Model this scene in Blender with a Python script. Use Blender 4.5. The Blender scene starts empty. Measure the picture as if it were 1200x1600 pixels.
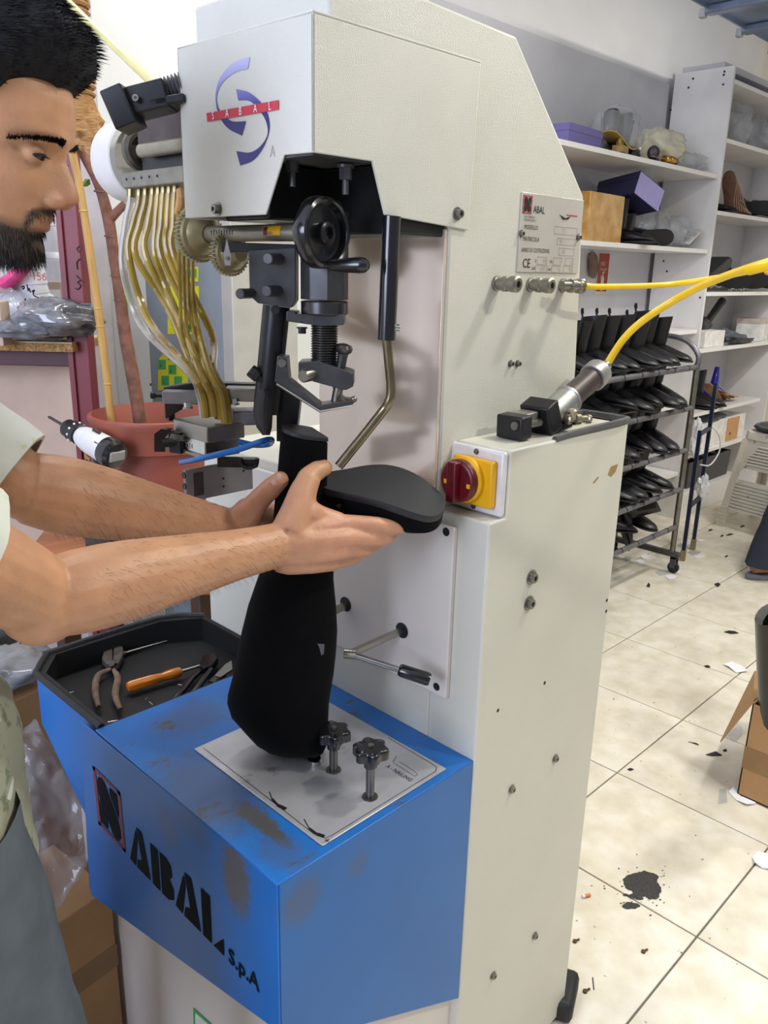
import bpy, bmesh, math, random
from mathutils import Vector, Matrix, Euler, noise
import numpy as np
random.seed(7)
scn = bpy.context.scene
COL = scn.collection
# ---------------------------------------------------------------- camera
F = 1263.45; H = 1.45
YAW, PIT, ROL = [math.radians(a) for a in (44.43124394, 16.772776, 1.3551419)]
def cam_axes():
    cy, sy = math.cos(YAW), math.sin(YAW)
    f = Vector((cy, sy, 0)); r = Vector((sy, -cy, 0)); u = Vector((0, 0, 1))
    f2 = f*math.cos(PIT)-u*math.sin(PIT); u2 = u*math.cos(PIT)+f*math.sin(PIT)
    r3 = r*math.cos(ROL)+u2*math.sin(ROL); u3 = -r*math.sin(ROL)+u2*math.cos(ROL)
    return r3, u3, f2
CR, CU, CF = cam_axes()
cd = bpy.data.cameras.new('camera'); cam = bpy.data.objects.new('camera', cd); COL.objects.link(cam)
cd.sensor_fit = 'HORIZONTAL'; cd.sensor_width = 36; cd.lens = 36*F/1200; cd.clip_start = .05; cd.clip_end = 60
m = Matrix((CR, CU, -CF)).transposed().to_4x4(); m.translation = (0, 0, H)
cam.matrix_world = m
scn.camera = cam
# ---------------------------------------------------------------- world, lamps, exposure
scn.view_settings.view_transform = 'Standard'; scn.view_settings.look = 'None'
scn.view_settings.gamma = 1; scn.view_settings.use_curve_mapping = False
scn.view_settings.exposure = -.72
w = bpy.data.worlds.new('world'); scn.world = w; w.use_nodes = True
w.node_tree.nodes['Background'].inputs[0].default_value = (.84, .88, 1, 1)
w.node_tree.nodes['Background'].inputs[1].default_value = .5
def lamp(name, loc, target, sx, sy, power, col):
    l = bpy.data.lights.new(name, 'AREA'); l.shape = 'RECTANGLE'; l.size = sx; l.size_y = sy; l.energy = power; l.color = col
    o = bpy.data.objects.new(name, l); COL.objects.link(o); o.location = loc
    o.rotation_euler = (Vector(target)-Vector(loc)).to_track_quat('-Z', 'Y').to_euler()
    return o
lamp('ceiling_tube_light_near', (1.62, -1.15, 3.0), (1.62, -1.15, 0), .25, .12, 58, (1, .985, .86))
lamp('ceiling_tube_light_middle', (2.05, .1, 3.0), (2.05, .1, 0), .3, .12, 52, (1, .985, .88))
lamp('ceiling_tube_light_far', (4.3, .5, 3.05), (4.3, .5, 0), 1.2, .15, 85, (1, .97, .92))
lamp('ceiling_tube_light_wall', (1.1, 1.75, 3.05), (1.1, 1.75, 0), 1.2, .12, 34, (.95, .97, 1))
lamp('shop_door_daylight', (-2.4, .6, 2.0), (.6, .85, 1.4), 1.6, 1.6, 165, (.68, .76, 1))
# ---------------------------------------------------------------- points: a pixel seen on a known real plane
def ray(px, py):
    return CR*((px-600)/F) - CU*((py-800)/F) + CF
def _pl(px, py, ax, v):
    d = ray(px, py); o = Vector((0, 0, H)); return o+d*((v-o[ax])/d[ax])
def PX(px, py, v): return _pl(px, py, 0, v)
def PY(px, py, v): return _pl(px, py, 1, v)
def PZ(px, py, v): return _pl(px, py, 2, v)
FH = Vector((math.cos(YAW), math.sin(YAW), 0)); RH = Vector((math.sin(YAW), -math.cos(YAW), 0)); UP = Vector((0, 0, 1))
def V(px, py, hd):
    d = ray(px, py); return Vector((0, 0, H))+d*(hd/d.dot(FH))
# ---------------------------------------------------------------- materials
def lin(c):
    c = c/255.; return c/12.92 if c <= .04045 else ((c+.055)/1.055)**2.4
def rgb(h):
    if isinstance(h, str): return tuple(lin(int(h[i:i+2], 16)) for i in (0, 2, 4))+(1,)
    return tuple(h)+(1,)
MATS = {}
def M(name, col, rough=.5, metal=0, var=.12, scale=20, bump=0, bscale=200, col2=None, coat=0, trans=0, alpha=1, spec=.5, stretch=None, dirt=None, sheen=0, sss=0, emit=0):
    if name in MATS: return MATS[name]
    m = bpy.data.materials.new(name); m.use_nodes = True; nt = m.node_tree; N = nt.nodes; L = nt.links
    b = N['Principled BSDF']; c = rgb(col)
    b.inputs['Roughness'].default_value = rough; b.inputs['Metallic'].default_value = metal
    b.inputs['Specular IOR Level'].default_value = spec
    if coat: b.inputs['Coat Weight'].default_value = coat; b.inputs['Coat Roughness'].default_value = .12
    if trans: b.inputs['Transmission Weight'].default_value = trans; b.inputs['IOR'].default_value = 1.25
    if alpha < 1: b.inputs['Alpha'].default_value = alpha
    if sheen: b.inputs['Sheen Weight'].default_value = sheen
    if sss: b.inputs['Subsurface Weight'].default_value = sss; b.inputs['Subsurface Radius'].default_value = (.012, .005, .003); b.inputs['Subsurface Scale'].default_value = 1
    tc = N.new('ShaderNodeTexCoord'); src = tc.outputs['Object']
    if stretch:
        mp = N.new('ShaderNodeMapping'); mp.inputs['Scale'].default_value = stretch; L.new(src, mp.inputs[0]); src = mp.outputs[0]
    nz = N.new('ShaderNodeTexNoise'); nz.inputs['Scale'].default_value = scale; nz.inputs['Detail'].default_value = 5; L.new(src, nz.inputs['Vector'])
    rp = N.new('ShaderNodeValToRGB'); L.new(nz.outputs[0], rp.inputs[0])
    c2 = rgb(col2) if col2 else tuple(x*(1-var) for x in c[:3])+(1,)
    c1 = c if col2 else tuple(min(1, x*(1+var)) for x in c[:3])+(1,)
    rp.color_ramp.elements[0].position = .35; rp.color_ramp.elements[1].position = .65
    rp.color_ramp.elements[0].color = c2; rp.color_ramp.elements[1].color = c1
    out = rp.outputs[0]
    if dirt:  # (colour, scale, threshold, stretch)
        n2 = N.new('ShaderNodeTexNoise'); n2.inputs['Scale'].default_value = dirt[1]; n2.inputs['Detail'].default_value = 8; n2.inputs['Roughness'].default_value = .7
        if len(dirt) > 3:
            mp = N.new('ShaderNodeMapping'); mp.inputs['Scale'].default_value = dirt[3]; L.new(tc.outputs['Object'], mp.inputs[0]); L.new(mp.outputs[0], n2.inputs['Vector'])
        else: L.new(tc.outputs['Object'], n2.inputs['Vector'])
        r2 = N.new('ShaderNodeValToRGB'); L.new(n2.outputs[0], r2.inputs[0])
        r2.color_ramp.elements[0].position = dirt[2]; r2.color_ramp.elements[1].position = dirt[2]+.06
        mx = N.new('ShaderNodeMix'); mx.data_type = 'RGBA'; L.new(r2.outputs[0], mx.inputs[0]); L.new(out, mx.inputs[6]); mx.inputs[7].default_value = rgb(dirt[0]); out = mx.outputs[2]
    L.new(out, b.inputs['Base Color'])
    if emit: L.new(out, b.inputs['Emission Color']); b.inputs['Emission Strength'].default_value = emit
    if bump:
        n3 = N.new('ShaderNodeTexNoise'); n3.inputs['Scale'].default_value = bscale; n3.inputs['Detail'].default_value = 3; L.new(src, n3.inputs['Vector'])
        bp = N.new('ShaderNodeBump'); bp.inputs['Strength'].default_value = bump; bp.inputs['Distance'].default_value = .004; L.new(n3.outputs[0], bp.inputs['Height']); L.new(bp.outputs[0], b.inputs['Normal'])
    MATS[name] = m; return m
# ---------------------------------------------------------------- geometry helpers
def basis(d):
    d = Vector(d).normalized(); a = Vector((0, 0, 1)) if abs(d.z) < .9 else Vector((1, 0, 0))
    x = d.cross(a).normalized(); return x, d.cross(x).normalized(), d
def smooth_path(pts, k=4):
    pts = [Vector(p) for p in pts]
    if len(pts) < 3 or k < 2: return pts
    q = [pts[0]*2-pts[1]]+pts+[pts[-1]*2-pts[-2]]; out = []
    for i in range(1, len(q)-2):
        for j in range(k):
            t = j/k; a, b, c, d = q[i-1], q[i], q[i+1], q[i+2]
            out.append(.5*((2*b)+(c-a)*t+(2*a-5*b+4*c-d)*t*t+(3*b-a-3*c+d)*t**3))
    out.append(pts[-1]); return out
def smooth_vals(v, k=4):
    return [p.x for p in smooth_path([Vector((x, 0, 0)) for x in v], k)]
class MB:
    def __init__(s): s.bm = bmesh.new()
    def faces(s, vs, fs):
        b = [s.bm.verts.new(v) for v in vs]
        for f in fs:
            try: s.bm.faces.new([b[i] for i in f])
            except ValueError: pass
        return s
    def box(s, c, sz, rot=None):
        R = rot if rot is not None else Matrix.Identity(3)
        if isinstance(rot, (int, float)): R = Matrix.Rotation(rot, 3, 'Z')
        c = Vector(c); h = Vector(sz)/2
        vs = [c+R@Vector((x*h.x, y*h.y, z*h.z)) for x in (-1, 1) for y in (-1, 1) for z in (-1, 1)]
        return s.faces(vs, [(0, 1, 3, 2), (4, 6, 7, 5), (0, 4, 5, 1), (2, 3, 7, 6), (0, 2, 6, 4), (1, 5, 7, 3)])
    def bb(s, x0, x1, y0, y1, z0, z1):
        return s.box(((x0+x1)/2, (y0+y1)/2, (z0+z1)/2), (abs(x1-x0), abs(y1-y0), abs(z1-z0)))
    def loft(s, rings, cap=True, closed=True):
        R = [[s.bm.verts.new(p) for p in r] for r in rings]; n = len(R[0])
        for a, b in zip(R, R[1:]):
            for i in range(n if closed else n-1):
                j = (i+1) % n
                try: s.bm.faces.new((a[i], a[j], b[j], b[i]))
                except ValueError: pass
        if cap:
            for r in (R[0], R[-1]):
                try: s.bm.faces.new(r)
                except ValueError: pass
        return s
    def cyl(s, p0, p1, r0, r1=None, n=20):
        p0, p1 = Vector(p0), Vector(p1); r1 = r0 if r1 is None else r1; x, y, d = basis(p1-p0)
        A = [2*math.pi*i/n for i in range(n)]
        return s.loft([[p+(x*math.cos(a)+y*math.sin(a))*r for a in A] for p, r in ((p0, r0), (p1, r1))])
    def lathe(s, prof, o, ax, n=24, rot0=0):
        o = Vector(o); x, y, d = basis(ax); A = [2*math.pi*i/n+rot0 for i in range(n)]
        return s.loft([[o+d*h+(x*math.cos(a)+y*math.sin(a))*max(r, 1e-5) for a in A] for r, h in prof])
    def tube(s, pts, r, n=10, k=4, flat=1):
        P = smooth_path(pts, k); Rr = smooth_vals(r, k) if isinstance(r, (list, tuple)) else [r]*len(P)
        if isinstance(r, (list, tuple)) and len(r) < 3: Rr = [r[0]+(r[-1]-r[0])*i/(len(P)-1) for i in range(len(P))]
        rings = []; px = None
        for i, p in enumerate(P):
            d = (P[min(i+1, len(P)-1)]-P[max(i-1, 0)]).normalized()
            x = basis(d)[0] if px is None else (px-d*px.dot(d)).normalized()
            y = d.cross(x); px = x
            rings.append([p+(x*math.cos(2*math.pi*j/n)+y*flat*math.sin(2*math.pi*j/n))*Rr[i] for j in range(n)])
        return s.loft(rings)
    def poly(s, pts, ext):
        pts = [Vector(p) for p in pts]; e = Vector(ext); n = len(pts)
        a = [s.bm.verts.new(p) for p in pts]; b = [s.bm.verts.new(p+e) for p in pts]
        s.bm.faces.new(a[::-1]); s.bm.faces.new(b)
        for i in range(n): s.bm.faces.new((a[i], a[(i+1) % n], b[(i+1) % n], b[i]))
        return s
    def ell(s, c, r, rot=None, n=16, m=10):
        c = Vector(c); R = rot or Matrix.Identity(3); rr = Vector(r) if not isinstance(r, (int, float)) else Vector((r, r, r))
        rings = []
        for i in range(m+1):
            t = math.pi*i/m; t = max(.02, min(math.pi-.02, t))
            rings.append([c+R@Vector((rr.x*math.sin(t)*math.cos(2*math.pi*j/n), rr.y*math.sin(t)*math.sin(2*math.pi*j/n), rr.z*math.cos(t))) for j in range(n)])
        return s.loft(rings)
    def sock(s, p, d, r, h, n=16):   # socket-head bolt pointing along d
        p = Vector(p); d = Vector(d).normalized()
        return s.lathe([(r*1.5, 0), (r*1.5, h*.18), (r, h*.18), (r, h*.92), (r*.9, h), (r*.5, h), (r*.5, h*.6), (0, h*.6)], p, d, n)
    def hexb(s, p, d, r, h): return s.lathe([(r*1.35, 0), (r*1.35, h*.2)], p, d, 16).lathe([(r, h*.2), (r, h)], p, d, 6)
    def crumple(s, c, r, amp=.35, seed=0, n=28, m=16, freq=2.2, flat_z=None):
        c = Vector(c); rr = Vector(r); off = Vector((seed*3.1, seed*1.7, seed*.9)); rings = []
        for i in range(m+1):
            t = max(.03, min(math.pi-.03, math.pi*i/m)); ring = []
            for j in range(n):
                u = Vector((math.sin(t)*math.cos(2*math.pi*j/n), math.sin(t)*math.sin(2*math.pi*j/n), math.cos(t)))
                k = 1+amp*noise.noise(u*freq+off)+amp*.7*abs(noise.noise(u*freq*2.6+off))-amp*.2
                p = Vector((u.x*rr.x, u.y*rr.y, u.z*rr.z))*k
                if flat_z is not None: p.z = max(p.z, flat_z)
                ring.append(c+p)
            rings.append(ring)
        return s.loft(rings)
def finish(mb, sharp=.6):
    bm = mb.bm; bmesh.ops.recalc_face_normals(bm, faces=bm.faces)
    for f in bm.faces: f.smooth = True
    for e in bm.edges:
        if len(e.link_faces) == 2 and e.calc_face_angle(0) > sharp: e.smooth = False
def link(o, parent):
    COL.objects.link(o)
    if parent is not None:
        o.parent = parent; o.matrix_parent_inverse = Matrix.Translation(-world_loc(parent))
def world_loc(o):
    return Vector(o.get('_o', (0, 0, 0)))
def obj(name, mb, mat, parent=None, bevel=0, label=None, sharp=.6, kind=None, seg=2):
    finish(mb, sharp); me = bpy.data.meshes.new(name); mb.bm.to_mesh(me); mb.bm.free()
    o = bpy.data.objects.new(name, me); me.materials.append(mat); link(o, parent)
    if bevel:
        b = o.modifiers.new('bevel', 'BEVEL'); b.width = bevel; b.segments = seg; b.limit_method = 'ANGLE'; b.angle_limit = .6
    if label: o['label'] = label
    if kind: o['kind'] = kind
    return o
def tag(o, label, cat, group=None):
    o['label'] = label; o['category'] = cat
    if group: o['group'] = group
    return o
def thing(name, label, cat, loc=(0, 0, 0), group=None):
    o = bpy.data.objects.new(name, None); COL.objects.link(o); o.location = loc; o.empty_display_size = .05
    o['_o'] = tuple(loc); return tag(o, label, cat, group)
def struct(name, mb, mat, bevel=0):
    o = obj(name, mb, mat, None, bevel); o['kind'] = 'structure'; return o
def copy_tree(o, loc, rotz, label, group=None):
    r = o.copy(); COL.objects.link(r); r.location = loc; r.rotation_euler = (0, 0, rotz); r['label'] = label
    if group: r['group'] = group
    for ch in list(o.children):
        c = ch.copy(); COL.objects.link(c); c.parent = r
        for g in list(ch.children):
            d = g.copy(); COL.objects.link(d); d.parent = c
    return r
def text(name, s, mat, parent, origin, xd, yd, size, sx=1, lift=.0006, ext=.0003, align='LEFT', font_bold=0):
    cu = bpy.data.curves.new(name, 'FONT'); cu.body = s; cu.size = size; cu.align_x = align; cu.offset = font_bold; cu.resolution_u = 2
    t = bpy.data.objects.new(name, cu); COL.objects.link(t)
    me = bpy.data.meshes.new_from_object(t.evaluated_get(bpy.context.evaluated_depsgraph_get()))
    COL.objects.unlink(t); bpy.data.objects.remove(t)
    xd, yd = Vector(xd).normalized(), Vector(yd).normalized(); n = xd.cross(yd); o = Vector(origin)
    mb = MB(); mb.bm.from_mesh(me)
    for v in mb.bm.verts: v.co = o+xd*v.co.x*sx+yd*v.co.y+n*lift
    me2 = bpy.data.meshes.new(name); mb.bm.to_mesh(me2); mb.bm.free()
    ob = bpy.data.objects.new(name, me2); me2.materials.clear(); me2.materials.append(mat); link(ob, parent); return ob
# ================================================================ the room
wall_m = M('wall_paint', 'ecebe9', .75, var=.03, scale=3, bump=.15, bscale=60)
white_lam = M('white_laminate', 'e6e3e1', .35, var=.04, scale=6, dirt=('8d8680', 30, .72))
grey_lam = M('grey_laminate', 'c9c8cc', .45, var=.04, scale=5)
def tile_mat():
    m = bpy.data.materials.new('beige_tile'); m.use_nodes = True; N = m.node_tree.nodes; L = m.node_tree.links; b = N['Principled BSDF']
    g = N.new('ShaderNodeNewGeometry'); oi = N.new('ShaderNodeObjectInfo')
    ad = N.new('ShaderNodeVectorMath'); ad.operation = 'ADD'; cmb = N.new('ShaderNodeCombineXYZ')
    ml = N.new('ShaderNodeMath'); ml.operation = 'MULTIPLY'; ml.inputs[1].default_value = 40; L.new(oi.outputs['Random'], ml.inputs[0]); L.new(ml.outputs[0], cmb.inputs[2])
    L.new(g.outputs['Position'], ad.inputs[0]); L.new(cmb.outputs[0], ad.inputs[1])
    n1 = N.new('ShaderNodeTexNoise'); n1.inputs['Scale'].default_value = 14; n1.inputs['Detail'].default_value = 7; n1.inputs['Distortion'].default_value = .2; L.new(ad.outputs[0], n1.inputs['Vector'])
    r = N.new('ShaderNodeValToRGB'); L.new(n1.outputs[0], r.inputs[0])
    r.color_ramp.elements[0].position = .32; r.color_ramp.elements[0].color = rgb('d5cdb8'); r.color_ramp.elements[1].position = .62; r.color_ramp.elements[1].color = rgb('e6e0d2')
    e = r.color_ramp.elements.new(.48); e.color = rgb('dfd7c5')
    n2 = N.new('ShaderNodeTexNoise'); n2.inputs['Scale'].default_value = 3.2; n2.inputs['Detail'].default_value = 6; L.new(g.outputs['Position'], n2.inputs['Vector'])
    r2 = N.new('ShaderNodeValToRGB'); L.new(n2.outputs[0], r2.inputs[0]); r2.color_ramp.elements[0].position = .52; r2.color_ramp.elements[1].position = .66
    r2.color_ramp.elements[1].color = (.4, .4, .4, 1)
    mx = N.new('ShaderNodeMix'); mx.data_type = 'RGBA'; L.new(r2.outputs[0], mx.inputs[0]); L.new(r.outputs[0], mx.inputs[6]); mx.inputs[7].default_value = rgb('b3a894')
    n3 = N.new('ShaderNodeTexNoise'); n3.inputs['Scale'].default_value = 55; n3.inputs['Detail'].default_value = 4; L.new(g.outputs['Position'], n3.inputs['Vector'])
    r3 = N.new('ShaderNodeValToRGB'); L.new(n3.outputs[0], r3.inputs[0]); r3.color_ramp.elements[0].position = .70; r3.color_ramp.elements[1].position = .73
    mx2 = N.new('ShaderNodeMix'); mx2.data_type = 'RGBA'; L.new(r3.outputs[0], mx2.inputs[0]); L.new(mx.outputs[2], mx2.inputs[6]); mx2.inputs[7].default_value = rgb('8a8072')
    L.new(mx2.outputs[2], b.inputs['Base Color']); b.inputs['Roughness'].default_value = .38
    return m
tile_m = tile_mat()
floor = struct('floor', MB().bb(-2, 7, -2, 2.6, -.08, -.004), M('dark_grout', '6b655c', .9))
TX, TY, x0, y0 = .44, .4505, 1.588, .521
mb = MB(); a, b_ = TX/2-.0022, TY/2-.0022
mb.loft([[(sx*(a-i), sy*(b_-i), z) for sx, sy in ((-1, -1), (1, -1), (1, 1), (-1, 1))] for i, z in ((0, -.008), (0, -.0012), (.0012, 0))])
finish(mb, .3); tile_me = bpy.data.meshes.new('tile'); mb.bm.to_mesh(tile_me); mb.bm.free(); tile_me.materials.append(tile_m)
for i in range(-7, 12):
    for j in range(-5, 5):
        if y0+TY*(j+1) > 2.56: continue
        t = bpy.data.objects.new('tile', tile_me); COL.objects.link(t); t.parent = floor
        t.location = (x0+TX*(i+.5), y0+TY*(j+.5), 0)
struct('wall_left', MB().bb(-2, 5.85, 2.45, 2.57, 0, 3.1), wall_m)
struct('wall_back', MB().bb(6.35, 6.45, -2, 2.57, 0, 3.1), M('cream_wall', 'e9e2d2', .8, var=.03, scale=3))
struct('trim_1', MB().bb(5.85, 6.35, 2.40, 2.57, 0, 3.1), M('cream_wall', 'e9e2d2', .8))
struct('ceiling', MB().bb(-2, 6.45, -2, 2.57, 3.1, 3.2), M('ceiling_paint', 'f0efec', .8, var=.02))
# a pipe chase / column in the left corner behind the plant
struct('trim_2', MB().bb(1.0, 1.16, 2.25, 2.45, 0, 3.1), M('grey_column_paint', 'b9b3b8', .7, var=.05), .01)

# ---------------------------------------------------------------- wall shelving, left unit
def shelf_unit(name, label, xs, ys, zs, panels, th=.02, tx=None):
    t = thing(name, label, 'shelf', (xs[0], ys[0], 0), 'white wall shelves')
    for (x0_, x1_, z) in zs:
        s_ = obj('shelf_board', MB().bb(x0_, x1_, ys[0], ys[1], z-.02, z), white_lam, t, .0015)
        obj('edge_strip', MB().bb(x0_, x1_, ys[0]-.0022, ys[0]-.0002, z-.021, z+.0005), M('strip_white', 'f2f0ec', .4, var=.02, dirt=('6e6a66', 45, .66)), s_)
    for (a0, a1, b0, b1, c0, c1, mm) in panels: obj('side_panel' if a1-a0 < .1 else 'back_panel', MB().bb(a0, a1, b0, b1, c0, c1), mm, t, .0015)
    return t
bay1 = shelf_unit('shelving_unit', 'long white wall shelf with open bays directly behind the machine', (2.4, 4.7), (2.09, 2.428),
    [(2.44, 4.69, 1.985), (2.44, 4.69, 1.592), (2.44, 4.69, 1.15), (2.44, 4.69, .72), (2.44, 4.69, .30)],
    [(2.40, 2.44, 2.09, 2.428, 0, 2.0, white_lam), (2.40, 4.69, 2.43, 2.449, 0, 2.475, grey_lam)])
bay2 = shelf_unit('shelving_unit', 'tall white shelf unit whose side panel faces the machine, right edge of the picture', (4.7, 5.95), (2.075, 2.39),
    [(4.72, 5.93, 2.17), (4.72, 5.93, 1.80), (4.72, 5.93, 1.36), (4.72, 5.93, 1.035), (4.72, 5.80, .65), (4.72, 5.93, .395), (4.72, 5.93, .03), (4.72, 5.93, 2.46)],
    [(4.70, 4.72, 2.075, 2.41, 0, 2.525, white_lam), (5.93, 5.95, 2.075, 2.41, 0, 2.525, white_lam), (4.72, 5.93, 2.391, 2.41, 0, 2.525, grey_lam)])
dark_screw = M('dark_screw', '3a3838', .5, .6)
mb = MB()
for px, py in ((1083, 123), (1131, 117), (1158-26, 112), (1076, 137), (1130, 132), (1048, 172), (1094, 465), (1037, 408), (1042, 424)):
    p = PX(px, py, 4.7); mb.cyl(p, p+Vector((-.002, 0, 0)), .006, n=8)
obj('screw_heads', mb, dark_screw, bay2, kind='stuff')
mb = MB().bb(4.74, 5.7, 2.15, 2.39, 2.526, 2.56)
tag(obj('board', mb, grey_lam, None, .002), 'loose grey board lying on top of the tall shelf unit', 'board')
# hanging metal grid near the ceiling, upper right
t = thing('metal_rack', 'grey ribbed metal panel hung near the ceiling in the top right corner', 'metal panel', (3.6, 1.0, 2.6))
steel_blue = M('galvanised_blue', '8f9bb0', .35, .6, var=.15, scale=8)
obj('panel', MB().bb(3.62, 5.6, .95, 1.90, 2.62, 2.632), steel_blue, t)
for k in range(5):
    x = 3.98+.41*k
    r_ = obj('cross_rib', MB().bb(x-.03, x+.03, .94, 1.92, 2.585, 2.62), steel_blue, t, .006)
    obj('end_clip', MB().bb(x-.02, x+.012, 1.92, 1.95, 2.575, 2.612), M('clip_steel', 'b8bac0', .4, .7), r_, .004)
obj('edge_angle', MB().bb(3.62, 5.6, 1.895, 1.905, 2.60, 2.66), steel_blue, t)
for x, y in ((3.98, 1.05), (5.3, 1.05), (3.98, 1.8), (5.3, 1.8)): obj('hanger_rod', MB().cyl((x, y, 2.63), (x, y, 3.1), .006, n=8), steel_blue, t)
# ================================================================ the heel nailing machine
paint = M('machine_cream_paint', 'd3d1c6', .36, var=.03, scale=8, bump=.35, bscale=900)
paint2 = M('machine_cream_paint_smooth', 'dfd6cd', .38, var=.03, scale=6, bump=.08, bscale=600)
paint_side = M('machine_cream_paint_scuffed', 'd0cdbf', .42, var=.03, scale=4, bump=.1, bscale=500, dirt=('a5a190', 14, .70, (1, 3, .7)))
front_gloss = M('polished_front_plate', 'e0cfbd', .13, .35, var=.05, scale=3, coat=.5)
blue = M('machine_blue_paint', '0d64ae', .36, var=.06, scale=6, dirt=('8ba3b8', 26, .73, (1, 1, .5)))
blue_top = M('machine_blue_paint_worn', '1a68b4', .4, var=.1, scale=9, dirt=('48505a', 11, .58, (1, 2.2, 1)))
dk = M('blackened_steel', '4b4b4d', .36, .45, var=.2, scale=30)
dk2 = M('black_oxide', '2b2c2e', .35, .35, var=.2, scale=30)
stl = M('worn_steel', '8b8880', .32, .9, var=.15, scale=40)
bright = M('bright_steel', 'c2c0ba', .22, 1, var=.06, scale=30)
brz = M('oily_bronze', '948a66', .36, .4, var=.2, scale=25)
blk = M('black_plastic', '15161a', .22, var=.1, coat=.4)
rub = M('black_rubber', '1a1a1c', .6, var=.2)
mach = thing('heel_nailing_machine', 'cream and blue heel nailing machine the man is working at', 'machine', (.838, .9, 0))
YS, XF = .716, .606     # column side plane, hood front plane
# lower cabinet with raised switch shelf, column, arm
cab = obj('cabinet', MB().poly([(.838, .623, .012), (1.192, .623, .012), (1.192, .623, 1.22), (.875, .623, 1.22), (.875, .623, 1.125), (.838, .623, 1.125)], (0, .093, 0)).bb(.838, 1.192, .7162, 1.31, .012, 1.125), paint_side, mach, .003)
prof = [(.838, 1.0), (.838, 1.575), (.632, 1.575), (.632, 1.752), (.955, 1.742), (1.150, 1.562), (1.172, 1.30), (1.175, 1.0)]
obj('column', MB().poly([(x, YS, z) for x, z in prof], (0, .25, 0)), paint, mach, .004)
obj('top_cap', MB().bb(.73, .82, YS+.03, YS+.12, 1.745, 1.775), M('white_plastic', 'e8e6e4', .4), mach, .006)
obj('front_plate', MB().bb(.832, .8375, YS+.002, YS+.248, 1.126, 1.50), front_gloss, mach, .001)
# hood: sheet cover with a trapezoid notch at its corner
z1, z2, zn = 1.703, 1.506, 1.566
fr = [(XF, .968, z1), (XF, YS-.004, 1.697), (XF, YS-.004, zn), (XF, .762, zn+.001), (XF, .797, z2), (XF, .968, z2)]
hood = obj('hood', MB().poly(fr, (.003, 0, 0)).poly([(XF, YS-.004, 1.697), (.880, YS-.004, 1.697), (.872, YS-.004, 1.500), (.716, YS-.004, 1.510), (.694, YS-.004, zn), (XF, YS-.004, zn)], (0, .003, 0))
    .poly([(XF, YS-.004, 1.697), (.880, YS-.004, 1.697), (.880, .968, 1.697), (XF, .968, 1.700)], (0, 0, .003)).bb(XF, .84, .965, .968, z2, 1.70), paint, mach, .0012)
def bolt_at(p, d, r, h, parent, mat=stl, nm='bolt'): return obj(nm, MB().sock(p, d, r, h), mat, parent)
bolt_at(PX(341, 327, XF), (-1, 0, 0), .0055, .008, hood); bolt_at(PY(714, 334, YS-.004), (0, -1, 0), .0055, .008, hood)
# inside of the notch
ins = obj('arm_casting', MB().bb(.745, .835, YS+.006, .96, 1.49, 1.57).bb(.66, .75, .86, .955, 1.505, 1.57), dk2, mach, .003)
obj('guard_plate', MB().poly([(XF+.003, .770, zn-.002), (XF+.003, YS, zn-.002), (.70, YS, zn-.002), (.70, .80, zn-.002)], (0, 0, .003)), dk, mach)
for px, py in ((457, 262), (540, 275)):
    p = V(px, py, 1.0); obj('hex_bolt', MB().hexb(p+Vector((0, 0, .012)), (0, 0, -1), .0075, .016).cyl(p, p-Vector((0, 0, .02)), .004, n=10), dk, mach)
# printed emblem on the hood front: red bar and two ribbon arcs
grad = bpy.data.materials.new('emblem_blue_fade'); grad.use_nodes = True
N_ = grad.node_tree.nodes; L_ = grad.node_tree.links; g_ = N_.new('ShaderNodeNewGeometry'); s_ = N_.new('ShaderNodeSeparateXYZ'); r_ = N_.new('ShaderNodeMapRange'); c_ = N_.new('ShaderNodeValToRGB')
L_.new(g_.outputs['Position'], s_.inputs[0]); L_.new(s_.outputs['Z'], r_.inputs[0]); r_.inputs[1].default_value = 1.600; r_.inputs[2].default_value = 1.680
L_.new(r_.outputs[0], c_.inputs[0]); L_.new(c_.outputs[0], N_['Principled BSDF'].inputs['Base Color']); N_['Principled BSDF'].inputs['Roughness'].default_value = .4
c_.color_ramp.elements[0].color = rgb('221f6c'); c_.color_ramp.elements[0].position = .25; c_.color_ramp.elements[1].color = rgb('c9c8ec')
e = c_.color_ramp.elements.new(.45); e.color = rgb('6a66b8')
def z8(x, y): return (280+x/4.2857, 40+y/4.2857)
def emblem(outer, inner):
    mb = MB()
    for k in range(len(outer)-1):
        q = [PX(*z8(*p), XF-.0006) for p in (outer[k], outer[k+1], inner[k+1], inner[k])]
        mb.faces(q, [(0, 1, 2, 3)])
    return mb
def arcp(pts, n=14):
    P = smooth_path([Vector((x, y, 0)) for x, y in pts], 6); return [(p.x, p.y) for p in P]
o1 = arcp([(475, 208), (370, 245), (285, 330), (247, 430), (247, 530), (275, 620), (330, 690), (420, 737)]); i1 = arcp([(460, 288), (380, 310), (300, 370), (256, 450), (256, 530), (290, 595), (355, 640), (447, 640)])
obj('emblem_ribbon', emblem(o1, i1), grad, hood)
o2 = arcp([(380, 425), (470, 450), (560, 530), (600, 620), (600, 720), (555, 830), (490, 905), (408, 937)]); i2 = arcp([(395, 500), (470, 505), (530, 560), (580, 640), (590, 730), (540, 810), (470, 850), (382, 840)])
obj('emblem_ribbon', emblem(o2, i2), grad, hood)
red_p = M('emblem_red', 'c22c40', .45, var=.08, scale=60)
bar = obj('emblem_bar', MB().faces([PX(*z8(*p), XF-.0012) for p in ((183, 586), (665, 498), (665, 562), (187, 644))], [(0, 1, 2, 3)]), red_p, hood)
wht_p = M('print_white', 'f2f0f0', .5, var=.02); blk_p = M('print_black', '141414', .5, var=.05)
bx = (PX(*z8(187, 640), XF)-PX(*z8(665, 560), XF))
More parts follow.
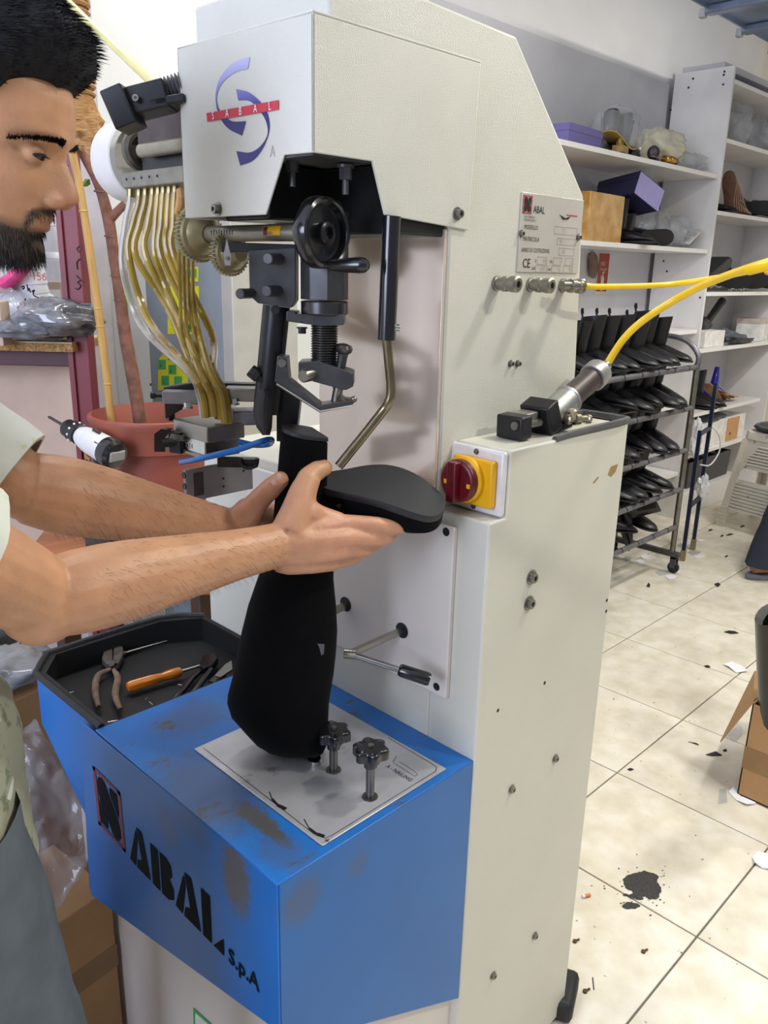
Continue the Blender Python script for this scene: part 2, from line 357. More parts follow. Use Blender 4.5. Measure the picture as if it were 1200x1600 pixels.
for ch, x in zip('SABAL', (222, 312, 402, 500, 600)):
    a0 = PX(*z8(x, 630-(x-222)*.166), XF-.0012)
    text('emblem_letter', ch, wht_p, bar, a0, -bx, (0, 0, 1), .0125, .8)
text('emblem_letter', 'A', M('print_grey', 'a9a7a6', .5), hood, PX(*z8(610, 880), XF), (0, -1, 0), (0, 0, 1), .017, .8)
# ---------------------------------------------------------------- name plate on the side
pc = [PY(816, 301, YS-.002), PY(911, 315, YS-.002), PY(900, 428, YS-.002), PY(806, 424, YS-.002)]
X0, X1, Z0, Z1 = .988, 1.148, 1.449, 1.556
npl = obj('name_plate', MB().bb(X0, X1, YS-.002, YS-.0001, Z0, Z1), M('plate_aluminium', 'cbc6bf', .35, .35, var=.04), mach, .0006)
def np_t(s, u, v, size, mat=blk_p, sx=.85): text('plate_text', s, mat, npl, (X0+u*(X1-X0), YS-.002, Z0+v*(Z1-Z0)), (1, 0, 0), (0, 0, 1), size, sx)
def np_r(u0, u1, v0, v1, mat, d=.0005): return MB().bb(X0+u0*(X1-X0), X0+u1*(X1-X0), YS-.002-d, YS-.0015, Z0+v0*(Z1-Z0), Z0+v1*(Z1-Z0))
np_t('MODELLO', .06, .55, .0085); np_t('MATRICOLA', .05, .40, .0085); np_t('ANNO DI COSTRUZIONE', .04, .26, .0085, sx=.72)
np_t('V', .26, .13, .007); np_t('Hz', .50, .13, .007); np_t('kW', .22, .03, .007); np_t('bar', .48, .03, .007); np_t('CE', .07, .06, .018, sx=.9)
for u, v, s in ((.62, .545, 'CU'), (.60, .40, '98  1'), (.66, .265, '00'), (.34, .13, '380'), (.62, .13, '1'), (.82, .13, 'C'), (.32, .03, '0,35'), (.60, .03, '6'), (.80, .03, 'NL')): np_t(s, u+.04, v, .008, M('print_grey', 'a9a7a6', .5))
mb = MB()
for a in ((.54, .92, .52, .62), (.60, .92, .38, .47), (.64, .90, .24, .34), (.30, .45, .11, .21), (.56, .70, .11, .21), (.76, .90, .11, .21), (.28, .46, .01, .10), (.54, .68, .01, .10), (.74, .90, .01, .10)):
    u0, u1, v0, v1 = a
    for q in ((u0, u1, v0, v0+.004), (u0, u1, v1-.004, v1), (u0, u0+.003, v0, v1), (u1-.003, u1, v0, v1)):
        mb.bb(X0+q[0]*(X1-X0), X0+q[1]*(X1-X0), YS-.0025, YS-.0018, Z0+q[2]*(Z1-Z0), Z0+q[3]*(Z1-Z0))
obj('plate_frames', mb, M('print_grey', 'a9a7a6', .5), npl, kind='stuff')
def s_logo(o, xd, yd, wd, ht, parent, frame_mat, ink, name='logo_s', lift=.0006, inner=None):
    """red frame with the slanting block S inside"""
    o, xd, yd = Vector(o), Vector(xd).normalized(), Vector(yd).normalized(); n = xd.cross(yd)
    def P(u, v, k=1): return o+xd*u*wd+yd*v*ht+n*lift*k
    mb = MB()
    for q in ((0, 1, 0, .06), (0, 1, .94, 1), (0, .1, 0, 1), (.9, 1, 0, 1)):
        mb.faces([P(q[0], q[2]), P(q[1], q[2]), P(q[1], q[3]), P(q[0], q[3])], [(0, 1, 2, 3)])
    fr_ = obj(name+'_frame', mb, frame_mat, parent)
    mb = MB()
    B1 = [(.14, .60), (.14, .82), (.20, .90), (.32, .93), (.44, .88), (.52, .78), (.80, .46), (.87, .34), (.87, .18), (.80, .10), (.68, .07), (.56, .12), (.48, .22), (.20, .50)]
    for Q in (B1, [(.60, .90), (.87, .90), (.87, .47), (.60, .78)], [(.13, .10), (.40, .10), (.40, .25), (.13, .52)]):
        mb.faces([P(u, v, 1.2) for u, v in Q], [tuple(range(len(Q)))])
    obj(name, mb, ink, parent)
s_logo((X0+.02*(X1-X0), YS-.002, Z0+.74*(Z1-Z0)), (1, 0, 0), (0, 0, 1), .021, .024, npl, M('emblem_red', 'c22c40', .45), blk_p)
np_t('ABAL', .18, .76, .014, sx=.85); np_t('VIA F.CASTELLO', .05, .69, .0042); np_t('VIGEVANO (PV) IT', .05, .65, .0042)
obj('plate_print', np_r(.72, .90, .77, .785, None), red_p, npl); obj('plate_print', MB().faces([PY(874, 335, YS-.0028), PY(880, 343, YS-.0028), PY(888, 343, YS-.0028), PY(892, 338, YS-.0028), PY(884, 341, YS-.0028)], [(0, 1, 2, 3, 4)]), blk_p, npl)
for px, py in ((814, 365), (903, 371)): bolt_at(PY(px, py, YS-.002), (0, -1, 0), .0035, .005, npl, stl, 'plate_screw')
# air couplings
for px, py in ((775, 443), (828, 445), (878, 446)):
    p = PY(px, py, YS); q = [(.0105, 0), (.0105, .004), (.0085, .005), (.0085, .012), (.0105, .013), (.0105, .020), (.009, .022), (.009, .026), (.011, .027), (.011, .037), (.0085, .039), (.0045, .039), (.0045, .03), (0, .03)]
    obj('air_coupling', MB().lathe(q, p, (0, -1, 0), 20), M('nickel_dark', '8c887f', .35, .85, var=.15), mach)
for px, py in ((797, 568), (808, 568)): bolt_at(PY(px, py, YS), (0, -1, 0), .0035, .006, mach)
for px, py, k in ((830, 902, 1), (826, 942, 1), (867, 1185, .7), (799, 1233, .7), (835, 1462, .7), (770, 1524, .7)): bolt_at(PY(px, py, .623), (0, -1, 0), .0078*k, .008*k, cab)
for px, py in ((851, 1067), (778, 1110), (948, 938), (947, 955)):
    p = PY(px, py, .623); obj('drilled_hole', MB().cyl(p, p+Vector((0, -.0004, 0)), .003, n=12), blk_p, cab)
obj('rust_chip', MB().faces([PY(px, py, .6226) for px, py in ((950, 742), (955, 729), (966, 725), (962, 737), (955, 745))], [(0, 1, 2, 3, 4)]).faces([PY(px, py, .6226) for px, py in ((926, 755), (934, 745), (936, 746), (929, 755))], [(0, 1, 2, 3)]), M('rust', 'a8834a', .8), cab)
# main switch
sw = obj('switch_box', MB().bb(.864, .8745, .6245, .719, 1.127, 1.218), M('switch_plate', 'd9d5d2', .4, .1), mach, .004)
yel = M('switch_yellow', 'e3a90c', .4, var=.05); redk = M('switch_red', '5e0a16', .35, var=.1)
for z in (1.212, 1.134): bolt_at((.864, .672, z), (-1, 0, 0), .0028, .003, sw, stl, 'screw')
ysq = obj('switch_base', MB().bb(.852, .864, .634, .704, 1.139, 1.205), yel, sw, .003)
obj('switch_collar', MB().lathe([(.033, 0), (.033, .007), (.030, .010)], (.852, .679, 1.174), (-1, 0, 0), 32), yel, sw)
kn = obj('switch_knob', MB().lathe([(.030, 0), (.030, .010), (.027, .013), (0, .013)], (.844, .679, 1.174), (-1, 0, 0), 32).box((.826, .679, 1.174), (.014, .015, .056)), redk, sw, .0015)
obj('switch_mark', MB().bb(.8305, .8310, .694, .700, 1.168, 1.174).bb(.8305, .8310, .654, .660, 1.168, 1.174), yel, kn)
obj('key_hole', MB().cyl((.8190, .677, 1.172), (.8185, .677, 1.172), .003, n=10), blk_p, kn)
# front panel of the cabinet with its two rods and the hand lever
fp = obj('front_panel', MB().bb(.829, .838, .676, 1.16, .842, 1.108), paint2, mach, .002)
for px, py in ((697, 831), (682, 1073)): bolt_at(PX(px, py, .829), (-1, 0, 0), .0042, .002, fp, dk2, 'screw')
for px, py in ((628, 985), (540, 944)):
    p = PX(px, py, .8285); obj('hole_rim', MB().lathe([(.0125, 0), (.0125, .0006), (.0105, .0006), (0, .0007)], p, (-1, 0, 0), 24), dk2, fp)
rod_m = M('rod_steel', 'a9a398', .25, .85, var=.08)
def hbar(p, q, r): return MB().tube([p, q], r, n=8)
p = PX(626, 986, .83); q = p+Vector((-.103, .002, -.004)); lev = obj('lever_rod', hbar(p, q, .0062), rod_m, fp)
g0 = q+Vector((.0, -.004, 0)); g1 = V(672, 1062, g0.dot(FH)-.02)
obj('lever_joint', MB().cyl(q+Vector((-.006, .006, 0)), q+Vector((.004, -.008, 0)), .0075), rod_m, lev)
d_ = (g1-g0); obj('lever_arm', MB().cyl(g0, g0+d_*.62, .0045, n=12), M('chrome', 'b9b9bb', .12, 1), lev)
obj('lever_grip', MB().lathe([(.0075, 0), (.0095, .004), (.010, d_.length*.36), (.0085, d_.length*.40), (0, d_.length*.40)], g0+d_*.6, d_, 20), blk, lev)
p = PX(540, 946, .83); obj('stop_rod', hbar(p, p+Vector((-.07, 0, -.006)), .0068), rod_m, fp)
# ---------------------------------------------------------------- blue lower housing with tray
zt, xb = .7585, .474
obj('pedestal', MB().bb(.60, .842, .64, 1.30, .012, .46).bb(.535, .60, .72, 1.31, .012, .46), paint2, mach, .003)
fpoly = [(xb, .625, zt), (xb, 1.128, zt-.006), (xb, 1.158, .415), (xb, 1.150, .400), (xb, .625, .535)]
bh = obj('blue_housing', MB().poly(fpoly, (.003, 0, 0)).poly([(xb+.003, .6245, zt), (.8375, .6245, zt), (.8375, .6245, .312), (xb+.003, .6245, .510)], (0, .003, 0))
    .poly([(xb+.003, 1.125, .700), (.8375, 1.125, .700), (.8375, 1.125, .40), (xb+.003, 1.150, .405)], (0, .003, 0)), blue, mach, .0015)
obj('housing_top', MB().bb(xb+.001, .8378, .625, 1.078, zt-.003, zt+.0005), blue_top, bh, .0012)
worn = M('bare_worn_steel', '6d6862', .5, .4, var=.35, scale=160)
def blot(px, py, rx, ry, f, seed, n=26, rot=0):
    q = []
    for k in range(n):
        a = 2*math.pi*k/n; s_ = 1+.35*noise.noise(Vector((math.cos(a)*1.6+seed, math.sin(a)*1.6, seed)))+random.uniform(-.06, .06)
        u, v = rx*s_*math.cos(a), ry*s_*math.sin(a); q.append(f(px+u*math.cos(rot)-v*math.sin(rot), py+u*math.sin(rot)+v*math.cos(rot)))
    return q
FX = lambda px, py: PX(px, py, xb-.0005); FZ = lambda px, py: PZ(px, py, zt+.0009)
def add_wear(mat, spots, colr, rough=.55):
    # paint rubbed through to dirty metal: ragged spots at fixed places of the sheet
    nt = mat.node_tree; N = nt.nodes; L = nt.links; b = N['Principled BSDF']; src = b.inputs['Base Color'].links[0].from_socket
    tc = N.new('ShaderNodeTexCoord'); nz = N.new('ShaderNodeTexNoise'); nz.inputs['Scale'].default_value = 110; nz.inputs['Detail'].default_value = 8; nz.inputs['Roughness'].default_value = .75; L.new(tc.outputs['Object'], nz.inputs['Vector'])
    for (c, r, k) in spots:
        sb = N.new('ShaderNodeVectorMath'); sb.operation = 'SUBTRACT'; L.new(tc.outputs['Object'], sb.inputs[0]); sb.inputs[1].default_value = c
        dv = N.new('ShaderNodeVectorMath'); dv.operation = 'DIVIDE'; L.new(sb.outputs[0], dv.inputs[0]); dv.inputs[1].default_value = r
        ln = N.new('ShaderNodeVectorMath'); ln.operation = 'LENGTH'; L.new(dv.outputs[0], ln.inputs[0])
        m1 = N.new('ShaderNodeMath'); m1.operation = 'MULTIPLY_ADD'; L.new(nz.outputs[0], m1.inputs[0]); m1.inputs[1].default_value = 1.9; L.new(ln.outputs['Value'], m1.inputs[2])
        mr = N.new('ShaderNodeMapRange'); L.new(m1.outputs[0], mr.inputs[0]); mr.inputs[1].default_value = 2.05; mr.inputs[2].default_value = 1.55; mr.inputs[3].default_value = 0; mr.inputs[4].default_value = k
        mx = N.new('ShaderNodeMix'); mx.data_type = 'RGBA'; L.new(mr.outputs[0], mx.inputs[0]); L.new(src, mx.inputs[6]); mx.inputs[7].default_value = rgb(colr); src = mx.outputs[2]
    L.new(src, b.inputs['Base Color'])
add_wear(blue, [(FX(368, 1372), (.05, .034, .062), .95), (FX(300, 1290), (.05, .05, .03), .35), (FX(262, 1290), (.05, .03, .04), .4), (PY(470, 1410, .6245), (.035, .05, .035), .5), (PY(560, 1350, .6245), (.02, .05, .02), .35)], '57524f')
add_wear(blue_top, [(FZ(402, 1277), (.016, .050, .05), .9), (FZ(422, 1297), (.013, .044, .05), .9), (FZ(330, 1235), (.07, .12, .05), .55), (FZ(300, 1120), (.07, .05, .05), .4), (FZ(440, 1330), (.03, .05, .05), .4)], '4f4c48')
# lettering on the blue front
ink = M('stencil_black', '0b0a0c', .75, var=.2, scale=60, spec=.15)
a0 = (xb, 1.094, .579)
s_logo(a0, (0, -1, -.04), (0, .02, 1), .088, .108, bh, M('stencil_red', '7c2032', .5), ink, 'stencil_s', .0008)
def sten(y, z, wd, ht, polys):
    for P_ in polys:
        mb = MB(); mb.faces([Vector((xb-.0008, y-u*wd, z+v*ht)) for u, v in P_], [tuple(range(len(P_)))]); obj('stencil_letter', mb, ink, bh)
A1 = [[(0, 0), (.26, 0), (.50, .86), (.42, 1)], [(.36, 0), (1, 0), (.72, .95), (.50, 1), (.62, .35), (.40, .22)]]
A1 = [[(0, .04), (.28, 0), (.46, .72), (.40, .93)], [(.34, 0), (.98, 0), (.70, 1), (.44, 1), (.60, .30), (.40, .22)]]
B1 = [[(0, 0), (.34, 0), (.34, 1), (0, 1)], [(.42, 0), (.72, 0), (.95, .12), (.97, .38), (.80, .52), (.93, .66), (.90, .90), (.70, 1), (.42, 1)]]
L1 = [[(0, 0), (.42, 0), (.42, 1), (0, 1)], [(.50, 0), (1, 0), (1, .36), (.82, .24)]]
sten(.992, .571, .062, .075, A1); sten(.925, .570, .062, .072, B1); sten(.862, .570, .066, .078, A1); sten(.792, .570, .050, .078, L1)
text('stencil_letter', 'S.p.A', ink, bh, (xb, .732, .569), (0, -1, 0), (0, 0, 1), .034, .95, .0008, font_bold=.0008)
# tray on the far side of the housing
ty0, ty1, tb = 1.079, 1.325, .712
outl = [(.485, 1.078), (.484, 1.315), (.535, 1.378), (.760, 1.378), (.836, 1.330), (.836, 1.078)]
inn = [(.498, 1.082), (.498, 1.308), (.541, 1.364), (.755, 1.364), (.826, 1.322), (.826, 1.082)]
mb = MB(); mb.loft([[(x, y, .757) for x, y in outl], [(x, y, .62) for x, y in outl], [(.60+(x-.60)*.8, 1.08+(y-1.08)*.35, .50) for x, y in outl]])
tray = obj('tool_tray', MB().loft([[(x, y, .50+.0) for x, y in [(.56+(a-.56)*.85, 1.082+(b-1.082)*.3) for a, b in outl]], [(a, b, .66) for a, b in outl], [(a, b, .757) for a, b in outl]], cap=False), blue, mach, sharp=.5)
obj('tray_lining', MB().loft([[(a+.0008, b-.0008, .64) for a, b in inn], [(a, b, .7575) for a, b in outl], [(a, b, .7578) for a, b in inn], [(a, b, tb) for a, b in inn], [(.66+(a-.66)*.5, 1.22+(b-1.22)*.5, tb) for a, b in inn]], cap=True), M('black_tray_lining', '08090a', .6, var=.3, scale=50), tray)
obj('tray_edging', MB().tube([(a, b, .759) for a, b in (outl[0], (.4842, 1.20), (.484, 1.308), (.490, 1.325), (.525, 1.370), (.545, 1.378), outl[3], outl[4])], .006, n=8, k=3), rub, tray)
# printed aluminium plate on top
PL = [(.560, .930), (.551, .637), (.786, .637), (.796, .905)]
pp = obj('pattern_plate', MB().bb(.555, .791, .637, .927, zt+.0005, zt+.003), M('plate_worn_aluminium', 'b9b9bc', .36, .45, var=.10, scale=14, dirt=('85817a', 6, .58)), mach, .001)
zp = zt+.0032
def ppline(pts, wd=.0008, nm='plate_line'):
    mb = MB()
    for a, b in zip(pts, pts[1:]):
        a, b = Vector((a[0], a[1], zp)), Vector((b[0], b[1], zp)); d = (b-a).normalized(); n = Vector((-d.y, d.x, 0))*wd/2
        mb.faces([a+n, b+n, b-n, a-n], [(0, 1, 2, 3)])
    return obj(nm, mb, blk_p, pp)
ppline([(.566, .92), (.561, .66), (.566, .645), (.575, .643), (.774, .643), (.782, .648), (.784, .66), (.786, .75)], .0010)
ppline([tuple(PZ(px, py, zp)[:2]) for px, py in ((620, 1180), (614, 1191), (648, 1213), (653, 1210), (645, 1203), (624, 1190))], .0007)
P0 = PZ(602, 1198, zp); text('plate_text', 'A - NAILING', blk_p, pp, P0, (0, -1, 0), (1, 0, 0), .0105, .85)
for pts in (((421, 1237), (425, 1248), (434, 1258), (447, 1264)), ((475, 1280), (483, 1294), (495, 1303), (507, 1307))):
    for k, (a, b) in enumerate(zip(pts, pts[1:])): ppline([tuple(PZ(*a, zp)[:2]), tuple(PZ(*b, zp)[:2])], .0015+.0022*k, 'dial_wedge')
text('plate_text', '+', blk_p, pp, PZ(503, 1314, zp), (0, -1, 0), (1, 0, 0), .014, 1)
def star_knob(px, py, bx_, by_, ht):
    b = PZ(bx_, by_, zp); top = b+Vector((0, 0, ht))
    st = obj('adjuster_stem', MB().cyl(b, top, .006, n=14).lathe([(.011, 0), (.011, .0012), (.008, .0012)], b, (0, 0, 1), 20), M('stem_steel', '6f6d6b', .3, .9), pp)
    rings = []
    for r, h in ((.009, -.014), (.0095, 0), (.0195, .0004), (.0222, .002), (.0225, .004), (.0225, .0135), (.0218, .0155), (.020, .0168), (.009, .0172)):
        k = 0 if r < .015 else 1; rings.append([top+Vector((math.cos(a)*r*(1+.12*k*math.cos(6*a)), math.sin(a)*r*(1+.12*k*math.cos(6*a)), h)) for a in [2*math.pi*i/48 for i in range(48)]])
    obj('star_knob', MB().loft(rings), blk, st); obj('knob_nut', MB().lathe([(.0045, 0), (.0045, .003), (.002, .0035)], top+Vector((0, 0, .0168)), (0, 0, 1), 6), stl, st)
star_knob(0, 0, 521, 1203, .050); star_knob(0, 0, 578, 1245, .062)
obj('post_foot', MB().lathe([(.012, 0), (.012, .006), (.009, .008), (0, .008)], PZ(493, 1190, zp), (0, 0, 1), 20), bright, pp)
# black lifting foot at the floor
obj('levelling_foot', MB().box((1.212, .64, .025), (.10, .055, .05), .4), rub, mach, .012)
obj('floor_base', MB().bb(.60, 1.17, .66, 1.28, .0002, .013), dk2, mach)
# ================================================================ nailing head (parts of the machine)
def ycyl(px0, px1, py, x, r, nm, mat, parent=mach, prof=None):
    a = PX(px0, py, x); b = PX(px1, py, x); b.z = a.z; return obj(nm, MB().cyl(a, b, r, n=24), mat, parent), a, b
oil = M('oily_shaft', '8c8674', .3, .35, var=.15, scale=30)
SX = .665
sh, sa, sb = ycyl(318, 468, 366, SX, .0105, 'scale_shaft', oil)
sb2 = sb+Vector((0, -.012, 0)); obj('shaft_neck', MB().cyl(sb, sb2, .0085), dk, sh)
mb = MB()
for k in range(9):
    y = sa.y-.035-.006*k; mb.bb(SX-.0109, SX-.0103, y-.0004, y+.0004, sa.z-.002, sa.z+.004+(.002 if k % 2 else 0))
obj('scale_marks', mb, blk_p, sh, kind='stuff')
def band(y0, y1, a0, a1, mat, nm, rr=.0108, parent=sh):
    mb = MB(); A = [a0+(a1-a0)*i/8 for i in range(9)]
    mb.loft([[Vector((SX-rr*math.cos(a), y, sa.z+rr*math.sin(a))) for a in A] for y in (y0, y1)], cap=False, closed=False); return obj(nm, mb, mat, parent)
yy0 = PX(411, 366, SX-.01).y; yy1 = PX(438, 366, SX-.01).y
st_ = band(yy0, yy1, -.35, .75, yel, 'yellow_sticker'); band(yy0-.001, yy0-.009, -.3, .65, M('sticker_dark_red', '5c1616', .5), 'sticker_mark', .0110)
text('sticker_text', 'ERGO', blk_p, st_, (SX-.0113, yy0-.010, sa.z-.0025), (0, -1, 0), (0, 0, 1), .005, .8)
def gear(c, r, teeth, w_, hub, nm):
    c = Vector(c); rings = []
    n = teeth*4
    def ring(y, rr, depth):
        return [Vector((c.x+math.cos(2*math.pi*i/n)*(rr-(depth if i % 4 in (0, 1) else 0)), c.y+y, c.z+math.sin(2*math.pi*i/n)*(rr-(depth if i % 4 in (0, 1) else 0)))) for i in range(n)]
    mb = MB().loft([ring(w_, r*.55, 0), ring(w_, r*.92, 0), ring(w_, r, .003), ring(0, r, .003), ring(-.001, r*.90, 0), ring(-.004, r*.84, 0), ring(-.006, r*.72, 0), ring(-.014, r*.58, 0), ring(-.020, r*.40, 0), ring(-.022, r*.34, 0)])
    return obj(nm, mb, brz, mach, sharp=.45)
gear(sa+Vector((0, .006, 0)), .038, 40, .010, 0, 'bevel_gear')
g2 = PX(362, 396, SX+.005); gear(g2, .030, 34, .010, 0, 'bevel_gear')
p = V(355, 398, .99); obj('pointer_blade', MB().poly([p+RH*a*.0032+UP*b for a, b in ((-1, -.012), (1, -.012), (1.3, 0), (0, .018), (-1.3, 0))], FH*.002), bright, mach)
bolt_at(p-FH*.001+UP*-.004, -FH, .0018, .003, mach)
# handwheel on the shaft's near end
c = V(503, 364, 1.0); ax = Vector((.12, -1, 0)).normalized()
hx = Vector((1, .12, 0)).normalized(); hz = Vector((0, 0, 1))
rings = []
Pf = [(.012, .002), (.026, .000), (.0315, .001), (.0325, .006), (.034, .0095), (.0365, .011), (.0395, .0095), (.0415, .004), (.0415, -.003), (.0395, -.009), (.0365, -.011), (.033, -.009), (.031, -.004), (.012, -.006)]
for r, h in Pf:
    k = 1 if r > .038 else .0; rings.append([c+ax*h+(hx*math.cos(a)+hz*math.sin(a))*r*(1+.028*k*math.cos(6*a)) for a in [2*math.pi*i/60 for i in range(60)]])
hw = obj('handwheel', MB().loft(rings, cap=False), blk, mach)
obj('handwheel_hub', MB().lathe([(.013, -.02), (.013, .010), (.010, .012), (.007, .012), (.006, .006), (0, .006)], c, ax, 24), M('hub_dark', '2c2c2e', .3, .5), hw)
h0 = c+hx*.012+hz*-.036+ax*.006; hd_ = (Vector((.35, -.95, .02))).normalized()
obj('crank_handle', MB().lathe([(.006, -.002), (.007, .004), (.0085, .02), (.0095, .036), (.0085, .043), (.005, .047), (0, .048)], h0, hd_, 20), blk, hw)
# carrier block with pins, left of the spindle
HB = 1.045
def vpoly(pts, hd, th, nm, mat, parent=mach, bev=.0012): return obj(nm, MB().poly([V(px, py, hd) for px, py in pts], FH*th), mat, parent, bev)
cb = vpoly([(388, 392), (462, 386), (462, 470), (455, 481), (403, 474), (390, 462)], 1.03, .035, 'carrier_block', dk)
for a, b, py, r in ((418, 452, 404, .0068), (416, 450, 455, .0068), (374, 420, 459, .0062)):
    p = V(a, py, 1.005); q = p+Vector((.0, -.0, 0))+RH*.012+FH*.03; obj('carrier_pin', MB().lathe([(0, 0), (r*.85, 0), (r, .0012), (r, (q-p).length)], p, q-p, 16), dk, cb)
vpoly([(345, 378), (466, 382), (466, 396), (345, 394)], 1.05, .03, 'shaft_bracket', dk2)
# spindle: octagonal housing, nut, collar, thread, jaws
ax_c = V(507, 450, HB)
def vrings(prof, nm, mat, parent=mach, n=8, rot=0.2, cx=None):
    c0 = cx or ax_c; mb = MB()
    mb.loft([[Vector((c0.x+math.cos(2*math.pi*i/n+rot)*r, c0.y+math.sin(2*math.pi*i/n+rot)*r, z)) for i in range(n)] for r, z in prof]); return obj(nm, mb, mat, parent, .0008, sharp=.3)
zz = lambda py, px=507: V(px, py, HB).z
sp = vrings([(.030, zz(330)), (.030, zz(468))], 'spindle_housing', dk)
vrings([(.0285, zz(470)), (.0295, zz(472)), (.0295, zz(489)), (.0285, zz(491))], 'lock_nut', M('nut_steel', '545355', .3, .85, var=.15), n=28)
vpoly([(447, 486), (462, 487), (462, 491), (537, 491), (537, 508), (502, 510), (447, 502)], HB-.022, .045, 'collar_plate', dk)
p = V(472, 511, 1.03); obj('hex_bolt', MB().hexb(p, (0, 0, -1), .005, .008), dk2, mach)
mb = MB(); z0, z1_ = zz(508), zz(574); n = 17
prof = []
for k in range(n):
    z = z0+(z1_-z0)*k/n; dz = (z1_-z0)/n; prof += [(.0150, z), (.0172, z+dz*.35), (.0172, z+dz*.6), (.0150, z+dz*.95)]
vrings(prof, 'threaded_rod', M('thread_steel', '5a5957', .3, .9, var=.1), n=24)
jb = vpoly([(466, 566), (497, 564), (552, 583), (552, 604), (540, 610), (528, 607), (466, 590)], 1.022, .04, 'jaw_block', dk)
p = V(473, 588, 1.005); obj('jaw_pin', MB().lathe([(0, 0), (.007, 0), (.008, .0015), (.008, .026)], p, RH*.5+FH, 18), stl, jb)
p = V(531, 583, 1.035); q = V(538, 540, 1.035); d = q-p
obj('round_head_bolt', MB().lathe([(.0062, -.02), (.0062, d.length*.55), (.0068, d.length*.7), (.0105, d.length*.80), (.0115, d.length*.92), (.0095, d.length*1.02), (.004, d.length*1.07), (0, d.length*1.08)], p, d, 20), M('nut_steel', '545355', .3, .85), jb)
p = V(529, 605, 1.03); q = V(524, 632, 1.03); obj('jaw_screw', MB().cyl(p, q, .0065), stl, jb)
ft = vpoly([(433, 556), (448, 558), (451, 594), (500, 633), (552, 625), (553, 630), (548, 636), (500, 645), (429, 597)], 1.01, .030, 'presser_foot', dk)
obj('foot_edge', MB().tube([V(432, 600, 1.008), V(500, 643, 1.008), V(551, 634, 1.008)], .0016, n=6, k=1), bright, ft)
p = V(441, 567, 1.008); obj('foot_pivot', MB().cyl(p-FH*.004, p+FH*.02, .005), stl, ft)
p = V(553, 624, 1.02); obj('spring_button', MB().ell(p, .0042), stl, ft); obj('spring_button', MB().tube([V(533, 618, 1.02), V(541, 622, 1.02), V(552, 624, 1.02)], .002), stl, ft)
# slanted tube and rubber boot at its lower end
p, q = V(432, 478, 1.065), V(416, 645, 1.06); d = q-p
obj('slant_tube', MB().cyl(p, q, .0175, n=24), M('gunmetal_tube', '333335', .35, .7, var=.15), mach)
p2 = V(430, 484, 1.047); obj('tube_hole', MB().cyl(p2-FH*.0012, p2+FH*.004, .0055), blk_p, mach)
p, q = V(391, 578, 1.05), V(408, 592, 1.05); obj('clamp_screw', MB().lathe([(0, 0), (.008, 0), (.0085, .002), (.0085, .014), (.005, .0145), (.005, (q-p).length+.01)], p, q-p, 18), dk2, mach)
obj('rubber_boot', MB().loft([[V(px+sx*w_, py, 1.045+sy*.03) for sx, sy in [(math.cos(2*math.pi*i/16), math.sin(2*math.pi*i/16)) for i in range(16)]] for px, py, w_ in ((412, 608, 8), (414, 616, 13), (412, 630, 15), (411, 650, 15), (413, 668, 12), (416, 680, 6))]), rub, mach)
vpoly([(432, 600), (470, 614), (462, 690), (432, 690)], 1.075, .03, 'head_block', dk2)
# hanging lever at the right of the head
LV = 1.02
p, q = V(612, 338, LV), V(604, 531, LV)
tb_ = obj('lever_sleeve', MB().cyl(p, q, .0112, n=24), blk, mach)
obj('hanging_lever', MB().tube([V(604, 525, LV), V(607, 560, LV), V(611, 605, LV), V(607, 628, LV), V(592, 650, LV), V(529, 729, LV-.02)], .0062, n=12, k=4), M('brassy_rod', '867a62', .25, .9, var=.12, scale=60), tb_)
bolt_at(V(616, 512, LV), RH, .004, .007, tb_, bright)
# ---------------------------------------------------------------- nail feeder at the left of the arm
FX_ = .66
mani = PX(204, 282, FX_); me_ = PX(292, 280, FX_); 
obj('feeder_drum', MB().lathe([(.058, -.03), (.060, -.026), (.060, .03), (.058, .032), (.05, .0325), (.05, -.01), (0, -.01)], PX(212, 250, .70)+Vector((0, .005, -.002)), (0, -1, 0), 40), M('feeder_white', 'dcd9d4', .4, var=.04), mach)
obj('feeder_drive', MB().bb(.668, .80, .955, mani.y-.02, mani.z-.006, mani.z+.06), dk2, mach, .004)
p = PX(216, 236, .68); obj('feeder_ring', MB().lathe([(.026, 0), (.030, .004), (.030, .012), (.025, .016), (.020, .016), (.018, .006), (0, .006)], p, (0, -1, 0), 32), M('ring_oily', '6f6a60', .35, .8, var=.2), mach)
a, b = PX(222, 236, .655), PX(290, 222, .655); obj('feeder_bar', MB().cyl(a, Vector((a.x, .95, a.z)), .010), oil, mach)
a = PX(217, 180, .655); b = PX(217, 232, .655)
brn = M('brown_casting', '4c4140', .5, .3, var=.15, scale=40)
obj('feeder_cover', MB().bb(.65, .76, .955, a.y, b.z, a.z), brn, mach, .003); obj('feeder_cover_lid', MB().bb(.645, .765, .955, a.y+.002, a.z, a.z+.006), dk, mach, .002)
mf = obj('hose_manifold', MB().bb(FX_-.012, FX_+.03, .955, mani.y+.004, mani.z-.012, mani.z+.010), M('manifold_steel', '8a877d', .4, .7, var=.12, scale=40), mach, .002)
for k in range(5): 
    p = Vector((FX_-.012, mani.y-.01-.022*k, mani.z)); obj('manifold_screw', MB().cyl(p, p+Vector((-.0008, 0, 0)), .002, n=10), blk_p, mf)
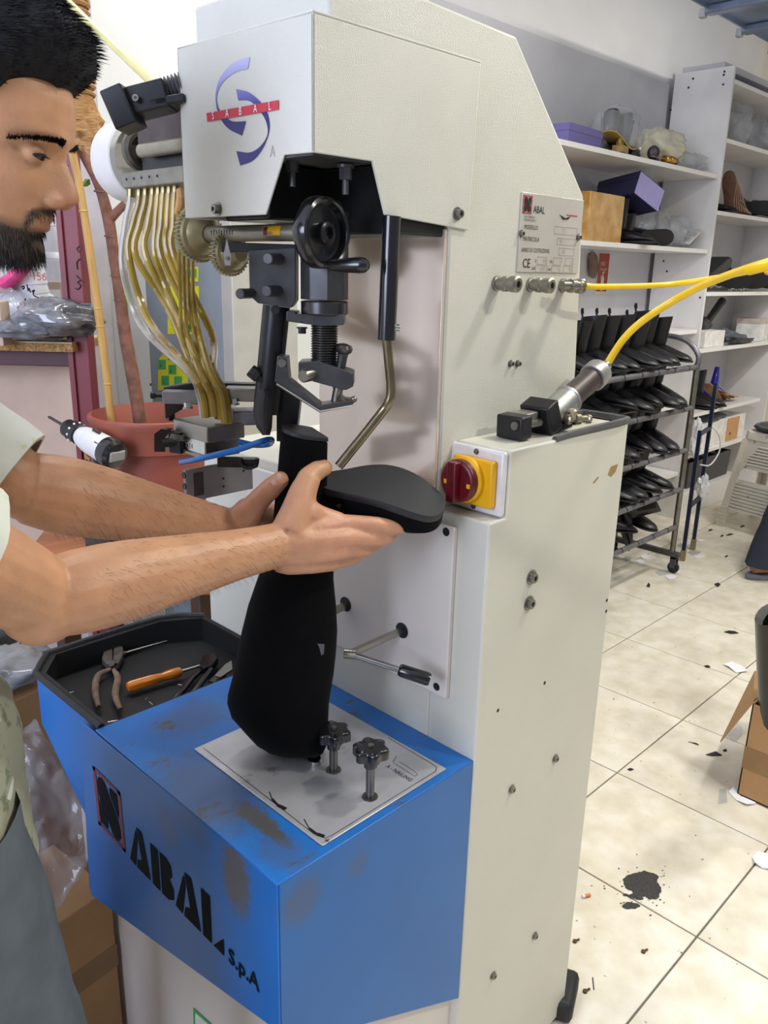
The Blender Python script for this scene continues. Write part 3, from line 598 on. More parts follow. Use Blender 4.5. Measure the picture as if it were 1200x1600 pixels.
# tilted dark housing with bellows on top
def tbox(c_, hd, w_, h_, dp, ang, nm, mat, parent=mach, bev=.002):
    c0 = V(*c_, hd); R = Matrix((RH, FH, UP)).transposed() @ Matrix.Rotation(ang, 3, 'Y'); return obj(nm, MB().box(c0, (w_, dp, h_), R), mat, parent, bev)
fh_ = tbox((232, 158), 1.12, .058, .032, .05, math.radians(-14), 'feed_housing', dk2); tbox((194, 172), 1.11, .028, .046, .052, math.radians(-22), 'feed_end_block', dk2)
p = V(212, 153, 1.09); obj('housing_screw', MB().lathe([(.004, 0), (.004, .002), (.0022, .002), (0, .0005)], p, -FH, 14), stl, fh_)
mb = MB(); p = V(250, 146, 1.12); q = V(300, 130, 1.12); d = (q-p)
prof = []
for k in range(9): prof += [(.011, d.length*k/9), (.0165, d.length*(k+.5)/9)]
obj('bellows', MB().lathe(prof, p, d, 24), M('bellows_grey', '77757a', .5, .2), mach)
tbox((268, 162), 1.12, .045, .010, .05, math.radians(-9), 'bellows_base', dk2)
# clear oily hoses from manifold to the nail block
hose = M('oily_clear_hose', 'b89c46', .08, var=.25, scale=18, coat=.6, trans=.35)
hose2 = M('clear_hose', 'cfcdc0', .08, var=.08, scale=18, coat=.6, trans=.6)
tops = [(205, 300), (219, 298), (229, 297), (240, 296), (249, 295), (257, 294), (266, 294), (275, 293)]
mids = [(192, 420, 222, 510), (201, 400, 232, 500), (212, 400, 262, 480), (228, 400, 280, 500), (243, 400, 268, 470), (252, 400, 300, 500), (262, 395, 302, 490), (272, 400, 330, 520)]
ends = [(318, 652), (322, 652), (327, 650), (335, 650), (340, 650), (346, 655), (352, 660), (357, 662)]
for k, (t0, m_, e_) in enumerate(zip(tops, mids, ends)):
    h0 = PX(t0[0], t0[1], FX_+.01).dot(FH); yk = random.uniform(-.012, .012)
    pts = [V(t0[0], t0[1]-8, h0), V(t0[0]-2, t0[1]+20, h0), V((t0[0]+m_[0])/2-2, 350, h0+yk*.3), V(m_[0], m_[1], h0+yk), V(m_[2], m_[3], h0-.01+yk), V(e_[0]-24, 580, 1.11+yk), V(e_[0]-6, 615, 1.10+yk*.6), V(e_[0], e_[1], 1.10+yk*.4)]
    obj('feed_hose', MB().tube(pts, .0056, n=10, k=5), hose2 if k == 0 else hose, mach)
    obj('hose_ferrule', MB().cyl(V(t0[0], t0[1]-10, h0), V(t0[0]-.5, t0[1]+8, h0), .0062, n=10), M('ferrule', '7b6f4c', .3, .7), mach)
for k in range(4):
    x = 280+7*k; h0 = 1.20+.01*k
    obj('feed_hose', MB().tube([V(x-2, 330, h0), V(x, 400, h0), V(x+2, 470, h0), V(x+8+3*k, 540, 1.17), V(330+5*k, 600, 1.13), V(338+5*k, 655, 1.115)], .0028, n=8, k=4), hose, mach)
ppw = M('paper_wrap', 'c99a63', .7, var=.1); obj('hose_wrap', MB().tube([PX(282, 296, FX_), PX(284, 312, FX_), PX(276, 335, FX_+.01)], [.006, .008, .004], n=10), ppw, mach)
# nail block and its bracket
def vbox(x0, x1, y0, y1, hd, th, nm, mat, parent=mach, bev=.002, sk=0):
    return vpoly([(x0, y0+sk), (x1, y0), (x1, y1), (x0, y1+sk)], hd, th, nm, mat, parent, bev)
al = M('block_aluminium', '9a968c', .35, .75, var=.1, scale=30)
def ybox(xa, xb_, ya, yb, za, zb, nm, mat, parent=mach, bev=.002): return obj(nm, MB().bb(xa, xb_, ya, yb, za, zb), mat, parent, bev)
A_ = V(262, 645, 1.115); B_ = V(328, 668, 1.075); 
def slab(px, py, hd, wy, wx, h_, nm, mat, bev=.0015, parent=mach):
    """block whose near vertical edge top is at the pixel; runs wy along +Y and wx along +X"""
    c0 = V(px, py, hd); return obj(nm, MB().bb(c0.x, c0.x+wx, c0.y, c0.y+wy, c0.z-h_, c0.z), mat, parent, bev)
nb = slab(323, 668, 1.075, .085, .062, .022, 'nail_block', al)
nb2 = slab(320, 690, 1.080, .062, .058, .024, 'nail_block_lower', bright); text('block_text', 'TZ4', M('print_grey', 'a9a7a6', .5), nb2, (V(320, 690, 1.08).x, V(320, 690, 1.08).y+.05, V(320, 690, 1.08).z-.016), (0, -1, 0), (0, 0, 1), .011, 1)
slab(318, 712, 1.078, .075, .06, .006, 'block_shim', stl)
gb = slab(290, 735, 1.10, .008, .115, .047, 'guide_block', M('guide_grey', '8f8f93', .4, .15, var=.12, scale=40)); 
c0 = V(290, 735, 1.10)
for k in range(3): obj('guide_screw', MB().lathe([(.0045, 0), (.0045, .0015), (.0025, .0015), (0, .0005)], (c0.x+.0, c0.y+.004, c0.z-.008-.016*k), (-1, 0, 0), 14), dk2, gb)
obj('guide_inset', MB().bb(c0.x+.012, c0.x+.028, c0.y-.0012, c0.y, c0.z-.04, c0.z-.006), dk, gb, .0004)
for a, b in ((.062, -.022), (.062, -.034), (.098, -.016)): obj('guide_hole', MB().cyl((c0.x+a, c0.y, c0.z+b), (c0.x+a, c0.y-.0006, c0.z+b), .0018, n=10), blk_p, gb)
tbk = obj('toggle_bracket', MB().poly([V(241, 678, 1.12), V(252, 670, 1.12), V(268, 672, 1.12), V(258, 684, 1.12), V(258, 706, 1.12), V(241, 706, 1.12)], FH*.012).cyl(V(255, 692, 1.12), V(285, 690, 1.12), .0065).box(V(280, 690, 1.125), (.02, .02, .03), .3), dk2, mach)
mb = MB(); p = V(268, 684, 1.11)
obj('toggle_spring', MB().tube([p+RH*(.0016*i/3)+Vector((math.cos(i*1.6)*.005*.7, 0, math.sin(i*1.6)*.005)) for i in range(36)], .0010, n=5, k=1), stl, tbk)
bl_m = M('blue_hose', '1c74c8', .3, var=.06, coat=.3)
obj('blue_air_tube', MB().tube([V(283, 722, 1.09), V(315, 716, 1.05), V(370, 703, 1.04), V(408, 690, 1.04), V(424, 687, 1.06), V(420, 694, 1.09), V(395, 695, 1.10), V(372, 690, 1.10)], .0042, n=10, k=4), bl_m, mach)
br2 = slab(262, 604, 1.15, .008, .01, .05, 'side_rail', dk2)
rl = obj('cross_rail', MB().poly([V(255, 605, 1.14), V(305, 598, 1.14), V(405, 600, 1.14), V(405, 622, 1.14), V(310, 625, 1.14), V(258, 655, 1.14)], FH*.02), dk2, mach, .0015)
obj('rail_block', MB().box(V(284, 620, 1.125), (.05, .02, .018), -.78), M('guide_grey', '8f8f93', .4, .15), rl, .0015); obj('rail_block', MB().box(V(378, 615, 1.12), (.045, .03, .018), -.78), stl, rl, .0015)
for px, py in ((294, 634), (366, 628)): obj('hex_bolt', MB().hexb(V(px, py+4, 1.10), (0, 0, 1), .0055, .008), bright, mach)
obj('clamp_arm', MB().box(V(392, 650, 1.14), (.055, .04, .02), -.5), M('guide_grey', '8f8f93', .4, .15), mach, .003)
obj('feed_stud', MB().lathe([(.003, 0), (.003, .012), (.005, .012), (.005, .018)], V(256, 618, 1.14), -RH, 12), dk2, mach)
obj('wire_clip', MB().tube([V(376, 715, 1.09), V(378, 726, 1.09), V(388, 731, 1.09), V(400, 727, 1.09), V(402, 716, 1.09)], .003, n=8, k=3).box(V(372, 722, 1.10), (.055, .015, .012), -.78), dk2, mach)
# grey control cabinet beyond the feeder, with keypad stickers
cx = 1.30; A = PX(236, 600, cx); B = PX(352, 600, cx); zt_ = PX(300, 330, cx).z
cc = thing('control_cabinet', 'grey blue control cabinet with yellow and green keypad stickers behind the hoses', 'cabinet', (cx+.1, (A.y+B.y)/2, 0))
obj('body', MB().bb(cx, cx+.22, B.y, A.y, 0, zt_), M('cabinet_grey_blue', '8d979f', .45, var=.05), cc, .004)
obj('side_cover', MB().bb(cx-.004, cx+.22, B.y-.052, B.y-.001, 0, zt_+.02), M('cabinet_beige', 'b9b6ac', .45, var=.04), cc, .003)
ys_ = M('sticker_yellow', 'e6e21c', .45, var=.04); gs_ = M('sticker_green', '3fae57', .45, var=.06)
def cst(pts, mat, nm, par, d): return obj(nm, MB().poly([PX(px, py, cx-d) for px, py in pts], (d*.6, 0, 0)), mat, par)
def rr_(x0_, x1_, y0_, y1_, sl=.1): return [(x0_, y0_+sl), (x1_, y0_), (x1_, y1_), (x0_, y1_+sl)]
for a, gl in ((rr_(260, 310, 417, 440), ((263, 275, 420, 434), (279, 307, 420, 434))), (rr_(262, 311, 447, 522), ((270, 280, 480, 498), (300, 306, 483, 496), (282, 311, 505, 519))), ):
    s_ = cst(a, ys_, 'sticker', cc, .001)
    for g in gl: q = cst(rr_(*g), gs_, 'key', s_, .0016); cst(rr_(g[0]+3, g[1]-3, g[2]+3, g[3]-4), blk_p if (g[1]-g[0]) < 14 else M('sticker_dkgreen', '1f6b38', .5), 'key_icon', q, .0020)
s_ = cst([(247, 575), (249, 560), (258, 549), (270, 546), (283, 553), (292, 570), (294, 604), (247, 610)], ys_, 'sticker', cc, .001)
for k, (a, b, ch) in enumerate(((247, 562, '4'), (263, 570, '6'), (252, 587, '5'), (262, 548, ''), (272, 588, ''))):
    q = cst(rr_(a, a+12, b, b+15), gs_, 'key', s_, .0016)
    if ch: text('key_text', ch, blk_p, q, PX(a+3, b+12, cx-.0022), (0, -1, 0), (0, 0, 1), .017, 1)
q = cst(rr_(237, 262, 630, 645), ys_, 'sticker', cc, .001); cst([(239, 632), (250, 630), (239, 644)], M('sticker_red', 'c3231f', .5), 'sticker_mark', q, .0016)
obj('screw', MB().cyl(PX(236, 601, cx), PX(236, 601, cx-.002), .005, n=10), stl, cc)
# warning sticker and note on the white wall behind the head
p = [PY(px, py, 2.449) for px, py in ((386, 420), (393, 415), (399, 420), (398, 447), (386, 449))]
nt = thing('wall_sticker', 'small red safety sticker on the white wall behind the gears', 'sticker', p[4]); obj('sheet', MB().poly(p, (0, -.002, 0)), M('sticker_red', 'c3231f', .5), nt)
obj('yellow_edge', MB().poly([PY(px, py, 2.4465) for px, py in ((394, 415), (399, 418), (398, 447), (395, 447))], (0, -.001, 0)), M('sticker_orange', 'e8b23a', .5), nt)
p = [PY(px, py, 2.449) for px, py in ((391, 470), (432, 476), (432, 522), (391, 513))]
nt = thing('paper_note', 'pale yellow handwritten note stuck on the white wall behind the slanted tube', 'note', p[3]); pn = obj('paper', MB().poly(p, (0, -.002, 0)), M('note_paper', 'e3dcb4', .7, var=.03), nt)
mb = MB()
for r in range(5):
    y = 480+r*7; x = 396+random.uniform(0, 4)
    pts = [PY(x+k*2.2, y+(k % 3)*1.3+random.uniform(-1.4, 1.4)+k*.3, 2.4465) for k in range(12-r % 3*3)]
    mb.tube(pts, .0009, n=4, k=1)
obj('handwriting', mb, blk_p, pn)
# ================================================================ tools
# air nailer lying on the ledge of the cabinet
ledge = 1.2205
def P_(px, py, y=.668): return PY(px, py, y)
a, b = P_(820, 668), P_(944, 560); d = (b-a).normalized()
pn = thing('air_cylinder_tool', 'grey and brown air cylinder tool with black jaws lying on the machine ledge', 'tool', (a.x, a.y, ledge))
L0 = (b-a).length
sd = Vector((0, -1, 0)); up2 = d.cross(sd)*-1
if up2.z < 0: up2 = -up2
Rt = Matrix((d, sd, up2)).transposed()
jaw = M('jaw_black', '2b2a2c', .4, .6, var=.15)
q0 = P_(800, 668); 
obj('jaw', MB().box((q0.x+.005, q0.y, ledge+.018), (.026, .045, .034), Matrix.Rotation(-.05, 3, 'Y')), jaw, pn, .003)
obj('jaw_pin', MB().cyl((q0.x-.012, q0.y-.012, ledge+.022), (q0.x+.05, q0.y-.012, ledge+.020), .006, n=14), stl, pn)
obj('jaw_bridge', MB().box((q0.x+.03, q0.y+.005, ledge+.026), (.04, .03, .018), Matrix.Rotation(-.05, 3, 'Y')), al, pn, .002)
c1 = P_(845, 668); c1.z = max(c1.z, ledge+.022)
obj('clamp_block', MB().box(c1+up2*.004, (.030, .05, .046), Rt), jaw, pn, .003); obj('clamp_block', MB().box(c1-up2*.02+Vector((.02, 0, .006)), (.05, .045, .014), Matrix.Rotation(-.1, 3, 'Y')), jaw, pn, .003)
s0 = P_(858, 650)
obj('sleeve', MB().lathe([(.0215, 0), (.0215, .05), (.023, .051), (.023, .054), (.019, .054)], s0, d, 28), M('cast_aluminium', 'a7a6a4', .4, .8, var=.08, scale=60), pn)
s1 = s0+d*.052; obj('barrel', MB().lathe([(.0185, 0), (.0185, .072)], s1, d, 28), M('barrel_brown', '4a3e3c', .45, .2, var=.12), pn)
s2 = s1+d*.070; obj('end_cap', MB().lathe([(.0215, 0), (.0225, .001), (.0225, .021), (.021, .024), (.006, .024)], s2, d, 28), M('cast_aluminium', 'a7a6a4', .4, .8), pn)
s3 = s2+d*.024; nip = obj('hose_fitting', MB().lathe([(.0065, 0), (.0065, .006), (.009, .006), (.009, .011), (.0075, .011), (.0075, .017), (.0085, .017), (.0085, .022), (.006, .022)], s3, d, 16), bright, pn)
q = P_(893, 655, .64); obj('bleed_valve', MB().lathe([(.005, -.012), (.008, -.010), (.008, -.004), (.005, -.003), (.005, .004), (.009, .005), (.009, .014), (.006, .016), (.006, .03), (.0075, .031), (.0075, .036)], q, Vector((.8, -.2, -.05)), 16).lathe([(.0065, 0), (.0065, .014), (.004, .016)], q, (-.2, -.1, .9), 14), M('brass_nickel', 'a89f88', .25, .9), pn)
ym = M('yellow_hose', 'eec20c', .35, var=.06, coat=.2)
p0 = s3+d*.019
tag(obj('air_hose', MB().tube([p0, PY(975, 529, .655), PY(1010, 497, .63), PY(1070, 460, .58), PY(1130, 433, .50), PY(1210, 407, .40), PY(1290, 390, .30), (1.75, -.25, 1.75), (1.95, -.8, 2.3), (2.0, -1.1, 3.09)], .0058, n=12, k=6), ym), 'yellow air hose rising from the grey cylinder tool on the ledge', 'hose')
p = PY(902, 446, YS-.035)
hs = tag(obj('air_hose', MB().tube([p+Vector((.012, -.006, 0)), PY(940, 448, .665), PY(1040, 445, .64), PY(1120, 434, .57), PY(1210, 416, .48), PY(1290, 400, .40), (1.95, -.12, 1.75), (2.35, -.75, 2.3), (2.45, -1.1, 3.09)], .0045, n=12, k=6), M('yellow_hose', '')), 'yellow air hose plugged straight into the third coupling on the machine side', 'hose')
obj('hose_plug', MB().lathe([(.006, -.016), (.006, 0), (.0085, .001), (.0085, .009), (.007, .010), (.007, .016), (.008, .0165), (.008, .022), (.005, .024)], p+Vector((-.016, .002, 0)), Vector((1, -.25, 0)), 16), M('nickel_dark', ''), hs)
# rubber edged little tray on the ledge
lt = obj('ledge_edging', MB().tube([(.985, .626, ledge), (1.03, .624, ledge+.004), (1.10, .623, ledge+.005), (1.185, .624, ledge+.006), (1.195, .64, ledge+.006), (1.195, .70, ledge+.006), (1.175, .71, ledge+.006), (1.05, .708, ledge+.006)], .0052, n=8, k=4), M('edging_grey', '4a4a4c', .45, var=.2, scale=90), mach)
# ---- tools in the tray
tz = tb+.004
def TZ(px, py, h=0): return PZ(px, py, tz+h)
pl_ = thing('pliers', 'rusty cutting pliers with brown grips standing apart in the black tray', 'pliers', TZ(178, 1075))
gm = M('worn_brown_grip', '6d5746', .65, var=.3, scale=60); pm = M('rusty_steel', '5a524a', .5, .4, var=.35, scale=50)
h = .010
obj('handle', MB().tube([TZ(172, 1046, h), TZ(153, 1056, h), TZ(149, 1080, h), TZ(154, 1105, h)], [.004, .0058, .0062, .004], n=10), gm, pl_)
obj('handle', MB().tube([TZ(178, 1047, h), TZ(184, 1060, h), TZ(180, 1085, h), TZ(188, 1109, h)], [.004, .0060, .0062, .004], n=10), gm, pl_)
obj('jaw', MB().poly([TZ(px, py, .004) for px, py in ((160, 1038), (164, 1024), (176, 1016), (177, 1030), (176, 1046), (166, 1046))], (0, 0, .014)).poly([TZ(px, py, .004) for px, py in ((178, 1030), (179, 1014), (193, 1020), (194, 1030), (186, 1046), (177, 1046))], (0, 0, .014)), pm, pl_, .002)
obj('rivet', MB().cyl(TZ(174, 1036, .017), TZ(174, 1036, .021), .006), stl, pl_)
a, b = TZ(198, 1074, .012), TZ(283, 1049, .012); d = b-a; dl = d.length
sc = thing('screwdriver', 'screwdriver with a glossy orange handle lying in the black tray', 'screwdriver', a)
rings = []; bx_ = basis(d); 
for r, h in ((.004, 0), (.0085, .002), (.0105, .008), (.0105, .045), (.0085, .060), (.0075, .066), (.0085, .072), (.0095, .080), (.0095, dl-.004), (.007, dl)):
    k = 1 if .006 < h < .055 else 0; rings.append([a+bx_[2]*h+(bx_[0]*math.cos(t)+bx_[1]*math.sin(t))*r*(1-.13*k*(.5+.5*math.cos(6*t))) for t in [2*math.pi*i/36 for i in range(36)]])
obj('handle', MB().loft(rings), M('amber_handle', 'c9731c', .15, var=.06, coat=.6), sc)
obj('shaft', MB().cyl(b-bx_[2]*.005, b+bx_[2]*.055, .003, n=12), bright, sc)
aw = thing('awl', 'thin steel needle lying behind the pliers in the tray', 'awl', TZ(200, 1018)); obj('needle', MB().tube([TZ(196, 1020, .004), TZ(230, 1010, .004), TZ(262, 1001, .004)], [.0022, .0016, .0006], n=8), stl, aw); obj('collar', MB().cyl(TZ(190, 1022, .004), TZ(197, 1020, .004), .004), pm, aw)
np2 = thing('pliers', 'black pliers lying against the blue edge of the tray, right of the orange screwdriver', 'pliers', TZ(300, 1075))
obj('handle', MB().tube([TZ(318, 1045, .01), TZ(300, 1060, .01), TZ(284, 1080, .01), TZ(268, 1098, .01)], [.005, .006, .0065, .004], n=10), blk, np2)
obj('handle', MB().tube([TZ(330, 1046, .02), TZ(318, 1062, .018), TZ(298, 1088, .014), TZ(272, 1106, .01)], [.005, .0055, .006, .004], n=10), blk, np2)
obj('jaw', MB().poly([TZ(px, py, .006) for px, py in ((312, 1050), (318, 1034), (336, 1028), (341, 1038), (332, 1050), (320, 1054))], (0, 0, .014)), M('dark_tool_steel', '2b2a2a', .3, .8), np2, .002)
sc2 = thing('tweezers', 'dull steel shears half hidden under the boot at the tray edge', 'shears', TZ(350, 1045)); obj('blade', MB().poly([TZ(px, py, .02) for px, py in ((335, 1058), (352, 1040), (362, 1034), (363, 1048), (345, 1060))], (0, 0, .003)), stl, sc2)
obj('blade', MB().poly([TZ(px, py, .012) for px, py in ((325, 1066), (345, 1050), (358, 1044), (352, 1060), (335, 1068))], (0, 0, .003)), dk, sc2)
mb = MB()
for px, py in [(96, 1052), (138, 1020), (140, 1022), (155, 1028), (281, 1070), (313, 965), (108, 1083), (112, 1084), (118, 1092), (166, 1130), (172, 1128), (180, 1130), (160, 1133), (185, 1132), (170, 1134), (176, 1127), (110, 1090), (122, 1095), (322, 1073), (328, 1074), (228, 1092), (236, 1099)]:
    p = TZ(px, py, .002); t = random.uniform(0, 3.1); v = Vector((math.cos(t), math.sin(t), 0))*random.uniform(.004, .009); mb.cyl(p-v, p+v, .0008, n=5)
nl = obj('loose_nails', mb, bright, None, kind='stuff'); tag(nl, 'loose bright nails strewn over the black tray floor', 'nails')
# ================================================================ the boot being nailed, held upside down
BH = 1.035
suede = M('black_suede', '050507', .95, var=.25, scale=50, spec=.15, sheen=.02, bump=.1, bscale=300); sole_m = M('dark_rubber_sole', '202227', .5, var=.08, scale=60, bump=.1, bscale=500)
boot = thing('tall_boot', 'tall black suede boot held upside down with its sole and block heel facing up', 'boot', V(465, 1190, BH))
# shaft hanging down (rings seen edge on, oval in depth)
def vring(px0, px1, py, dep, hd=BH, n=28, sag=0):
    c = (px0+px1)/2; r = (px1-px0)/2
    return [V(c+r*math.cos(t), py+sag*math.sin(t), hd+dep*math.sin(t)) for t in [2*math.pi*i/n for i in range(n)]]
obj('shaft', MB().loft([vring(*a) for a in ((432, 505, 800, .030), (424, 522, 830, .036), (415, 522, 870, .042), (402, 521, 905, .046), (388, 525, 945, .050), (378, 527, 985, .052), (371, 525, 1020, .054), (364, 521, 1055, .054), (356, 516, 1085, .053), (355, 514, 1100, .052))]
    +[[p-UP*0 for p in vring(362, 513, 1122, .049)], vring(385, 512, 1148, .045, 1.025), vring(402, 510, 1166, .04, 1.02), vring(422, 504, 1178, .032, 1.015), vring(447, 492, 1184, .015, 1.01)]), suede, boot)
# heel: tall D-section block widening towards the boot
fa = (RH*.97+FH*.25).normalized(); fb = UP.cross(fa)   # heel's own axes: breast direction, side
def hring(py, cxp, sc, tilt=0):
    c = V(cxp, py, BH-.01); pts = []
    for u, v in ((.026, -.024), (.026, .024), (.012, .028), (-.006, .027), (-.020, .019), (-.027, .004), (-.027, -.006), (-.021, -.018), (-.008, -.026), (.010, -.027)):
        a = Matrix.Rotation(.55, 2) @ Vector((u, v)); pts.append(c+RH*a.x*sc+FH*a.y*sc-UP*(a.x*sc*.22))
    return pts
hl = obj('heel', MB().loft([hring(680, 472, .98), hring(700, 470, 1.02), hring(760, 467, 1.10), hring(815, 466, 1.25), hring(840, 468, 1.3)]), suede, boot, .0015)
obj('heel_tip', MB().loft([hring(672, 473, .97), hring(679, 472, 1.0)]), sole_m, hl, .001)
# sole plane, tilted towards the camera
t_ax = (V(690, 800, BH-.01)-V(512, 762, BH-.005)).normalized()
nrm = (UP*math.cos(.33)-FH*math.sin(.33)); nrm = (nrm-t_ax*nrm.dot(t_ax)).normalized(); w_ax = nrm.cross(t_ax)  # w away from camera
S0 = V(508, 757, BH-.005); SL = (V(694, 803, BH-.01)-S0).length
half = [(0, .016, -.022), (.06, .020, -.027), (.15, .026, -.031), (.30, .039, -.036), (.45, .048, -.040), (.60, .050, -.043), (.75, .045, -.043), (.87, .034, -.038), (.95, .021, -.027), (.99, .007, -.012)]
def sole_out(dz, sc=1, hump=.010):
    top = [S0+t_ax*(t*SL)+w_ax*(.006+a*sc)+nrm*(dz+hump*math.sin(min(1, t*1.1)*math.pi)) for t, a, b in half]
    bot = [S0+t_ax*(t*SL)+w_ax*(.006+b*sc)+nrm*(dz+hump*math.sin(min(1, t*1.1)*math.pi)) for t, a, b in half]
    P = smooth_path(top, 3)+smooth_path(bot[::-1], 3); return P
so = obj('sole', MB().loft([sole_out(-.004, .99), sole_out(.0, 1.0), sole_out(.0045, 1.0), sole_out(.006, .985)]), sole_m, boot, sharp=.5)
def up_ring(k):
    base = sole_out(-.004, .985-.10*max(0, k-.4)); out = []
    for p in base:
        t = max(0, min(1, (p-S0).dot(t_ax)/SL)); dep = (.044*(1-t)**.8+.016); out.append(p-nrm*dep*k*.9-UP*.004*k)
    return out
rings = [up_ring(0), up_ring(.35), up_ring(.7)]
c_ = sum((Vector(p) for p in up_ring(.9)), Vector())/len(up_ring(.9))
for k, s_ in ((.9, .86), (1.0, .55), (1.03, .15)):
    rr = up_ring(k); cc_ = sum((Vector(p) for p in rr), Vector())/len(rr); rings.append([cc_+(p-cc_)*Vector((s_,)*3) if False else cc_+(p-cc_)*s_ for p in rr])
upm = obj('vamp', MB().loft(rings), suede, boot)
obj('ankle', MB().tube([V(530, 790, BH), V(500, 805, BH), V(475, 835, BH), V(470, 870, BH)], [.028, .034, .040, .042], n=18), suede, boot)
obj('heel_seat', MB().tube([V(522, 774, BH-.004), V(505, 785, BH-.002), V(480, 800, BH)], [.020, .026, .034], n=16), suede, boot)
obj('rivet', MB().lathe([(.0032, 0), (.003, .001), (0, .0014)], S0+t_ax*.024-w_ax*.026-nrm*.010, -w_ax, 12), dk, boot)
obj('pull_tag', MB().poly([V(496, 1006, BH-.055), V(507, 1007, BH-.055), V(506, 1022, BH-.055), V(502, 1024, BH-.055), V(499, 1012, BH-.055)], FH*.001), M('grey_thread', '5b5b60', .8), boot)
# ================================================================ the man
skin = bpy.data.materials.new('skin'); skin.use_nodes = True
Ns = skin.node_tree.nodes; Ls = skin.node_tree.links; bs = Ns['Principled BSDF']
bs.inputs['Roughness'].default_value = .45; bs.inputs['Subsurface Weight'].default_value = .25; bs.inputs['Subsurface Radius'].default_value = (.010, .004, .002); bs.inputs['Subsurface Scale'].default_value = .6
at = Ns.new('ShaderNodeAttribute'); at.attribute_name = 'tone'; tn = Ns.new('ShaderNodeTexNoise'); tn.inputs['Scale'].default_value = 35; tn.inputs['Detail'].default_value = 6
tcn = Ns.new('ShaderNodeTexCoord'); Ls.new(tcn.outputs['Object'], tn.inputs['Vector'])
rm = Ns.new('ShaderNodeValToRGB'); rm.color_ramp.elements[0].position = .3; rm.color_ramp.elements[0].color = (.86, .84, .82, 1); rm.color_ramp.elements[1].position = .7; rm.color_ramp.elements[1].color = (1.06, 1.05, 1.04, 1)
Ls.new(tn.outputs[0], rm.inputs[0]); mu = Ns.new('ShaderNodeMix'); mu.data_type = 'RGBA'; mu.blend_type = 'MULTIPLY'; mu.inputs[0].default_value = 1
Ls.new(at.outputs['Color'], mu.inputs[6]); Ls.new(rm.outputs[0], mu.inputs[7]); Ls.new(mu.outputs[2], bs.inputs['Base Color'])
tb2 = Ns.new('ShaderNodeTexNoise'); tb2.inputs['Scale'].default_value = 260; Ls.new(tcn.outputs['Object'], tb2.inputs['Vector']); bp_ = Ns.new('ShaderNodeBump'); bp_.inputs['Strength'].default_value = .18; bp_.inputs['Distance'].default_value = .002
Ls.new(tb2.outputs[0], bp_.inputs['Height']); Ls.new(bp_.outputs[0], bs.inputs['Normal'])
man = thing('person', 'bearded man in a white T-shirt holding the boot under the machine head, left side', 'person', (.14, .90, 0))
# ---- head in its own frame: x forward, y left, z up, origin between the ear holes at eye level
EYE = V(62, 238, .82)
fwd = (RH*.995+FH*.07).normalized(); hp = math.radians(17)
hx_ = (fwd*math.cos(hp)-UP*math.sin(hp)).normalized(); hy_ = UP.cross(fwd).normalized(); hz_ = hx_.cross(hy_)
HS = .90
HO = EYE-hx_*.080*HS+hy_*.033*HS
def HW(x, y, z): return HO+(hx_*x+hy_*y+hz_*z)*HS
def interp(x, xs, ys):
    return float(np.interp(x, xs, ys))
zk = [-.122, -.116, -.105, -.092, -.080, -.070, -.060, -.048, -.036, -.02, 0, .018, .035, .055, .075, .092, .105, .114, .118]
xf = [.066, .082, .0885, .0875, .0865, .0905, .0915, .0895, .0885, .0895, .0885, .0965, .0975, .0935, .083, .066, .045, .022, .004]
xb = [-.000, .004, -.004, -.014, -.030, -.045, -.058, -.070, -.080, -.090, -.098, -.102, -.102, -.098, -.090, -.076, -.056, -.034, -.010]
wd = [.020, .034, .046, .053, .0575, .060, .062, .064, .0665, .069, .071, .0735, .075, .0755, .072, .063, .048, .030, .010]
def g(v, s): return math.exp(-(v/s)**2)
def head_mesh():
    mb = MB(); rings = []; NZ, NA = 100, 112
    for i in range(NZ+1):
        z = -.122+.240*i/NZ; a, b, w_ = interp(z, zk, xf), interp(z, zk, xb), interp(z, zk, wd); c = a*.30+b*.70; ring = []
        for j in range(NA):
            t = 2*math.pi*j/NA; ct, st = math.cos(t), math.sin(t)
            e = .80 if ct > 0 else .95
            x = c+(a-c if ct > 0 else c-b)*(abs(ct)**e)*(1 if ct > 0 else -1); y = w_*(abs(st)**.92)*(1 if st > 0 else -1)
            if ct > .05:
                f = min(1, (ct-.05)/.25)
                # nose: bridge to tip to base
                if -.056 < z < .016:
                    prj = interp(z, [-.056, -.049, -.043, -.036, -.028, -.015, 0, .010, .016], [0, .010, .024, .0315, .0285, .0195, .0095, .004, 0])
                    nw = interp(z, [-.056, -.044, -.034, -.02, 0, .016], [.017, .0178, .0150, .0105, .008, .009])
                    x += f*prj*math.exp(-(abs(y)/nw)**2.4)
                x += f*(-.0095*g(abs(y)-.031, .0155)*g(z+.001, .0125))          # sockets
                x += f*(.0050*g(abs(y)-.026, .022)*g(z-.019, .008))              # brow
                x += f*(.0055*g(abs(y)-.042, .017)*g(z+.030, .018))              # cheek
                x += f*(.0052*g(y, .021)*g(z+.0625, .0055)+.0062*g(y, .019)*g(z+.0745, .0058)-.0050*g(y, .024)*g(z+.0685, .0026))  # lips
                x += f*(.0050*g(y, .016)*g(z+.103, .012)-.004*g(y, .022)*g(z+.086, .006))
                x -= f*.003*g(abs(y)-.017, .006)*g(z+.047, .008)
            ring.append(HW(x, y, z))
        rings.append(ring)
    mb.loft(rings)
    for s_ in (1, -1):   # closed-down lids over the eyeballs
        mb.ell(HW(.0712, s_*.0315, -.002), (.0130*HS,)*3, None, 20, 14); mb.ell(HW(.0985, s_*.0135, -.0425), (.0125*HS, .0065*HS, .0085*HS), None, 14, 10)
    return mb
body = head_mesh()
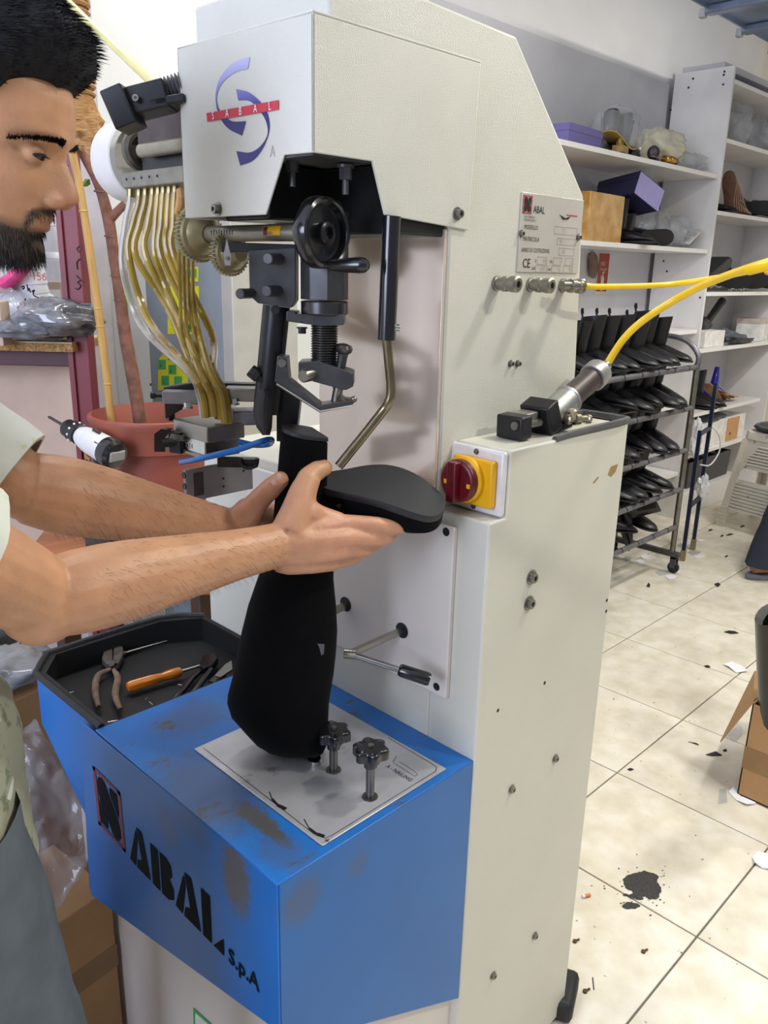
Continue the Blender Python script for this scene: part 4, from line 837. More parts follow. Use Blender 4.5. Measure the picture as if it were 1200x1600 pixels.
def ear(mb, s_):
    for k, (x, z, r) in enumerate(((-.012, .018, .0095), (-.015, .006, .010), (-.014, -.008, .009), (-.009, -.020, .0075))): mb.ell(HW(x, s_*(.074-.002*k), z), (r*HS,)*3, None, 12, 8)
    mb.tube([HW(-.004, s_*.072, .012), HW(-.010, s_*.082, .026), HW(-.022, s_*.086, .022), HW(-.024, s_*.084, .004), HW(-.016, s_*.078, -.016), HW(-.008, s_*.073, -.026)], .0052, n=8, k=3)
ear(body, 1); ear(body, -1)
# ---- limbs
sR, sL = Vector((.055, .715, 1.335)), Vector((.185, 1.06, 1.36))
eR, wR = V(72, 936, .735), V(432, 852, .935)
eL, wL = V(42, 762, .90), V(368, 829, 1.045)
nb_ = Vector((.125, .89, 1.40))
body.tube([nb_-UP*.05, nb_+Vector((.02, 0, .05)), HW(-.035, 0, -.075), HW(-.03, 0, -.01)], [.070, .062, .058, .055], n=20)
def limb(pts, rs, n=18): body.tube(pts, rs, n=n, k=5)
foreR = lambda t: eR.lerp(wR, t)
limb([sR, sR.lerp(eR, .3), sR.lerp(eR, .6), sR.lerp(eR, .9), eR+UP*.002], [.058, .054, .049, .043, .036])
body.ell(eR+(eR-wR).normalized()*.006-UP*.004, .041)
limb([eR, foreR(.12), foreR(.3), foreR(.55), foreR(.8), wR], [.039, .0435, .0430, .0365, .0300, .0275])
foreL = lambda t: eL.lerp(wL, t)
limb([sL, sL.lerp(eL, .4), sL.lerp(eL, .8), eL], [.056, .050, .044, .037]); body.ell(eL, .039)
limb([eL, foreL(.15), foreL(.35), foreL(.6), foreL(.85), wL], [.042, .0465, .0440, .0370, .0300, .0275])
def finger(pts, rs): body.tube(pts, rs, n=12, k=4); body.ell(pts[-1], rs[-1]*1.0, None, 12, 8); [body.ell(p, r*1.03, None, 10, 8) for p, r in zip(pts[1:-1], rs[1:-1])]
# right hand: fingers run under the vamp, thumb up along the heel
mR = [V(538, 818, .972), V(543, 840, .962), V(538, 860, .962), V(524, 877, .968)]
cR = [V(440, 832, .940), V(440, 847, .930), V(440, 864, .930), V(442, 876, .938)]
for a, b in zip(cR, mR): body.tube([wR, a, a.lerp(b, .5)-FH*.004, b], [.020, .0165, .0150, .0125], n=12)
body.ell(V(490, 850, .958), (.030, .030, .030)); body.ell(V(470, 850, .945), (.030, .026, .030))
finger([mR[0], V(588, 820, .985), V(615, 824, .998), V(632, 824, 1.012)], [.0122, .0106, .0094, .0082])
finger([mR[1], V(586, 842, .985), V(603, 840, 1.002), V(612, 834, 1.018)], [.0122, .0106, .0096, .0086])
finger([mR[2], V(571, 858, .990), V(584, 852, 1.010), V(592, 846, 1.025)], [.0116, .0102, .0092, .0084])
finger([mR[3], V(551, 872, .990), V(562, 865, 1.006), V(570, 858, 1.02)], [.0106, .0092, .0084, .0078])
body.tube([V(455, 830, .945), V(466, 798, .955), V(474, 768, .965), V(485, 745, .975)], [.025, .0215, .0175, .0140], n=14)
body.tube([V(478, 800, .955), V(500, 808, .965), V(530, 816, .972)], [.018, .015, .013], n=12)
finger([V(474, 772, .963), V(481, 748, .975), V(495, 736, .985), V(507, 731, .992)], [.0165, .0140, .0125, .0105])
# left hand: thumb up in front, fingers wrapped behind the boot
body.tube([wL, V(390, 812, 1.06), V(420, 815, 1.085)], [.024, .026, .022], n=14); body.ell(V(402, 818, 1.07), (.030, .034, .030))
body.tube([V(375, 818, 1.045), V(392, 795, 1.035)], [.024, .0195], n=14)
finger([V(388, 802, 1.035), V(406, 780, 1.022), V(424, 763, 1.008), V(438, 750, .998)], [.0185, .0150, .0140, .0115])
for k in range(4):
    y = 800+17*k; finger([V(418, y, 1.085), V(445, y-2, 1.105), V(480, y+2, 1.108), V(505, y+6, 1.10)], [.0125, .0115, .0105, .009])
# trunk and legs (under the clothes)
fc = Vector((.93, -.37, 0)); lf = Vector((.37, .93, 0))
def oring(c, rx, ry, n=36, e=1): return [Vector(c)+fc*rx*math.cos(t)+lf*ry*math.sin(t) for t in [2*math.pi*i/n for i in range(n)]]
trunk = [((.10, .86, .90), .105, .155), ((.105, .865, 1.0), .110, .15), ((.11, .875, 1.15), .112, .155), ((.12, .885, 1.28), .105, .165), ((.12, .888, 1.36), .080, .15), ((.125, .89, 1.41), .055, .075)]
body.loft([oring(*a) for a in trunk])
kneeR, kneeL = Vector((.205, .775, .50)), Vector((.22, 1.0, .50)); footR, footL = Vector((.17, .73, .09)), Vector((.14, 1.02, .09))
for hip, kn_, ft_ in ((Vector((.10, .79, .90)), kneeR, footR), (Vector((.13, .94, .90)), kneeL, footL)):
    body.tube([hip, hip.lerp(kn_, .5), kn_, kn_.lerp(ft_, .35), ft_], [.085, .078, .058, .056, .042], n=16)
    body.tube([ft_-UP*.045-fc*.05, ft_-UP*.045+fc*.06, ft_-UP*.055+fc*.16], [.036, .042, .030], n=12)
bmesh.ops.recalc_face_normals(body.bm, faces=body.bm.faces)
me = bpy.data.meshes.new('raw'); body.bm.to_mesh(me); body.bm.free()
tmp = bpy.data.objects.new('tmp_body', me); COL.objects.link(tmp)
rmod = tmp.modifiers.new('r', 'REMESH'); rmod.mode = 'VOXEL'; rmod.voxel_size = .0024; rmod.use_smooth_shade = True
smod = tmp.modifiers.new('s', 'SMOOTH'); smod.factor = .5; smod.iterations = 2
dg = bpy.context.evaluated_depsgraph_get(); dg.update()
bme = bpy.data.meshes.new_from_object(tmp.evaluated_get(dg)); bpy.data.objects.remove(tmp)
nv = len(bme.vertices); co = np.empty(nv*3); bme.vertices.foreach_get('co', co); co = co.reshape(-1, 3)
rel = (co-np.array(HO))/HS; hl_ = np.stack([rel@np.array(hx_), rel@np.array(hy_), rel@np.array(hz_)], 1)
tone = np.ones((nv, 4)); base = np.array(rgb('cb9874')[:3]); tone[:, :3] = base
x, y, z = hl_.T; ishead = (z > -.135) & (np.abs(y) < .1) & (np.abs(x) < .14)
def blend(mask, colr, k): 
    m_ = (mask*k)[:, None]; tone[:, :3] = tone[:, :3]*(1-m_)+np.array(rgb(colr)[:3])*m_
ss = lambda v, a, b: np.clip((v-a)/(b-a), 0, 1)
jit = np.array([noise.noise(Vector(c)*180) for c in co[::1]]) if nv < 400000 else np.zeros(nv)
beard = ishead*ss(z, -.070+.0*x, -.084)*ss(x, -.015, .005)*(1-np.exp(-(y/.022)**2-((z+.0685)/.0065)**2)*.95)
beard = np.maximum(beard, ishead*np.exp(-((z+.0555+(np.abs(y)/.03)**2*.006)/.0050)**4)*(np.abs(y) < .031)*(x > .06)*.95); beard = np.maximum(beard, ishead*np.exp(-((np.abs(y)-.030)/.005)**2)*(z < -.06)*(z > -.09)*(x > .05)*.75)
beard = np.maximum(beard, ishead*ss(x, .035, .02)*ss(x, -.02, -.005)*(z < .02)*(z > -.07)*(np.abs(y) > .04)*.75)
lips = ishead*np.exp(-((z+.069)/.008)**2-(y/.02)**2)*(x > .07)
blend(lips, '9a5a4e', .55); blend(np.clip(beard*(1+.5*jit), 0, 1), '1c1613', .92)
stub = ishead*ss(z, .0, -.05)*(x > .0)*.18; blend(stub, '4a3a33', 1)
hands = np.clip(1-np.minimum(np.linalg.norm(co-np.array(mR[1]), axis=1), np.linalg.norm(co-np.array(V(405, 790, 1.03)), axis=1))/.10, 0, 1); blend(hands, 'cf8f78', .5)
nosel = ishead*np.exp(-((z+.04)/.02)**2-(y/.02)**2)*(x > .1); blend(nosel, 'b06e55', .5)
under = ishead*np.exp(-((z+.014)/.006)**2-((np.abs(y)-.03)/.014)**2)*(x > .05); blend(under, '8d5f49', .5)
ca = bme.attributes.new('tone', 'FLOAT_COLOR', 'POINT'); ca.data.foreach_set('color', tone.ravel())
bme.materials.clear(); bme.materials.append(skin)
for p in bme.polygons: p.use_smooth = True
bo = bpy.data.objects.new('body', bme); link(bo, man)
# nails on the two thumbs
nail_m = M('nail', 'd9a694', .25, coat=.3)
def nail(p, d, n_, w_, l_):
    d, n_ = Vector(d).normalized(), Vector(n_).normalized(); s_ = d.cross(n_); mb = MB()
    mb.loft([[p+d*l_*a+s_*w_*math.sin(t)*k+n_*w_*(math.cos(t)-.75)*.8 for t in [-1+.25*i for i in range(9)]] for a, k in ((-1, .75), (-.6, .95), (.3, 1), (.8, .85), (1, .55))], cap=False, closed=False); return obj('fingernail', mb, nail_m, bo)
pL = V(436, 752, .998); nail(pL-FH*.0085+UP*.004+RH*-.001, RH*.7+UP*.7, -FH+UP*.35-RH*.25, .0075, .0085)
# hair: shell plus many short strands
hair_m = M('black_hair', '141318', .65, var=.3, scale=80, spec=.25); 
def scalp(th, ph):
    pass
hb = MB(); rings = []
NZ, NA = 34, 72
def hairline(t):   # lowest z of the hair at angle t (0 = front)
    a = abs((t+math.pi) % (2*math.pi)-math.pi)
    return interp(a, [0, .35, .7, .88, 1.0, 1.15, 1.35, 1.5, 1.75, 2.2, 3.15], [.070, .066, .064, .060, .040, .022, -.004, -.030, -.006, -.040, -.055])
for i in range(NZ+1):
    ring = []
    for j in range(NA):
        t = 2*math.pi*j/NA; z0 = hairline(t); u = i/NZ; z = z0+(.122-z0)*u
        a, b, w_ = interp(z, zk, xf), interp(z, zk, xb), interp(z, zk, wd); c = a*.30+b*.70; ct, st = math.cos(t), math.sin(t)
        x_ = c+(a-c if ct > 0 else c-b)*abs(ct)**.85*(1 if ct > 0 else -1); y_ = w_*abs(st)**.92*(1 if st > 0 else -1)
        front = max(0, ct)**2
        th = (.004+.026*min(1, u*3)*(.55+.45*front)+.016*front*min(1, u*8))*(1 if z > .03 else .35)
        n_ = Vector((x_-.0, y_*1.3, max(0, z-.02)*1.4)).normalized(); q = Vector((x_, y_, z))+n_*(th+.004*noise.noise(Vector((x_, y_, z))*70)); 
        if u == 1: q = Vector((-.01+ct*.012, st*.01, .145))
        ring.append(HW(*q))
    rings.append(ring)
hb.loft(rings, cap=True)
def strand(mb, p, d, L, r, bend):
    s_ = d.cross(Vector((random.random(), random.random(), random.random()))).normalized(); e_ = d.cross(s_)
    p1 = p+d*L*.5+bend*L*.12; p2 = p+d*L+bend*L*.5
    v = [mb.bm.verts.new(q) for q in (p+s_*r, p-s_*.5*r+e_*.87*r, p-s_*.5*r-e_*.87*r, p1+s_*r*.8, p1-s_*.4*r+e_*.7*r, p1-s_*.4*r-e_*.7*r, p2)]
    for f in ((0, 1, 4, 3), (1, 2, 5, 4), (2, 0, 3, 5), (3, 4, 6), (4, 5, 6), (5, 3, 6)): mb.bm.faces.new([v[k] for k in f])
for k in range(8000):
    i, j = random.random()**.8*(NZ-2), random.random()*NA; a_, b_2 = int(i), int(j)
    p = rings[a_][b_2].lerp(rings[a_+1][(b_2+1) % NA], random.random()); n_ = (p-HW(-.01, 0, .03)).normalized()
    t = 2*math.pi*b_2/NA; fr_w = max(0, math.cos(t)); dirn = (n_*.50+hx_*.42*(fr_w+.25)+hz_*.05+hy_*random.uniform(-.4, .4)+hx_*random.uniform(-.2, .2)).normalized()
    low = a_ < NZ*.25; L = random.uniform(.006, .013) if not low else random.uniform(.003, .007)
    strand(hb, p-n_*.002, dirn, L, .0005, hx_*.6-hz_*.3)
obj('hair', hb, hair_m, man)
# beard and moustache strands on the skin, eyebrows
hv = [Vector(c) for c in co[(beard > .55)]]; random.shuffle(hv); bb_ = MB()
for p in hv[:4500]:
    q = Vector(((p-HO).dot(hx_), (p-HO).dot(hy_), (p-HO).dot(hz_)))/HS; out = (hx_*max(.1, q.x)+hy_*q.y*.8).normalized()
    lower = q.z < -.085; strand(bb_, p-out*.001, (out*.55-hz_*.8+hx_*.25*random.random()+hy_*random.uniform(-.3, .3)).normalized(), random.uniform(.004, .009)*(1.3 if lower else .8)*(.5 if q.x < .03 else 1), .0003, -hz_)
obj('beard', bb_, M('beard_hair', '120f0e', .5, var=.3, scale=80), man)
for s_ in (-1, 1):
    eb = MB()
    for k in range(700):
        u = random.random(); yy = s_*(.012+.042*u); zz_ = .0155+.006*math.sin(u*2.2)-.017*u**1.6+random.uniform(-.0035, .0035)*(1-.5*u)
        a, w_ = interp(zz_, zk, xf), interp(zz_, zk, wd); c = a*.3+interp(zz_, zk, xb)*.7; sy = (abs(yy)/w_)**(1/.92); xx = c+(a-c)*max(.0, 1-sy*sy)**.40+.0040*g(abs(yy)-.026, .022)
        p = HW(xx-.001, yy, zz_); strand(eb, p, (hy_*s_*.9+hz_*random.uniform(-.1, .5)+hx_*.25).normalized(), random.uniform(.006, .010), .0004, -hz_*.3)
    obj('eyebrow', eb, hair_m, man)
    el = MB(); pts = []
    for k in range(11):
        t = -1.12+.148*k; z_ = -.0046+.0032*max(0, 1-((t+.28)/.86)**2); rr_ = math.sqrt(.0146**2-(z_+.003)**2); pts.append(HW(.0712+rr_*math.cos(t), s_*(.0315-rr_*math.sin(t)), z_))
    el.tube(pts, [.0005]+[.0011]*9+[.0005], n=6, k=1)
    for p in pts[1:-1]:
        for q in range(2): strand(el, p+hy_*random.uniform(-.0015, .0015), (hx_*.8-hz_*.35+hy_*random.uniform(-.3, .3)).normalized(), .005, .0003, hz_*.4)
    ey = MB(); T_ = [-1.05+.14*i for i in range(12)]
    def es(t, z_): rr_ = math.sqrt(max(1e-8, .0142**2-(z_+.003)**2)); return HW(.0712+rr_*math.cos(t), s_*(.0315-rr_*math.sin(t)), z_)
    hh_ = lambda t: .0030*max(0, 1-((t+.28)/.80)**2)
    ey.loft([[es(t, -.0050+hh_(t)) for t in T_], [es(t, -.0050) for t in T_], [es(t, -.0050-hh_(t)*.8) for t in T_]], cap=False, closed=False)
    obj('eye', ey, M('dark_eye', '1d1512', .2, var=.3, scale=120), man)
    obj('eyelashes', el, M('lash', '0e0b0b', .5), man)
# arm hair
ah = MB(); sel = []
for (a0_, b0_) in ((eR, wR), (eL, wL)):
    d0 = np.array(b0_-a0_); L2 = float(d0@d0); rr = co-np.array(a0_); t = rr@d0/L2; dist = np.linalg.norm(rr-t[:, None]*d0, axis=1)
    idx = np.where((t > .15) & (t < .98) & (dist < .05))[0]
    for i in np.random.RandomState(3).choice(idx, 900, replace=False):
        p = Vector(co[i]); n_ = Vector((rr-t[:, None]*d0)[i]).normalized(); strand(ah, p, (n_*.35+Vector(d0).normalized()*.6-UP*.35+Vector((random.uniform(-.3, .3), random.uniform(-.3, .3), random.uniform(-.3, .3)))).normalized(), random.uniform(.006, .012), .00011, -UP)
obj('arm_hair', ah, M('beard_hair', ''), man)
# clothes
def cloth_noise(P, amp, fr, seed=0): 
    return [[p+(p-sum(r, Vector())/len(r)).normalized()*(amp*noise.noise(p*fr+Vector((seed, 0, 0)))+amp*.6*noise.noise(p*fr*2.3)) for p in r] for r in P]
tee = M('white_tee', 'd9dbd2', .9, var=.05, scale=9, dirt=('c3cd9a', 16, .58, (1, 1, .6)), bump=.2, bscale=40)
shirt = [oring(a[0], a[1]+.016, a[2]+.016) for a in trunk]; shirt[0] = oring((.125, .86, .93), .150, .185); shirt[1] = oring((.12, .865, 1.02), .145, .18); shirt.insert(0, oring((.125, .86, .80), .150, .19)); shirt[-1] = oring((.125, .89, 1.425), .066, .082)
fine = []
for a, b in zip(shirt, shirt[1:]):
    for k in range(6): fine.append([p.lerp(q, k/6) for p, q in zip(a, b)])
fine.append(shirt[-1]); mbs = MB().loft(cloth_noise(fine, .012, 9), cap=False)
so_ = obj('shirt', mbs, tee, man, sharp=3)
apr = M('apron_green_print', '9c9c88', .85, var=.1, scale=12, dirt=('6f7a60', 30, .55), bump=.35, bscale=35)
ap_ = [oring(c, a+.006, b+.004) for c, a, b in (((.14, .86, .77), .137, .188), ((.128, .862, .81), .153, .194), ((.125, .86, .90), .153, .19), ((.122, .864, 1.0), .149, .185), ((.117, .87, 1.08), .140, .18))]; fa_ = []
for a, b in zip(ap_, ap_[1:]):
    for k in range(7): fa_.append([p.lerp(q, k/7) for p, q in zip(a, b)])
obj('apron', MB().loft(cloth_noise(fa_, .010, 14, 5), cap=False), apr, man, sharp=3)
def sleeve(pts, rs, nm):
    P = smooth_path(pts, 6); Rr = smooth_vals(rs, 6); rings = []
    for i, p in enumerate(P):
        d = (P[min(i+1, len(P)-1)]-P[max(0, i-1)]).normalized(); x_, y_, _ = basis(d); rings.append([p+(x_*math.cos(t)+y_*math.sin(t))*(Rr[i]+.005*noise.noise(Vector((math.cos(t)*2, math.sin(t)*2, i*.35)))) for t in [2*math.pi*j/32 for j in range(32)]])
    rings.append([p+(P[-1]-p)*.10 for p in rings[-1]]); obj(nm, MB().loft(rings, cap=False), tee, man, sharp=1)
dRv = (eR-sR).normalized(); dLv = (eL-sL).normalized()
sleeve([sR-dRv*.03, sR.lerp(eR, .25), sR.lerp(eR, .48), sR.lerp(eR, .66)], [.078, .080, .075, .068], 'sleeve')
sleeve([sL-dLv*.03, sL.lerp(eL, .35), sL.lerp(eL, .65), sL.lerp(eL, .93)], [.074, .074, .068, .060], 'sleeve')
denim = M('grey_denim', '565e66', .85, var=.18, scale=14, bump=.2, bscale=60)
def leg(hip, kn_, ft_, nm):
    P = smooth_path([hip, hip.lerp(kn_, .5), kn_, kn_.lerp(ft_, .5), ft_-UP*.04], 7); Rr = smooth_vals([.125, .112, .092, .085, .082], 7); rings = []
    for i, p in enumerate(P):
        rings.append([p+(fc*math.cos(t)+lf*math.sin(t))*(Rr[i]+.007*noise.noise(Vector((math.cos(t)*2.2, math.sin(t)*2.2, p.z*14)))) for t in [2*math.pi*j/30 for j in range(30)]])
    obj(nm, MB().loft(rings, cap=False), denim, man, sharp=3)
obj('trouser_hips', MB().loft([oring(c, a, b) for c, a, b in (((.145, .855, .62), .11, .18), ((.14, .86, .72), .135, .19), ((.13, .862, .85), .138, .178), ((.12, .864, .98), .125, .165))]), denim, man, sharp=3); leg(Vector((.13, .80, .92)), kneeR, footR, 'trouser_leg'); leg(Vector((.13, .94, .92)), kneeL, footL, 'trouser_leg')
for ft_ in (footR, footL):
    obj('shoe', MB().tube([ft_-UP*.045-fc*.075, ft_-UP*.045, ft_-UP*.05+fc*.09, ft_-UP*.06+fc*.19], [.035, .046, .047, .028], n=16), M('dark_shoe', '26262a', .6), man)
# ================================================================ shoe rack on wheels with ankle boots
tube_m = M('rack_tube_wrapped', '77767a', .4, .5, var=.2, scale=30, dirt=('3a383a', 18, .62)); bare_m = M('rack_tube', '7f7a70', .35, .8, var=.2, scale=20)
RX0, RX1, RY0, RY1 = 2.45, 3.79, 1.665, 1.99
LV5 = [1.036, .842, .635, .437, .242]
rack = thing('shoe_rack', 'grey tubular shoe rack on wheels loaded with black boots behind the machine', 'rack', (RX1, RY0, 0))
for z in LV5:
    obj('front_rail', MB().cyl((RX0, RY0, z), (RX1, RY0, z), .013, n=14), tube_m, rack); obj('back_rail', MB().cyl((RX0, RY1, z+.03), (RX1, RY1, z+.03), .013, n=14), tube_m, rack)
    mb = MB()
    for k in range(9): x = RX1-.02-.145*k; mb.tube([(x, RY0, z), (x, RY1, z+.03)], .0135, n=8)
    if z > .3: obj('middle_rails', MB().cyl((RX0, RY0+.11, z+.008), (RX1, RY0+.11, z+.008), .009, n=10).cyl((RX0, RY0+.22, z+.02), (RX1, RY0+.22, z+.02), .009, n=10), bare_m, rack, kind='stuff')
    mb = MB()
    for k in range(8): x = RX1-.1-.15*k; mb.cyl((x-.004, RY0, z), (x+.004, RY0, z), .0138, n=14)
    obj('rail_tape', mb, dk2, rack, kind='stuff')
for x in (RX1, RX0):
    for y in (RY0, RY1): obj('post', MB().cyl((x, y, .10), (x, y, 1.05 if y == RY0 else 1.17), .014, n=14), bare_m, rack)
    obj('end_hoop', MB().tube([(x, RY0, 1.036), (x, RY0+.0, 1.09), (x, RY0+.06, 1.15), (x, RY0+.16, 1.17), (x, RY1, 1.17)], .013, n=12, k=5), tube_m, rack)
    obj('base_bar', MB().bb(x-.015, x+.015, RY0-.04, RY1+.02, .085, .112), dk, rack, .003)
    for y in (RY0-.015, RY1):
        wl = obj('caster_fork', MB().bb(x-.017, x-.011, y-.015, y+.015, .03, .085).bb(x+.011, x+.017, y-.015, y+.015, .03, .085).bb(x-.017, x+.017, y-.015, y+.015, .078, .085), dk, rack)
        obj('caster_wheel', MB().lathe([(.010, -.010), (.027, -.010), (.0295, -.006), (.0295, .006), (.027, .010), (.010, .010)], (x, y, .030), (1, 0, 0), 24), rub, wl)
obj('side_panel', MB().poly([(2.5, 2.01, .25), (3.7, 2.01, .25), (3.7, 2.01, .30), (2.5, 2.01, .30)], (0, .004, 0)), bare_m, rack)
bleather = M('black_boot_leather', '141316', .38, var=.25, scale=35, bump=.12, bscale=90); elast = M('boot_elastic', '0f0f11', .85, var=.2); bsole = M('boot_sole', '141315', .6)
def ring_(c, rx, ry, tilt=0, n=20, e=1):
    R = Matrix.Rotation(tilt, 3, 'X'); return [Vector(c)+R@Vector((rx*math.cos(t), ry*math.sin(t), 0)) for t in [2*math.pi*i/n for i in range(n)]]
def ankle_boot(name, label, group, flop=0):
    t = thing(name, label, 'boot', (0, 0, 0), group)
    obj('upper', MB().loft([ring_((0, .045, .022), .036, .045), ring_((0, .042, .045), .037, .046, .10), ring_((0, .030, .075), .038, .056, .35), ring_((0, .022, .10), .036, .055, .25), ring_((0, .022, .14), .037, .055, .08), ring_((0, .020+flop*.5, .180), .040, .057, -.08), ring_((0, .018+flop, .205), .038, .059, -.22), ring_((0, .018+flop*.9, .198), .034, .054, -.22), ring_((0, .024, .12), .030, .046)], cap=True)
        .loft([ring_((0, .03, .040), .034, .020, math.pi/2), ring_((0, -.03, .042), .036, .034, math.pi/2-.15), ring_((0, -.075, .036), .042, .028, math.pi/2-.2), ring_((0, -.11, .031), .043, .021, math.pi/2-.1), ring_((0, -.145, .026), .037, .016, math.pi/2), ring_((0, -.166, .022), .025, .010, math.pi/2), ring_((0, -.175, .019), .010, .005, math.pi/2)]), bleather, t)
    out = [(.030, .07), (.036, .03), (.033, -.02), (.042, -.08), (.045, -.12), (.038, -.165), (.020, -.195), (0, -.205)]; P = smooth_path([Vector((x, y, 0)) for x, y in out], 3)
    P = [Vector((p.x, p.y*.9, 0)) for p in P]; full = [Vector((0, .092, 0))]+P+[Vector((-p.x, p.y, 0)) for p in P[-2::-1]]
    obj('sole', MB().loft([[p+UP*.008 for p in full], [p+UP*.016 for p in full]]).poly([(-.031, .035, 0), (.031, .035, 0), (.031, .075, 0), (.018, .093, 0), (-.018, .093, 0), (-.031, .075, 0)], (0, 0, .010)), bsole, t, .0012)
    for s_ in (1, -1): obj('elastic_gusset', MB().faces([(s_*.0385, .012, .10), (s_*.0385, .038, .10), (s_*.0460, .045+flop, .192), (s_*.0460, .002+flop, .192)], [(0, 1, 2, 3)]), elast, t)
    obj('pull_loop', MB().tube([(0, .072+flop, .19), (0, .084+flop, .215), (0, .080+flop, .226), (0, .074+flop, .205)], .004, n=6, k=3), elast, t)
    return t
grp = 'black ankle boots on the wheeled rack'; proto = None; words = ['topmost', 'second', 'third', 'fourth', 'lowest']; nth = ['first', 'second', 'third', 'fourth', 'fifth', 'sixth', 'seventh', 'eighth', 'ninth']
for L, z in enumerate(LV5):
    n_ = (8, 7, 6, 5, 3)[L]
    for k in range(n_):
        x = RX1-.08-.118*k-(.02 if L == 0 else .03*L); lab = 'black leather ankle boot, %s from the right on the %s level of the wheeled rack' % (nth[k], words[L])
        rz = random.uniform(-.25, .35)
        if L == 4: rz += .5*k
        if proto is None: proto = ankle_boot('ankle_boot', lab, grp); o = proto; o.location = (x, RY0+.155, z+.034); o.rotation_euler = (0, 0, rz)
        else: o = copy_tree(proto, (x, RY0+.155+random.uniform(-.02, .02), z+.034), rz, lab)
        o.rotation_euler.x = .09+random.uniform(-.03, .03)
        s_ = random.uniform(.95, 1.08); o.scale = (s_, s_, s_*random.uniform(.92, 1.05))
        if L in (1, 2) and k in (2, 4): o.rotation_euler.y = random.choice((-.35, .3)); o.location.z += .012
        if L == 4: o.rotation_euler.x = 1.2 if k == 1 else .09; o.location.z += .04 if k == 1 else 0
# ---------------------------------------------------------------- blue trestle frame and plastic bits beside the rack
bsteel = M('navy_steel', '172340', .4, .3, var=.2)
p1, p2 = Vector((4.002, 1.698, 0)), Vector((4.22, 1.742, 0))
fr_ = thing('trestle', 'narrow dark blue steel frame standing between the rack and the tall shelf', 'trestle', p1)
for p, h in ((p1, .70), (p2, .92)):
    obj('leg', MB().box(p+UP*(h/2+.03), (.019, .019, h-.06), .2), bsteel, fr_, .002); obj('foot', MB().box(p+UP*.03, (.026, .026, .06), .2), M('rust_foot', '8a7a5c', .7), fr_, .002)
for z in (.30, .68): obj('rung', MB().tube([p1+UP*z, p2+UP*z], .012, n=10), bsteel, fr_)
obj('cable', MB().tube([p2+UP*.70, p2+Vector((.06, -.03, .64)), p2+Vector((.10, -.03, .55)), p2+Vector((.03, -.02, .48)), p2+Vector((-.10, -.02, .50))], .004, n=8), M('white_cable', 'e4e2df', .5), fr_)
cb_ = MB().crumple((4.22, 1.735, .36), (.035, .03, .07), .5, 3); tag(obj('plastic_wrap', cb_, M('film_white', 'd9d9db', .25, var=.1, coat=.3), None), 'crumpled white plastic wrapped round the blue frame', 'plastic')
# ---------------------------------------------------------------- things on the left shelves
def film(name, hexc, al): return M(name, hexc, .08, var=.12, scale=12, alpha=al, coat=.6, bump=1, bscale=22)
film_c = film('clear_film', 'cdcfd3', .34); film_y = film('cream_film', 'e4dec4', .72)
Zs1, Zs2 = 1.986, 1.593
def sbox(nm, label, cat, x0_, x1_, y0_, y1_, z0_, z1_, mat, rz=0, ry=0, lid=None):
    c = Vector(((x0_+x1_)/2, (y0_+y1_)/2, z0_)); t = thing(nm, label, cat, c)
    R = Matrix.Rotation(rz, 3, 'Z') @ Matrix.Rotation(ry, 3, 'Y'); h = z1_-z0_
    obj('body', MB().box(c+UP*h/2, (x1_-x0_, y1_-y0_, h), R), mat, t, .002)
    if lid: obj('lid', MB().box(c+UP*(h-.012), (x1_-x0_+.006, y1_-y0_+.006, .03), R), lid, t, .002)
    return t
lil = M('lilac_card', '6e66a0', .6, var=.04); lil2 = M('lilac_light', 'a8a0d4', .6, var=.04); navy = M('navy_card', '2c2c4c', .5, var=.06)
sbox('shoe_box', 'flat lilac shoebox lying at the left end of the top shelf', 'box', 3.22, 3.52, 2.12, 2.30, Zs1, Zs1+.075, lil, .06, 0, lil)
t = thing('insole', 'golden insole sticking out beside the lilac box on the top shelf', 'insole', (3.67, 2.16, Zs1))
obj('leather', MB().loft([[Vector((3.53+.32*u, 2.16+s_*(.032+.012*math.sin(u*3.1)), Zs1+.075-.03*u+dz+.02*math.sin(u*6))) for u, s_ in [(i/10, 1) for i in range(11)]+[(1.04, 0)]+[(i/10, -1) for i in range(10, -1, -1)]] for dz in (0, .006)]), M('gold_leather', 'b59b4e', .35, .4, var=.1), t)
obj('metal_clasp', MB().box((3.70, 2.13, Zs1+.022), (.09, .05, .03), .2).lathe([(.014, 0), (.018, .01), (.012, .03), (.004, .035)], (3.67, 2.12, Zs1+.035), (0, 0, 1), 14), M('gold_metal', 'a58a50', .3, .8, var=.2), t)
for k, (x, lab) in enumerate(((3.80, 'dark navy boot inside the clear bag on the top shelf, left of the pair'), (3.93, 'dark navy boot inside the clear bag on the top shelf, right of the pair'))):
    o = copy_tree(proto, (x, 2.25, Zs1+.001), -.9+.2*k, lab, 'boots in a bag on the top shelf'); o.scale = (1, 1, 1)
tag(obj('plastic_bag', MB().crumple((3.86, 2.25, Zs1+.118), (.17, .115, .125), .22, 5, 36, 20), film_c, None, sharp=3), 'clear plastic bag around the navy boots on the top shelf', 'bag')
t = thing('shoe', 'dark maroon shoe toe poking out right of the bagged boots on the top shelf', 'shoe', (4.02, 2.12, Zs1)); obj('vamp', MB().ell((4.02, 2.13, Zs1+.042), (.013, .03, .034), Matrix.Rotation(.5, 3, 'Z')), M('maroon_leather', '33262a', .4), t); obj('sole', MB().box((4.02, 2.13, Zs1+.007), (.03, .06, .012), .5), bsole, t, .003)
tag(obj('plastic_bag', MB().crumple((4.28, 2.235, Zs1+.092), (.20, .115, .10), .3, 9, 40, 22, flat_z=-.09), film_y, None, sharp=3), 'big crumpled cream plastic bag at the right of the top shelf', 'bag')
